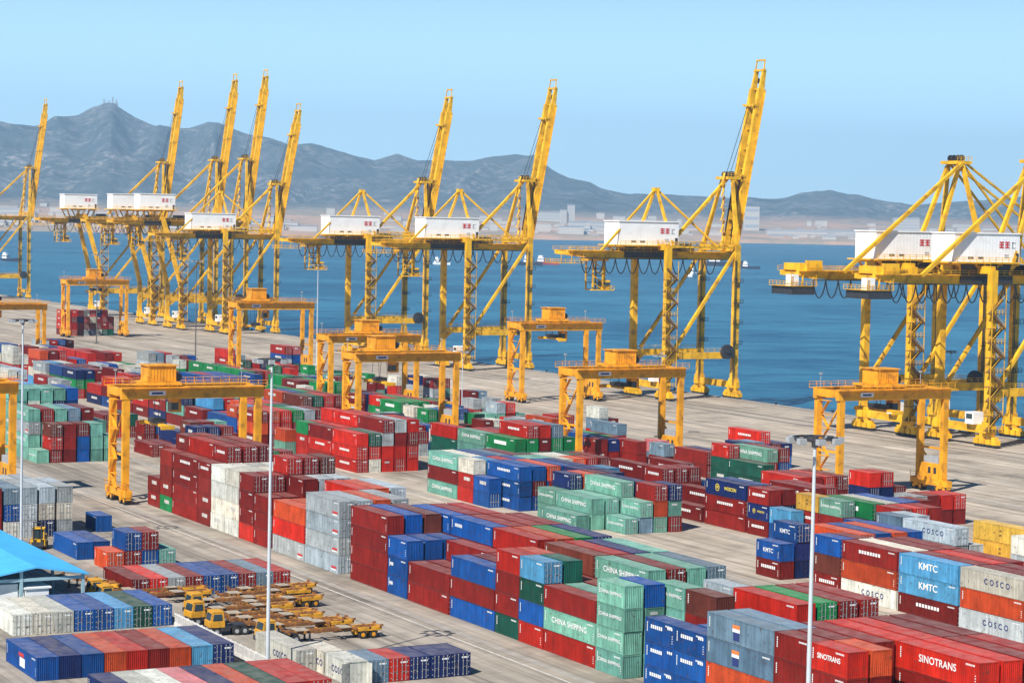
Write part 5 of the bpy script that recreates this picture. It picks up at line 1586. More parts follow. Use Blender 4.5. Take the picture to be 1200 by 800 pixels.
def far_container(x, y, z, L, col, door):
    n0 = len(fbox.f)
    fbox.box(x + 0.03, y + 0.05, z + 0.03, x + W - 0.03, y + L - 0.03, z + H - 0.03)
    for xx in (x, x + W - 0.14):
        for yy in (y, y + L - 0.14): fbox.box(xx, yy, z, xx + 0.14, yy + 0.14, z + H)
    fbox.box(x + 0.14, y, z, x + W - 0.14, y + 0.1, z + 0.16); fbox.box(x + 0.14, y, z + H - 0.12, x + W - 0.14, y + 0.1, z + H)
    fbox.box(x, y + 0.14, z + H - 0.12, x + 0.08, y + L - 0.14, z + H - 0.01)
    fcol.extend([col] * (len(fbox.f) - n0))
    n0 = len(fbox.f)
    if door:
        for f in (0.2, 0.4, 0.6, 0.8): fbox.box(x + W * f - 0.03, y - 0.0, z + 0.17, x + W * f + 0.03, y + 0.04, z + H - 0.13)
        fbox.box(x + 0.25, y + 0.0, z + 1.0, x + W - 0.25, y + 0.03, z + 1.08)
        fcol.extend([(0.42, 0.42, 0.41, 1)] * (len(fbox.f) - n0))
    elif random.random() < 0.3:
        fbox.box(x + 0.6, y + 0.02, z + 1.75, x + 1.6, y + 0.045, z + 2.1); fcol.extend([(0.6, 0.6, 0.58, 1)] * (len(fbox.f) - n0))
    n0 = len(fbox.f)
    if random.random() < 0.55:
        a = random.uniform(0.2, 0.35); fbox.box(x + 0.012, y + L * a, z + 1.3, x + 0.02, y + L * (a + 0.4), z + 1.9); fcol.extend([(0.62, 0.6, 0.56, 1)] * (len(fbox.f) - n0))
LANES = '01234567ABCKMNO'
for lane, row, X, Y, LL, cols, flags in TABLE:
    lane = LANES[lane]; L = 12.19 if LL == 40 else 6.06
    for k, (ci, fl) in enumerate(zip(cols, flags)):
        ch = KEYS[ci]
        z = k * 2.6; rnd = random.Random(int(X * 100) * 7919 + int(Y * 100) * 31 + k)
        jx, jy = rnd.uniform(-0.05, 0.05), rnd.uniform(-0.06, 0.06)
        base = COLS[ch]; v = rnd.uniform(0.56, 1.0); hv = rnd.uniform(-0.06, 0.06)
        col = (min(0.86, base[0] * v * (1 + hv)), min(0.86, base[1] * v), min(0.86, base[2] * v * (1 - hv)), 1)
        door = rnd.random() < 0.55
        if lane == 'A': door = (ch == 'n' and row > 5)
        if lane in 'BMN' or (lane == 'K' and row > 0): door = True
        if lane == '1' and ch in 'tyb' : door = ch == 'y'
        if lane == '1' and Y < 190: door = False
        if fl == 0:
            far_container(X + jx, Y + jy, z, L, col, door); continue
        c = bpy.data.objects.new('shipping_container', BODY[(LL, 'door' if door else 'blank')]); C.objects.link(c)
        c.location = (X + jx, Y + jy, z); c.color = col
        tag(c, LABELS[li], 'container', 'stacked shipping containers'); li += 1
        opened = lane == 'K' and row == 1
        if door:
            for me_, x in ((DOORL, 0.155), (DOORR, W - 0.155)):
                d = bpy.data.objects.new('door', me_); C.objects.link(d); d.parent = c; d.location = (x, 0.004, 0); d.color = col
                if opened and x > 1: d.rotation_euler = (0, 0, R(100))
                if opened and x < 1: d.rotation_euler = (0, 0, R(-160))
        if opened: c['label'] = 'white short container with open door at left end of the row outside the fence'
        # lettering and marks on the side that faces inland
        if fl == 2:
            yr = round(Y)
            if ch == 't':
                side_text(c, L, 'CHINA SHIPPING', 0.95 if LL == 40 else 0.55, WHITE, 1.05, 1.4, None, xs=1.1)
            elif lane == 'K' and ch == 'w': side_text(c, L, 'COSCO', 1.0, INK, 1.25, 1.2, L * 0.38)
            elif lane == '3' and ch == 'l' and 224 < Y < 228: side_text(c, L, 'KMTC', 1.25, WHITE, 1.0, 1.45, L * 0.5, xs=1.15)
            elif lane == '3' and ch == 'b' and 264 < Y < 267: side_text(c, L, 'KMTC', 0.85, WHITE, 1.0, 1.3, L * 0.5, xs=1.1)
            elif lane in '34' and ch in 'wy' and (Y < 262): side_text(c, L, 'COSCO', 1.0, INK, 1.7, 1.35, L * 0.42)
            elif lane == '1' and Y < 174 and k == 3: side_text(c, L, 'SINOTRANS', 1.0 if LL == 40 else 0.72, WHITE, 1.05 if LL == 40 else 0.95, 1.5)
            elif lane == '4' and ch == 'n':
                big = LL == 40
                lo = MB(); r_ = 0.62 if big else 0.4; yc = L * 0.7
                for i in range(20):
                    a, b_ = 2 * math.pi * i / 20, 2 * math.pi * (i + 1) / 20
                    lo.quad((-0.012, yc + math.cos(a) * r_, 1.4 + math.sin(a) * r_), (-0.012, yc + math.cos(a) * r_ * 0.8, 1.4 + math.sin(a) * r_ * 0.8), (-0.012, yc + math.cos(b_) * r_ * 0.8, 1.4 + math.sin(b_) * r_ * 0.8), (-0.012, yc + math.cos(b_) * r_, 1.4 + math.sin(b_) * r_))
                lo.build('emblem', YMARK, c); side_text(c, L, 'W', r_ * 1.35, YMARK, 1, 1.4, yc, 'emblem_letter'); side_text(c, L, 'WOSCON', 0.8 if big else 0.45, YMARK, 0.95, 1.4, L * 0.38)
            elif ch == 'Y': side_text(c, L, 'm\nsc', 0.62, BLACKINK, 1.0, 1.45, L * 0.5)
            elif ch == 's' and lane == '1':
                side_patch(c, [(L * 0.5, 1.62, L * 0.5 + 1.35, 2.0, 0), (L * 0.5, 1.25, L * 0.5 + 1.35, 1.6, 1), (L * 0.5 + 0.1, 0.4, L * 0.5 + 1.2, 1.22, 2)], [ORANGE, WHITE, INK], 'flag_marking')
            elif lane == 'A' and row == 0:
                side_patch(c, [(4.6, 0.55, 6.6, 1.55, 0), (5.0, 1.65, 7.0, 2.05, 1)], [WHITE, REDMARK], 'emblem')
            elif ch == 'g': side_patch(c, [(L * 0.3, 1.05, L * 0.72, 1.75, 0)], [WHITE], 'name_plate')
            elif ch == 'y' and lane == '1': side_patch(c, [(0.5, 0.7, 2.4, 1.0, 0), (0.7, 0.4, 2.4, 0.6, 1)], [REDMARK, WHITE])
            elif lane == '1' and ch == 'b' and Y < 215: side_patch(c, strip_rects(L, 6, 1.55, 1.95, L * 0.42, L * 0.82) + strip_rects(L, 3, 1.9, 2.2, L * 0.08, L * 0.26), [WHITE], 'lettering')
            elif ch in 'rdb' and (lane in '346' or (lane == '1' and Y > 330) or (ch == 'b' and lane == '1')) and rnd.random() < (0.6 if lane != '1' else 0.45):
                a = 0.3 if LL == 40 else 0.2; bb = 0.7 if LL == 40 else 0.8
                if ch == 'b' and lane == '1': a, bb = 0.72, 0.9
                side_patch(c, strip_rects(L, 8, 1.3, 1.75, L * a, L * bb), [WHITE], 'lettering')
            if ch not in 'wY':
                vv = rnd.randrange(3); d = bpy.data.objects.new('marking', MARKS[(LL, vv)]); C.objects.link(d); d.parent = c
fm = fbox.mesh('background_containers', PAINT_FAR)
ca = fm.attributes.new('paint', 'FLOAT_COLOR', 'FACE'); ca.data.foreach_set('color', [v for c_ in fcol for v in c_])
fo = bpy.data.objects.new('background_containers', fm); C.objects.link(fo)
tag(fo, 'farther and mostly hidden shipping containers filling the yard stacks', 'containers', kind='stuff')

# ------------------------------------------------------------------ ship-to-shore cranes
def sts(G, gz, boom_up, blen, lean=0.0, mast=True, apex=None, label=''):
    root = empty('quay_crane', (0, 0, 0), 0, label, 'crane', 'ship-to-shore cranes along the quay')
    w = 9.2; top = gz + 3.4; ah = apex or (gz + 24)
    legt = 1.7
    for y in (-w, w):
        for x in (0, G):
            b = MB()
            if x == 0 and lean:
                b.beam((0, y, 3.6), (0, y, 19), legt, legt); b.beam((0, y, 18.6), (-lean, y * 0.72, top), legt, legt)
            else: b.beam((x, y, 3.6), (x, y, top + (1.0 if x else 0)), legt, legt)
            b.box(x - 1.1, y - 1.1, 3.3, x + 1.1, y + 1.1, 6.0)
            b.build('leg', YEL, root)
        b = MB(); b.beam((0.8, y, 12.8), (G - 0.8, y, 12.8), 1.3, 1.9)
        b.rail((1, y - 0.7, 13.8), (G - 1, y - 0.7, 13.8), mi=0)
        b.beam((0.6, y, 10), (3.4, y, 12.4), 1.1, 1.1)
        b.build('portal_beam', YEL, root)
        b = MB(); b.beam((G - 0.3, y, top - 1.0), (2.5, y, 14.2), 0.85, 0.85)
        b.build('diagonal_brace', YEL, root)
    for x in (0, G):
        b = MB(); b.beam((x, -w - 2.2, 4.2), (x, w + 2.2, 4.2), 1.25, 1.9)
        b.build('sill_beam', YEL, root)
        b = MB(); xx = x if not (x == 0 and lean) else -lean; yy = w if not (x == 0 and lean) else w * 0.72
        b.beam((xx, -yy, top), (xx, yy, top), 1.4, 1.8); b.rail((xx - 0.8, -yy, top + 0.9), (xx - 0.8, yy, top + 0.9)); b.build('cross_beam', YEL, root)
        for y in (-w + 0.4, w - 0.4):
            b = MB()
            for dy in (-3.2, -1.1, 1.1, 3.2):
                b.box(x - 0.75, y + dy - 0.8, 0.75, x + 0.75, y + dy + 0.8, 1.9); b.tube((x - 0.5, y + dy - 0.45, 0.5), (x + 0.5, y + dy - 0.45, 0.5), 0.42, 10, 1); b.tube((x - 0.5, y + dy + 0.45, 0.5), (x + 0.5, y + dy + 0.45, 0.5), 0.42, 10, 1)
            for dy in (-2.1, 2.1): b.box(x - 0.6, y + dy - 1.3, 1.9, x + 0.6, y + dy + 1.3, 2.6)
            b.box(x - 0.55, y - 2.2, 2.6, x + 0.55, y + 2.2, 3.4)
            b.build('bogie', [YEL, DARK], root)
    # trolley girders
    x0, x1 = -30.0, G + 3.0
    for y in (-3.4, 3.4):
        b = MB(); b.box(x0 + 9, y - 0.55, gz, x1, y + 0.55, gz + 2.2); b.hexa([(x0, y - 0.5, gz + 1.0), (x0 + 9, y - 0.5, gz), (x0 + 9, y + 0.5, gz), (x0, y + 0.5, gz + 1.0), (x0, y - 0.5, gz + 2.2), (x0 + 9, y - 0.5, gz + 2.2), (x0 + 9, y + 0.5, gz + 2.2), (x0, y + 0.5, gz + 2.2)])
        sgn = -1 if y < 0 else 1
        b.box(x0, y + sgn * 0.55, gz + 2.0, x1, y + sgn * 1.5, gz + 2.08) if sgn > 0 else b.box(x0, y - 1.5, gz + 2.0, x1, y - 0.55, gz + 2.08)
        b.rail((x0, y + sgn * 1.45, gz + 2.08), (x1, y + sgn * 1.45, gz + 2.08), 1.1, 2.6, 0.06)
        b.build('trolley_girder', YEL, root)
    b = MB()
    for x in (x0, x0 + 5, x0 + 10, 8, G + 2):
        b = MB(); b.box(x, -2.85, gz + 0.9, x + 0.5, 2.85, gz + 1.8); b.build('cross_tie', YEL, root)
    b = MB()
    b.box(x0 - 2.6, -4.5, gz - 1.6, x0 + 5, 4.5, gz - 1.5); b.rail((x0 - 2.6, -4.5, gz - 1.5), (x0 + 5, -4.5, gz - 1.5), 1.1, 1.3, 0.06); b.rail((x0 - 2.6, -4.5, gz - 1.5), (x0 - 2.6, 4.5, gz - 1.5), 1.1, 1.3, 0.06)
    for x in (x0 - 2.4, x0 + 1, x0 + 4.8): b.beam((x, -4.4, gz - 1.5), (x, -4.4, gz + 1.2), 0.15, 0.15)
    b.build('service_platform', YEL, root)
    # festoon loops
    b = MB(); fx = x0 + 4; n = 12; span = (G - 4 - fx) / n
    for i in range(n):
        a = fx + i * span; pts = [(a + span * t, -4.3, gz - 0.2 - 4.2 * (1 - (2 * t - 1) ** 2) ** 0.8) for t in [j / 10 for j in range(11)]]
        for p, q_ in zip(pts, pts[1:]): b.beam(p, q_, 0.22, 0.22)
    b.beam((fx, -4.3, gz - 0.1), (G, -4.3, gz - 0.1), 0.2, 0.25); b.build('festoon_cable', CABLE, root)
    # trolley with operator cab
    tx = x0 + 11
    if mast:
        b = MB(); b.box(tx - 3, -3, gz - 0.9, tx + 3, 3, gz - 0.15); b.box(tx - 1.5, -2.5, gz - 0.15, tx + 2.0, 2.5, gz + 1.6, 1)
        for dx, dy in ((-1.6, -2), (1.6, -2), (-1.6, 2), (1.6, 2)): b.beam((tx + dx, dy, gz - 0.8), (tx + dx, dy, gz - 9), 0.4, 0.4)
        for k in range(4): b.beam((tx - 1.6, -2, gz - 1 - 2 * k), (tx + 1.6, -2, gz - 3 - 2 * k), 0.25, 0.25); b.box(tx - 1.7, -2.1, gz - 3.2 - 2 * k, tx + 1.7, 2.1, gz - 3.0 - 2 * k, 1)
        b.box(tx - 1.8, -2.2, gz - 9.3, tx + 5.5, 2.2, gz - 9.0); b.rail((tx + 1.8, -2.2, gz - 9.0), (tx + 5.5, -2.2, gz - 9.0), 1.1, 1.0, 0.07)
        b.build('trolley', [YEL, DARK], root)
        b = MB(); b.box(tx + 1.9, -1.6, gz - 8.9, tx + 4.4, 1.2, gz - 6.4); b.box(tx + 1.85, -1.65, gz - 8.2, tx + 4.45, 1.0, gz - 7.0, 1); b.box(tx + 2.6, -0.6, gz - 6.4, tx + 3.4, 0.2, gz - 0.9); b.build('operator_cab', [YEL, GLASS], root)
    else:
        b = MB(); b.box(x0 - 2, -4.3, gz - 3.6, x0 + 4.5, 4.3, gz - 1.7, 1); b.box(x0 - 2, -4.3, gz - 1.5, x0 - 0.2, -1.5, gz + 1.2, 2); b.box(x0 + 0.5, -3.6, gz + 2.2, x0 + 4.8, 3.0, gz + 3.9); b.box(x0 + 2, -4.6, gz + 2.0, x0 + 6.4, -3.6, gz + 4.6); b.box(x0 - 2.2, -4.4, gz - 1.7, x0 + 5, 4.4, gz - 1.55)
        for x in (x0 - 1.8, x0 + 1, x0 + 4.2): b.beam((x, -4.2, gz - 1.6), (x, -4.2, gz + 0.8), 0.25, 0.25)
        b.build('rear_gear', [YEL, DARK, HOUSE], root)
    # machine house
    hx0, hx1 = (-13.5, 6.5)
    if not mast: hx0, hx1 = -7.5, 12.0
    if lean: hx0, hx1 = -17.5, -1.5
    b = MB(); hz0 = gz + (3.9 if mast else 5.2) + (3.0 if lean else 0); hh = 6.6; hw = 4.2; so = 5.2 - hw
    b.box(hx0, -hw, hz0, hx1, hw, hz0 + hh); b.box(hx0 - 0.25, -hw - 0.25, hz0 + hh, hx1 + 0.25, hw + 0.25, hz0 + hh + 0.3)
    n = int((hx1 - hx0) / 1.0)
    for i in range(1, n): b.box(hx0 + i - 0.03, -hw - 0.03, hz0 + 0.1, hx0 + i + 0.03, -hw, hz0 + hh - 0.1)
    house = b.build('machine_house', HOUSE, root)
    b = MB(); xs = hx1 - 6.2
    for k in range(2):
        a = xs + k * 1.7; zt = hz0 + hh * 0.62
        b.box(a, -5.27, zt - 0.75, a + 1.35, -5.235, zt - 0.45); b.box(a, -5.27, zt + 0.45, a + 1.35, -5.235, zt + 0.75); b.box(a + 0.5, -5.272, zt - 0.45, a + 0.85, -5.236, zt + 0.45); b.box(a, -5.27, zt - 0.12, a + 1.35, -5.234, zt + 0.16)
    b.box(xs + 3.7, -5.27, hz0 + hh * 0.5, xs + 4.9, -5.235, hz0 + hh * 0.52, 1); b.box(xs + 3.7, -5.27, hz0 + hh * 0.68, xs + 4.9, -5.235, hz0 + hh * 0.71, 1); b.box(xs + 3.8, -5.27, hz0 + hh * 0.52, xs + 4.1, -5.235, hz0 + hh * 0.71, 1)
    b.box(xs + 1.6, -5.27, hz0 + 1.0, xs + 2.9, -5.235, hz0 + 1.3, 1); b.box(xs + 1.6, -5.27, hz0 + 1.6, xs + 2.9, -5.235, hz0 + 1.8, 1)
    b.build('house_sign', [REDMARK, GREY], house, (0, so, 0))
    b = MB()
    for x in (hx0 + 4, hx0 + 7): b.box(x, -5.28, hz0 + 0.8, x + 1.6, -5.235, hz0 + 1.2)
    b.box(hx1 - 1.2, -5.28, hz0 + 0.1, hx1 - 0.3, -5.235, hz0 + 2.1); b.build('house_vent', DARK, house, (0, so, 0))
    b = MB(); b.box(hx0 - 0.8, -6.3, hz0 - 0.35, hx1 + 0.8, 6.3, hz0 - 0.02); b.rail((hx0 - 0.8, -6.3, hz0), (hx1 + 0.8, -6.3, hz0), 1.1, 1.8, 0.06)
    for x in (hx0 + 1, hx0 + 6, hx1 - 6, hx1 - 1):
        for y in (-4.6, 4.6): b.beam((x, y, hz0 - 0.3), (x + (2 if x < (hx0 + hx1) / 2 else -2), y * 0.76, gz + 2.1), 0.5, 0.5)
        b.box(x - 0.3, -5, hz0 - 0.9, x + 0.3, 5, hz0 - 0.35)
    b.box(hx0 + 3, -2.6, gz + 2.2, hx1 - 3, 2.6, gz + 2.9, 1); b.build('house_floor', [YEL, DARK], root)
    # upper frame over the water side legs
    ax = G + (2.2 if mast else -3.0)
    for y in (-w, w):
        b = MB(); b.beam((G, y, top), (ax, y * 0.28, ah), 1.15, 1.15, 0, 0.8, 0.8); b.build('frame_post', YEL, root)
    b = MB(); b.beam((ax - 0.6, -0.6 if mast else -3.2, ah - 0.4), (4.0 if mast else -18.0, -3.4 if mast else -5.6, gz + (4.2 if mast else 1.9)), 0.85, 0.85); b.build('back_stay', YEL, root)
    if not mast:
        for y in (-2.2, 2.2):
            b = MB(); b.beam((ax - 0.6, y, ah - 1), (G - 13.5, y * 1.9, gz + 2.2), 0.9, 0.9); b.build('rear_post', YEL, root)
    b = MB(); b.box(ax - 2.0, -3.3, ah - 0.5, ax + 2.6, 3.3, ah + 0.3)
    for y in (-2.2, -0.8, 0.8, 2.2): b.tube((ax + 0.2, y - 0.18, ah + 1.0), (ax + 0.2, y + 0.18, ah + 1.0), 0.85, 12, 1)
    b.rail((ax - 2, -3.3, ah + 0.3), (ax + 2.6, -3.3, ah + 0.3), 1.1, 1.1, 0.06)
    b.build('sheave_platform', [YEL, DARK], root)
    # ladder tower up to the top
    b = MB(); k = 0; z = top + 1
    while mast and z < ah - 2:
        t = (z - top) / (ah - top); xx = G - 2 + (ax - G - 1.0) * t; yy = -4.5 * (1 - t * 0.5)
        b.box(xx - 0.9, yy - 0.9, z, xx + 0.9, yy + 0.9, z + 0.12); b.beam((xx - 0.8, yy - 0.5, z), (xx + 0.8, yy + 0.5, z + 3.4), 0.5, 0.15); b.beam((xx - 0.8, yy - 0.8, z), (xx - 0.5, yy - 0.7, z + 3.6), 0.14, 0.14); b.beam((xx + 0.8, yy + 0.8, z), (xx + 1.0, yy + 0.7, z + 3.6), 0.14, 0.14); z += 3.5
    if mast: b.build('upper_ladder', YEL, root)
    # access and lattice, plus dark winch and tray added to read as shadow
    for y in (-w, w):
        b = MB()
        for z in range(16, int(gz) - 2, 6): b.box(G - 1.6, y - 1.6, z, G + 1.6, y - 0.8, z + 0.15); b.rail((G - 1.6, y - 1.55, z), (G + 1.6, y - 1.55, z), 1.1, 1.0, 0.06)
        b.beam((G - 1.2, y - 1.1, 4), (G - 1.2, y - 1.1, gz), 0.12, 0.12); b.beam((G - 0.7, y - 1.1, 4), (G - 0.7, y - 1.1, gz), 0.12, 0.12)
        for z in range(5, int(gz), 1): b.box(G - 1.2, y - 1.13, z, G - 0.7, y - 1.07, z + 0.08)
        b.build('leg_ladder', DARK, root)
    b = MB()
    for i in range(6):
        xa, xb = x0 + 12 + i * 6.0, x0 + 15 + i * 6.0
        if xb + 3 > x1: break
        b.beam((xa, -2.8, gz + 1.1), (xb, 2.8, gz + 1.1), 0.28, 0.28); b.beam((xb, 2.8, gz + 1.1), (xb + 3, -2.8, gz + 1.1), 0.28, 0.28)
    b.build('girder_lattice', YEL, root)
    b = MB(); b.box(hx1 + 0.8, -4.2, gz + 2.3, hx1 + 5.5, 3.6, gz + 3.6); b.box(hx1 + 1.2, -4.6, gz + 3.5, hx1 + 4.6, 2.0, gz + 4.5); b.tube((hx1 + 3, -4.8, gz + 3.4), (hx1 + 3, -3.4, gz + 3.4), 1.1, 14); b.build('shadow_winch', DARK, root)
    b = MB(); b.box(hx0 + 2, -4.4, gz + 0.2, hx1 - 2, -3.95, gz + 3.2) if mast else b.box(hx0 + 2, -4.4, gz + 0.2, hx1 - 2, -3.95, gz + 4.6)
    b.build('shadow_tray', DARK, root)
    if mast and not lean:
        b = MB()
        for k in range(5): b.beam((7.5 + k * 2.6, -w, top + 0.2), (8.8 + k * 2.6, -w, top + 1.6), 0.16, 0.16); b.beam((8.8 + k * 2.6, -w, top + 1.6), (10.1 + k * 2.6, -w, top + 0.2), 0.16, 0.16)
        b.beam((0, -w, top + 0.1), (G, -w, top + 0.1), 0.5, 0.6); b.beam((7, -w, top + 1.65), (21, -w, top + 1.65), 0.2, 0.2); b.rail((0, -w - 0.5, top + 0.4), (G, -w - 0.5, top + 0.4), 1.1, 1.6, 0.06); b.build('side_walkway', YEL, root)
    # small mast over the house
    if mast and not lean:
        mx, mz = 1.0, gz + 20.0
        for y, xb in ((-4.2, 4.6), (4.2, -3.4)):
            b = MB(); b.beam((mx, y * 0.1, mz), (xb, y, hz0), 0.72, 0.72); b.build('mast_leg', YEL, root)
        b = MB(); b.beam((mx - 0.6, -0.2, mz - 0.3), (-20.5, -6.0, gz + 2.0), 0.55, 0.55); b.build('mast_stay', YEL, root)
        b = MB(); b.beam((mx + 0.6, -0.2, mz - 0.3), (G - 2.5, -3.4, gz + 3.2), 0.55, 0.55); b.build('mast_stay', YEL, root)
        b = MB(); b.box(mx - 0.9, -0.9, mz - 0.6, mx + 0.9, 0.9, mz + 0.5); b.build('mast_head', YEL, root)
    # boom
    hgx, hgz = G + 3.2, gz + 1.2
    ang = R(82.4 if lean else 79.8) if boom_up else 0.0
    d = Vector((math.cos(ang), 0, math.sin(ang))); nrm = Vector((-math.sin(ang), 0, math.cos(ang)))
    P = lambda s_, y, h: Vector((hgx, y, hgz)) + d * s_ + nrm * h
    b = MB()
    for y in (-2.0, 2.0):
        yo = y
        b.hexa([P(0, yo - 0.62, -1.25), P(blen - 6, yo - 0.62, -1.25), P(blen - 6, yo + 0.62, -1.25), P(0, yo + 0.62, -1.25), P(0, yo - 0.62, 1.25), P(blen - 6, yo - 0.62, 1.25), P(blen - 6, yo + 0.62, 1.25), P(0, yo + 0.62, 1.25)])
        b.hexa([P(blen - 6, yo - 0.45, -0.8), P(blen, yo - 0.4, -0.3), P(blen, yo + 0.4, -0.3), P(blen - 6, yo + 0.45, -0.8), P(blen - 6, yo - 0.45, 0.9), P(blen, yo - 0.4, 0.7), P(blen, yo + 0.4, 0.7), P(blen - 6, yo + 0.45, 0.9)])
    for s_ in range(2, int(blen), 6):
        b.beam(P(s_, -1.3, 0.2), P(s_, 1.3, 0.2), 0.4, 0.4)
    for s_ in (blen * 0.42, blen * 0.8):
        b.beam(P(s_, -2.7, 1.5), P(s_, 2.7, 1.5), 0.7, 0.7); b.beam(P(s_, -2.6, 0.8), P(s_, -2.6, 2.4), 0.4, 0.6); b.beam(P(s_, 2.6, 0.8), P(s_, 2.6, 2.4), 0.4, 0.6)
    for y in (-2.9,):
        b.beam(P(1, y, -0.8), P(blen - 7, y, -0.8), 0.1, 0.9)
        for s_ in range(1, int(blen) - 7, 3): b.beam(P(s_, y - 0.4, -0.8), P(s_, y - 0.4, 0.3), 0.1, 0.1)
        b.beam(P(1, y - 0.4, 0.3), P(blen - 7, y - 0.4, 0.3), 0.1, 0.1)
    boom = b.build('boom', YEL, root)
    b = MB(); b.beam(P(blen - 0.4, -2.6, 0.4), P(blen - 0.4, 2.6, 0.4), 1.0, 0.6); b.beam(P(blen - 2, -2.4, 0.3), P(blen + 2.6, -2.0, 0.6), 0.3, 0.3); b.beam(P(blen - 2, 2.4, 0.3), P(blen + 2.6, 2.0, 0.6), 0.3, 0.3); b.beam(P(blen + 2.6, -2.2, 0.6), P(blen + 2.6, 2.2, 0.6), 0.5, 0.5); b.tube(P(blen - 3, 2.6, -1.2), P(blen - 3, 3.6, -1.2), 0.9, 10, 1)
    b.build('boom_tip', [YEL, DARK], boom)
    if boom_up:
        b = MB()
        for y in (-1.7, 1.7):
            b.beam((ax + 0.5, y, ah + 0.8), P(blen * 0.42, y, 1.8), 0.16, 0.16); b.beam((ax + 0.2, y * 0.6, ah + 1.2), P(blen * 0.8, y * 0.6, 1.8), 0.12, 0.12)
            b.beam(P(blen * 0.42, y, 1.8), P(blen * 0.1, y, 1.4), 0.3, 0.3)
        b.build('hoist_rope', CABLE, root)
    else:
        for y in (-2.4, 2.4):
            b = MB(); b.beam((ax, y, ah), P(blen * 0.42, y, 1.2), 0.5, 0.5); b.beam((ax + 0.4, y, ah + 0.3), P(blen * 0.82, y, 1.2), 0.5, 0.5); b.build('fore_stay', YEL, root)
    # zigzag stairs on the near land side leg
    b = MB(); z = 4.0; s_ = 1
    ftop = gz - 0.6
    while z < ftop - 3:
        b.box(-2.3, -w - 2.6, z, 2.3, -w - 0.85, z + 0.16, 1); b.rail((-2.0, -w - 2.6, z), (2.0, -w - 2.6, z), 1.1, 1.0, 0.06)
        b.beam((-1.8 * s_, -w - 1.9 + 0.5 * s_, z), (1.8 * s_, -w - 1.9 + 0.5 * s_, z + 3.4), 0.9, 0.45, 1); b.beam((-1.8 * s_, -w - 2.5, z + 1), (1.8 * s_, -w - 2.5, z + 4.4), 0.1, 0.1)
        z += 3.4; s_ = -s_
    for x in (-2.0, 2.0): b.beam((x, -w - 2.6, 3.8), (x, -w - 2.6, ftop), 0.16, 0.16)
    b.build('stair_tower', [YEL, STAIR], root)
    b = MB(); b.box(-1.9, -w + 3.2, 5.2, 1.2, -w + 6.2, 8.0); b.box(-1.95, -w + 3.6, 6.4, -1.88, -w + 5.8, 7.6, 1); b.build('control_hut', [HOUSE, GLASS], root)
    b = MB(); b.tube((G - 3.5, -w - 1.0, 13.9), (G - 3.5, -w - 2.1, 13.9), 2.1, 20); b.tube((G - 3.5, -w - 2.1, 13.9), (G - 3.5, -w - 2.4, 13.9), 0.6, 12); b.build('cable_reel', DARK, root)
    return root
LX = 343.0
craneA = sts(23.5, 40.6, True, 56.0, label='yellow quay crane with raised boom, nearest of the raised ones, alone right of centre')
craneA.location = (LX, 560, 0)
dup(craneA, (LX, 687, 0), 0, 'yellow quay crane with raised boom just right of mid-picture, white house centre')
dup(craneA, (LX, 768, 0), 0, 'yellow quay crane with raised boom left of mid-picture, its house leftmost of the centre pair')
dup(craneA, (LX, 916, 0), 0, 'shortest yellow quay crane of the crowded left group, its house lower than its neighbours')
craneB = sts(30.0, 45.6, True, 67.0, lean=8.0, apex=76, label='tall yellow quay crane with outward leaning legs, rightmost of the tall three')
craneB.location = (336.0, 951, 0)
dup(craneB, (336.0, 989, 0), 0, 'tall yellow quay crane with outward leaning legs, middle of the tall three')
dup(craneB, (336.0, 1063, 0), 0, 'tall yellow quay crane with outward leaning legs, leftmost of the tall three')
dup(craneB, (336.0, 1296, 0), 0, 'yellow quay crane cut by the left picture edge, its house out of view')
craneD = sts(22.5, 38.0, False, 50.0, mast=False, apex=67.5, label='yellow quay crane with lowered boom, left one of the pair at right edge')
craneD.location = (LX + 1, 449, 0)
dup(craneD, (LX + 2.5, 421, 0), 0, 'yellow quay crane with lowered boom, right one of the pair at right edge')

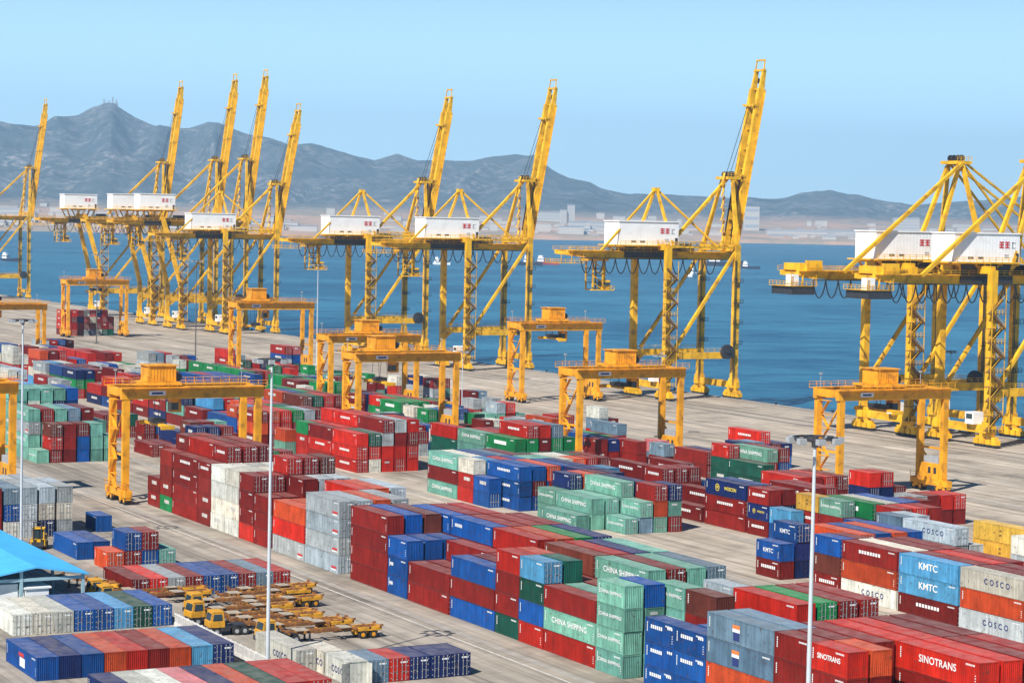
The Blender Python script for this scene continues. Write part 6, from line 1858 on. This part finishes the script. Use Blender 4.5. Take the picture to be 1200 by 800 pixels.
# ------------------------------------------------------------------ rubber tyred gantry cranes
def rtg(label, f=0.3, drop=4.5):
    root = empty('yard_gantry', (0, 0, 0), 0, label, 'gantry crane', 'rubber-tyred gantry cranes over the stacks')
    S, T, w = 24.5, 20.3, 3.6
    for x in (0, S):
        for y in (-w, w):
            b = MB(); b.beam((x, y, 2.2), (x, y, T - 0.2), 1.2, 0.95); b.build('leg', AMB, root)
        b = MB(); b.box(x - 0.65, -w - 2.0, 1.3, x + 0.65, w + 2.0, 2.5); b.beam((x, -w, 8.5), (x, w, 8.5), 0.4, 0.4); b.beam((x, -w + 0.3, 2.6), (x, w - 0.3, 8.2), 0.3, 0.3) if x else b.beam((x, w - 0.3, 9.0), (x, -w + 0.3, 17.5), 0.3, 0.3)
        b.rail((x - 0.65, -w - 2, 2.5), (x - 0.65, w + 2, 2.5), 1.0, 1.6, 0.05); b.build('sill_beam', AMB, root)
        for y in (-w, w):
            b = MB(); b.box(x - 0.45, y - 1.9, 0.85, x + 0.45, y + 1.9, 1.4); b.box(x - 0.9, y - 0.5, 0.9, x + 0.9, y + 0.5, 2.4); bo = b.build('bogie', AMB, root)
            for dy in (-1.0, 1.0):
                b = MB(); b.tube((x - 0.55, y + dy, 0.8), (x + 0.55, y + dy, 0.8), 0.8, 18); b.tube((x - 0.58, y + dy, 0.8), (x + 0.58, y + dy, 0.8), 0.4, 12, 1); b.build('wheel', [TYRE, AMB], bo)
    for y in (-w, w):
        b = MB(); b.box(-0.9, y - 0.55, T - 2.0, S + 0.9, y + 0.55, T); b.box(-0.9, y - 0.75, T, S + 0.9, y + 0.75, T + 0.1)
        sg = -1 if y < 0 else 1; yy = y + sg * 0.55; b.box(-1.2, min(yy, yy + sg * 0.9), T - 0.1, S + 1.2, max(yy, yy + sg * 0.9), T - 0.02); b.rail((-1.2, yy + sg * 0.85, T - 0.02), (S + 1.2, yy + sg * 0.85, T - 0.02), 1.1, 1.6, 0.05); b.build('girder', AMB, root)
    for x in (-0.6, S + 0.6):
        b = MB(); b.box(x - 0.35, -w + 0.55, T - 1.5, x + 0.35, w - 0.55, T - 0.1); b.build('end_tie', AMB, root)
    tx = 1.5 + f * (S - 3)
    b = MB(); b.box(tx - 3.2, -w - 0.4, T + 0.35, tx + 3.2, w + 0.4, T + 0.8); b.box(tx - 5.2, -w, T + 0.35, tx - 3.2, -w + 2.0, T + 0.6); b.rail((tx - 3.2, -w - 0.4, T + 0.8), (tx - 2.0, -w - 0.4, T + 0.8), 1.1, 0.6, 0.05)
    for x in (-2.6, 2.6):
        for y in (-w, w): b.tube((tx + x, y - 0.2, T + 0.3), (tx + x, y + 0.2, T + 0.3), 0.3, 10, 1)
    for k in range(4): b.beam((tx - 2.9 + k * 0.1, -w - 0.3, T + 0.8), (tx - 2.9 + k * 0.1, -w - 0.3, T + 4.0 - k * 0.4), 0.07, 0.07)
    tr = b.build('trolley', [AMB, DARK], root)
    b = MB(); b.box(tx - 2.3, -2.4, T + 0.85, tx + 2.6, 2.2, T + 3.6); b.box(tx - 2.6, -2.7, T + 3.62, tx + 2.9, 2.5, T + 3.8)
    for i in range(9): b.box(tx - 2.2 + i * 0.58, -2.46, T + 0.95, tx - 2.0 + i * 0.58, -2.4, T + 3.5)
    b.tube((tx + 3.4, -1.5, T + 1.6), (tx + 3.4, 1.5, T + 1.6), 0.7, 14, 1); b.build('machinery_house', [AMB, DARK], tr)
    b = MB(); sz = T - 2.4 - drop
    for dx in (-1.0, 1.0):
        for dy in (-2.0, 2.0): b.beam((tx + dx, dy * 0.6, T + 0.3), (tx + dx, dy, sz + 1.2), 0.08, 0.08, 1)
    b.box(tx - 0.9, -2.2, sz + 0.5, tx + 0.9, 2.2, sz + 1.3, 1); b.box(tx - 0.5, -6, sz, tx + 0.5, 6, sz + 0.5); b.box(tx - 1.22, -6.1, sz - 0.25, tx + 1.22, -5.6, sz + 0.45); b.box(tx - 1.22, 5.6, sz - 0.25, tx + 1.22, 6.1, sz + 0.45)
    b.build('spreader', [YEL, DARK], root)
    b = MB(); cx = tx + 2.2; b.box(cx, -1.6, T - 4.6, cx + 1.8, 0.6, T - 2.3); b.box(cx - 0.03, -1.63, T - 4.2, cx + 1.2, 0.4, T - 2.9, 1); b.beam((cx + 1, -0.4, T - 2.3), (cx + 1, -0.4, T + 0.4), 0.4, 0.4); b.build('operator_cab', [AMB, GLASS], root)
    b = MB(); b.box(S - 0.7, -w + 0.55, 2.52, S + 0.7, w - 0.9, 5.6); b.box(S - 0.73, -w + 1.2, 3.6, S - 0.7, -w + 2.0, 4.8, 1); b.box(S - 0.73, -w + 2.9, 3.6, S - 0.7, -w + 3.7, 4.8, 1); b.box(S - 0.5, -w + 0.52, 3.7, S - 0.1, -w + 0.55, 4.7, 1); b.box(S + 0.1, -w + 0.52, 3.7, S + 0.5, -w + 0.55, 4.7, 1); b.build('electrical_house', [AMB, DARK], root)
    b = MB(); b.box(S - 0.55, -w + 0.8, 5.6, S + 0.5, w - 2.2, 6.9); b.build('diesel_tank', GREY, root)
    b = MB(); z = 2.6; s_ = 1
    while z < T - 3: b.beam((-1.0, -1.2 * s_, z), (-1.0, 1.2 * s_, z + 2.6), 0.6, 0.1); b.box(-1.4, -1.6, z + 2.5, -0.6, 1.6, z + 2.6); z += 2.6; s_ = -s_
    b.build('stairs', AMB, root)
    b = MB(); b.box(4.0, -w - 0.62, T - 1.35, 7.0, -w - 0.565, T - 0.55); b.box(4.5, -w - 0.65, T - 1.15, 6.5, -w - 0.622, T - 0.8, 1); b.build('sign_plate', [HOUSE, INK], root)
    b = MB()
    for x in (0.4, S - 0.4): b.beam((x, w, T), (x, w, T + 2.6), 0.1, 0.1); b.box(x - 0.25, w - 0.2, T + 2.5, x + 0.25, w + 0.2, T + 2.8)
    b.build('floodlight', [GREY], root)
    return root
g1 = rtg('amber yard gantry over the maroon and cream stacks, largest and nearest one left of centre', 0.25, 4.6); g1.location = (124.6, 380.5, 0)
for (x, y, lb) in ((85.0, 398, 'amber yard gantry cut by the left edge above the mint stacks'), (257.0, 670, 'amber yard gantry behind the green row, beside a grey lamp pole'), (207.0, 466, 'amber yard gantry above the white and green containers in mid-picture'), (188.0, 732, 'amber yard gantry cut by the left edge near the cream and white stacks')):
    gg = dup(g1, (x, y, 0), 0, lb)
    if y == 670: gg.scale = (1, 1, 1.15)
g2 = rtg('amber yard gantry over the slate containers, closest to the raised boom crane right of centre', 0.46, 2.0); g2.location = (231.2, 408, 0)
for (x, y, lb) in ((252.0, 346, 'amber yard gantry in front of the pair of lowered boom cranes at right'), (231.6, 538.5, 'amber yard gantry overlapping behind the mid-picture one, mostly its beam and house in view'), (269.3, 893, 'amber yard gantry over a lone far stack beside the water at left'), (297.6, 557, 'amber yard gantry on the quay apron beside the water, behind the mid-picture stacks')):
    gg = dup(g2, (x, y, 0), 0, lb)
    if y == 893: gg.scale = (1, 1, 1.15)
    if y == 557: gg.scale = (1, 1, 1.1)

# ------------------------------------------------------------------ lamp masts
DPOLE = mat('dark pole paint', (0.10, 0.09, 0.08, 1), 0.6)
def lamp(h, label, loc, paint=None):
    root = empty('lamp_mast', loc, 0, label, 'lamp mast', 'tall lamp masts in the yard')
    b = MB(); r = 0.155 if h > 30 else 0.11
    b.tube((0, 0, 0), (0, 0, h - 0.5), r * 1.5, 14, 0, r * 0.75); b.box(-0.7, -0.7, 0, 0.7, 0.7, 0.35); b.build('pole', paint or POLE, root)
    b = MB(); R_ = 1.6 if h > 30 else 1.1
    b.tube((0, 0, h - 1.2), (0, 0, h - 0.4), r * 1.6, 10)
    for i in range(12):
        a, c_ = 2 * math.pi * i / 12, 2 * math.pi * (i + 1) / 12
        b.beam((math.cos(a) * R_, math.sin(a) * R_, h - 0.5), (math.cos(c_) * R_, math.sin(c_) * R_, h - 0.5), 0.14, 0.14)
        if i % 3 == 0: b.beam((0, 0, h - 0.8), (math.cos(a) * R_, math.sin(a) * R_, h - 0.5), 0.14, 0.14)
    rg = b.build('lamp_ring', DARK, root)
    for i in range(8):
        a = 2 * math.pi * (i + 0.5) / 8; x, y = math.cos(a) * R_ * 1.12, math.sin(a) * R_ * 1.12
        b = MB(); b.box(x - 0.3, y - 0.22, h - 0.85, x + 0.3, y + 0.22, h - 0.45); b.box(x - 0.25, y - 0.18, h - 0.9, x + 0.25, y + 0.18, h - 0.85, 1); b.build('floodlight', [GREY, HOUSE], rg)
    return root
def ground_at(px, py):
    d = fwd + right * (px - 600) / 2644 + up * (400 - py) / 2644; t = -CAM_H / d.z; return (d.x * t, d.y * t, 0)
lamp(35.5, 'tall white lamp mast standing beside the white containers outside the fence', (92.3, 229.3, 0))
lamp(35.8, 'tall white lamp mast in front of the brick red block at right', ground_at(940, 1072))
lamp(35, 'tall white lamp mast behind the blue shed roof at left', (93.0, 329.8, 0))
lamp(35, 'thin lamp mast on the apron left of the far amber gantry pair', ground_at(229, 421), DPOLE)
lamp(35, 'thin lamp mast in front of the far stack under the farthest gantry', ground_at(113, 402), DPOLE)
lamp(35, 'thin lamp mast beside the right leg of the gantry behind the green row', ground_at(371, 428))
lamp(17.5, 'short white lamp mast at the right leg of the mid-picture gantry', ground_at(541, 489))
lamp(20, 'short lamp mast beside the right legs of the gantry right of centre', ground_at(771, 512), DPOLE)
lamp(20, 'short white lamp mast by the right edge gantry before the lowered boom cranes', ground_at(1112, 500))

# ------------------------------------------------------------------ blue roofed shed
root = empty('open_shed', (0, 0, 0), 0, 'open shed with bright blue gable roof at the left edge', 'shed')
BLUE = mat('blue roof sheet', srgb(92, 190, 242, 0.95), 0.45, 0, 0.06, 0.4, 0.4)
sx1, sxp, sx0, sy0, sy1 = 87.0, 80.2, 73.4, 277.2, 323.0
b = MB(); ez, pz = 4.6, 5.75
for xa, xb, za, zb in ((sxp, sx1, pz, ez), (sx0, sxp, ez, pz)):
    n = 46
    b.hexa([(xa, sy0, za), (xb, sy0, zb), (xb, sy1, zb), (xa, sy1, za), (xa, sy0, za + 0.16), (xb, sy0, zb + 0.16), (xb, sy1, zb + 0.16), (xa, sy1, za + 0.16)])
    for i in range(n + 1):
        y = sy0 + 0.05 + (sy1 - sy0 - 0.1) * i / n; b.beam((xa + 0.02, y, za + 0.2), (xb - 0.02, y, zb + 0.2), 0.1, 0.07)
b.build('roof', BLUE, root)
STEEL = mat('pale blue post paint', srgb(170, 205, 215, 0.8), 0.5)
for x in (sx0 + 0.8, 78.4, sx1 - 0.6):
    for y in (sy0 + 0.6, sy0 + 14, sy0 + 28, sy1 - 3):
        b = MB(); zt = pz - abs(x - sxp) * (pz - ez) / 6.8 - 0.05; b.beam((x, y, 0), (x, y, zt), 0.36, 0.36); b.box(x - 0.35, y - 0.35, 0, x + 0.35, y + 0.35, 0.2); b.build('post', STEEL, root)
for y in (sy0 + 0.6, sy0 + 14, sy0 + 28):
    b = MB(); b.beam((sx0 + 0.8, y, ez - 0.35), (sx1 - 0.6, y, ez - 0.35), 0.25, 0.4); b.build('truss', STEEL, root)
b = MB(); b.box(sx0 + 0.9, sy1 - 0.4, 0, sx1 - 0.7, sy1 - 0.2, ez - 0.3); b.box(sx0 + 0.3, sy0 + 3, 0, sx0 + 0.5, sy1 - 0.4, ez - 0.2); b.build('back_wall', mat('dark shade shed wall', (0.05, 0.055, 0.065, 1), 0.8, 0, 0.1, 1), root)  # near-black wall colour paints in the shade inside the shed
b = MB(); b.box(78.9, 277.6, 0, 81.9, 284, 3.1); b.box(78.7, 277.4, 3.1, 82.2, 284.3, 3.3); b.box(74.4, 278.3, 0, 78.1, 284, 3.7); b.box(78.1, 279, 0, 78.9, 283, 2.9); tag(b.build('site_hut', HOUSE), 'white boxy hut standing under the blue shed roof', 'hut')

# ------------------------------------------------------------------ fence
b = MB()
for i in range(24):
    y = 224 + i * 1.6
    b.box(93.15, y, 0, 93.4, y + 0.18, 1.75)
    b.box(93.2, y + 0.18, 0.05, 93.32, y + 1.6, 0.55); b.box(93.2, y + 0.18, 1.5, 93.32, y + 1.6, 1.68)
    for k in range(6): b.box(93.23, y + 0.3 + k * 0.21, 0.55, 93.29, y + 0.38 + k * 0.21, 1.5)
tag(b.build('railing_fence', mat('fence white paint', (0.66, 0.64, 0.60, 1), 0.7, 0, 0.15, 2, 0.3, (0.3, 0.22, 0.16, 1), 0.4, 1.5)), 'low white railing fence between the ground rows and the trailer park', 'fence')

# ------------------------------------------------------------------ tractors and trailers
RUST = mat('rusty trailer frame', (0.24, 0.10, 0.035, 1), 0.75, 0, 0.35, 1.2, 0.3, (0.66, 0.30, 0.02, 1), 0.95, 0.7)
CABP = mat('worn tractor paint', (0.66, 0.32, 0.02, 1), 0.55, 0, 0.2, 1.2, 0.35, (0.12, 0.07, 0.04, 1), 0.6, 1.3)
WOOD = mat('worn pale deck', (0.40, 0.33, 0.25, 1), 0.8, 0, 0.25, 1.5)
def tractor(loc, rz, label):
    r = empty('yard_tractor', loc, rz, label, 'tractor', 'yellow yard tractors in the trailer park')
    b = MB(); b.box(0, -0.5, 0.75, 5.0, 0.5, 1.05); b.box(3.2, -1.0, 1.05, 4.6, 1.0, 1.25); b.box(1.4, -1.1, 0.6, 2.6, -0.5, 1.1); b.box(1.4, 0.5, 0.6, 2.6, 1.1, 1.1); b.box(-0.15, -1.15, 0.5, 0.2, 1.15, 1.0); b.build('chassis', DARK, r)
    b = MB(); b.box(0, -1.15, 1.06, 1.9, 1.15, 1.75); b.hexa([(0.1, -1.12, 1.75), (1.85, -1.12, 1.75), (1.85, 1.12, 1.75), (0.1, 1.12, 1.75), (0.35, -1.02, 2.85), (1.75, -1.02, 2.85), (1.75, 1.02, 2.85), (0.35, 1.02, 2.85)]); b.box(0.3, -1.06, 2.85, 1.8, 1.06, 2.95); cab_ = b.build('cab', CABP, r)
    b = MB(); b.hexa([(0.10, -0.95, 1.85), (0.14, -0.95, 1.85), (0.14, 0.95, 1.85), (0.10, 0.95, 1.85), (0.31, -0.88, 2.7), (0.35, -0.88, 2.7), (0.35, 0.88, 2.7), (0.31, 0.88, 2.7)])
    for s_ in (-1, 1): b.hexa([(0.4, s_ * 1.13 - 0.01, 1.85), (1.6, s_ * 1.13 - 0.01, 1.85), (1.6, s_ * 1.13 + 0.01, 1.85), (0.4, s_ * 1.13 + 0.01, 1.85), (0.55, s_ * 1.06 - 0.01, 2.65), (1.55, s_ * 1.06 - 0.01, 2.65), (1.55, s_ * 1.06 + 0.01, 2.65), (0.55, s_ * 1.06 + 0.01, 2.65)])
    b.build('window', GLASS, cab_)
    for x in (0.9, 3.4, 4.4):
        for y in (-1, 1):
            b = MB(); b.tube((x, y * 0.8, 0.52), (x, y * 1.2, 0.52), 0.52, 16); b.tube((x, y * 1.18, 0.52), (x, y * 1.22, 0.52), 0.26, 12, 1); b.build('wheel', [TYRE, GREY], r)
    return r
def trailer(loc, rz, label):
    r = empty('skeletal_trailer', loc, rz, label, 'trailer', 'skeletal container trailers in the trailer park')
    b = MB()
    for y in (-0.5, 0.5): b.box(0, y - 0.12, 1.05, 12.4, y + 0.12, 1.4)
    for x in (0.1, 2.2, 4.4, 6.6, 8.8, 10.6, 12.0): b.box(x, -1.2, 1.15, x + 0.25, 1.2, 1.42)
    for x in (0, 6.0, 12.1):
        for y in (-1.22, 0.92): b.box(x, y, 1.42, x + 0.35, y + 0.3, 1.62)
    b.build('frame', RUST, r)
    b = MB(); b.box(1.3, -0.9, 1.43, 2.9, 0.9, 1.5); b.box(7.0, -0.95, 1.43, 8.4, 0.95, 1.49); b.build('deck_plate', WOOD, r)
    b = MB(); b.box(9.2, -1.2, 0.95, 12.2, -0.75, 1.35); b.box(9.2, 0.75, 0.95, 12.2, 1.2, 1.35); b.box(9.0, -0.62, 0.5, 12.0, 0.62, 1.05); b.build('suspension', CABP, r)
    for y in (-0.8, 0.8):
        b = MB(); b.box(2.9, y - 0.1, 0.1, 3.1, y + 0.1, 1.05); b.box(2.75, y - 0.2, 0, 3.25, y + 0.2, 0.1); b.build('landing_leg', DARK, r)
    for x in (9.8, 11.2):
        for y in (-1, 1):
            b = MB(); b.tube((x, y * 0.7, 0.5), (x, y * 1.2, 0.5), 0.5, 16); b.tube((x, y * 1.18, 0.5), (x, y * 1.22, 0.5), 0.25, 12, 1); b.build('wheel', [TYRE, AMB], r)
    return r
t0 = tractor((98.3, 247.3, 0), R(2), 'orange yard tractor nearest the white containers, front of its trailer')
r0 = trailer((101.6, 247.4, 0), R(0), 'orange trailer coupled to the tractor beside the white containers')
for (x, y, a, lb) in ((94.9, 255.4, -4, 'yellow yard tractor parked alone by the fence, second from the right'), (95.0, 262.6, 5, 'orange yard tractor by the fence behind the lone yellow one'), (88.4, 278.2, 4, 'orange yard tractor beside the open blue shed'), (88.7, 283.4, -4, 'orange yard tractor just behind the one beside the shed'), (97.0, 268.5, 0, 'orange yard tractor amid the rear trailers')):
    dup(t0, (x, y, 0), R(a), lb)
for (x, y, a, lb) in ((100.2, 251.9, 3, 'rusty trailer parked just behind the coupled one'), (98.6, 257.9, 2, 'rusty trailer with its rear by the lamp mast, middle of the park'), (98.4, 261.4, -2, 'rusty trailer behind the lone yellow tractor'), (97.8, 265.3, 3, 'orange trailer in the crowded back part of the trailer park'), (98.8, 271.6, 0, 'rusty trailer at the back of the park, next to the maroon row'), (103.8, 275.2, 2, 'rearmost rusty trailer touching the line of the maroon row'), (106.5, 278.0, 6, 'short-looking rusty trailer half hidden behind the maroon row end'), (99.5, 254.8, -5, 'rusty trailer squeezed askew between the coupled one and the lone tractor'), (103.5, 268.3, 8, 'orange trailer standing askew in the middle of the crowded park'), (91.7, 278.4, 4, 'rusty trailer coupled to the tractor beside the shed'), (92.1, 283.2, -4, 'rusty trailer against the open shed side'), (89.0, 298.0, -60, 'rusty trailer standing beyond the shed near the blue pair')):
    dup(r0, (x, y, 0), R(a), lb)

# forklift with mast
r = empty('forklift', (96.2, 331.5, 0), R(-112), 'small yellow forklift in front of the cream and grey stacks', 'forklift')
b = MB(); b.box(-2.0, -1.1, 0.5, 1.6, 1.1, 1.5); b.box(-2.3, -1.0, 0.6, -1.9, 1.0, 1.9); b.build('body', YEL, r)
b = MB(); b.box(-0.9, -0.9, 3.0, 0.9, 0.9, 3.15)
for x, y in ((-0.8, -0.8), (-0.8, 0.8), (0.8, -0.8), (0.8, 0.8)): b.beam((x, y, 1.5), (x, y, 3.0), 0.14, 0.14)
b.build('cab_frame', YEL, r)
b = MB(); b.box(-0.75, -0.85, 1.55, 0.75, 0.85, 2.9); b.build('cab_glass', GLASS, r)
b = MB()
for y in (-0.55, 0.55): b.beam((1.9, y, 0.3), (1.9, y, 4.2), 0.22, 0.2)
b.box(1.85, -0.7, 4.1, 2.0, 0.7, 4.25); b.box(2.05, -0.9, 0.5, 2.15, 0.9, 1.2)
for y in (-0.5, 0.5): b.box(2.1, y - 0.1, 0.3, 3.6, y + 0.1, 0.4)
b.build('lift_mast', DARK, r)
for x, rr in ((1.0, 0.6), (-1.4, 0.5)):
    for y in (-1, 1): b = MB(); b.tube((x, y * 0.75, rr), (x, y * 1.2, rr), rr, 16); b.tube((x, y * 1.18, rr), (x, y * 1.23, rr), rr * 0.5, 12, 1); b.build('wheel', [TYRE, YEL], r)

# ------------------------------------------------------------------ boats
HULLS = dict(white=mat('white hull', (0.75, 0.76, 0.78, 1), 0.4), dark=mat('dark hull', (0.03, 0.04, 0.07, 1), 0.4), red=mat('red hull', (0.33, 0.05, 0.05, 1), 0.45))
def boat(px, py, L, hull, cabin, label, rz):
    d = fwd + right * (px - 600) / 2644 + up * (400 - py) / 2644; t = (-4 - CAM_H) / d.z
    r = empty('harbour_boat', (d.x * t, d.y * t, -4), rz, label, 'boat', 'small boats on the bay')
    wd = L * 0.22; h = L * 0.09 + 0.6; b = MB(); st = [(-0.5, 0.8), (-0.3, 1), (0.15, 1), (0.38, 0.6), (0.5, 0.04)]
    for (a, wa), (c_, wc) in zip(st, st[1:]):
        b.hexa([(a * L, -wa * wd / 2 * 0.8, -0.4), (c_ * L, -wc * wd / 2 * 0.8, -0.4), (c_ * L, wc * wd / 2 * 0.8, -0.4), (a * L, wa * wd / 2 * 0.8, -0.4), (a * L, -wa * wd / 2, h), (c_ * L, -wc * wd / 2, h * (1.25 if c_ > 0.3 else 1)), (c_ * L, wc * wd / 2, h * (1.25 if c_ > 0.3 else 1)), (a * L, wa * wd / 2, h)])
    b.build('hull', HULLS[hull], r)
    b = MB(); x0 = -0.42 * L if cabin != 'mid' else -0.15 * L
    b.box(x0, -wd * 0.36, h, x0 + L * 0.28, wd * 0.36, h + L * 0.09 + 1.5); b.box(x0 + 1, -wd * 0.28, h + L * 0.09 + 1.5, x0 + L * 0.2, wd * 0.28, h + L * 0.15 + 2.6)
    b.box(x0 - 0.02, -wd * 0.365, h + L * 0.05 + 0.6, x0 + L * 0.285, wd * 0.365, h + L * 0.07 + 1.1, 1); b.build('deckhouse', [HOUSE, GLASS], r)
    b = MB(); b.beam((x0 + L * 0.1, 0, h), (x0 + L * 0.1, 0, h + L * 0.3 + 2), 0.25, 0.25); b.build('mast', GREY, r)
boat(814, 324, 32, 'white', 'aft', 'white boat with tall deckhouse framed by the near raised boom crane', R(40))
boat(852, 312, 60, 'dark', 'aft', 'long dark barge with white deckhouse near the raised boom leg', R(-62))
boat(880, 315, 26, 'dark', 'aft', 'low dark boat right of the long barge, near the boom crane', R(-62))
boat(620, 311, 40, 'dark', 'mid', 'dark boat left of the back end of the near raised boom crane', R(-60))
boat(642, 310, 34, 'red', 'aft', 'red hulled boat close to the back end of the near raised boom crane', R(-62))
boat(518, 310, 24, 'white', 'aft', 'white boat between the two centre crane legs', R(-60))
boat(12, 306, 26, 'dark', 'aft', 'small boat at the left edge behind the leftmost crane', R(-62))
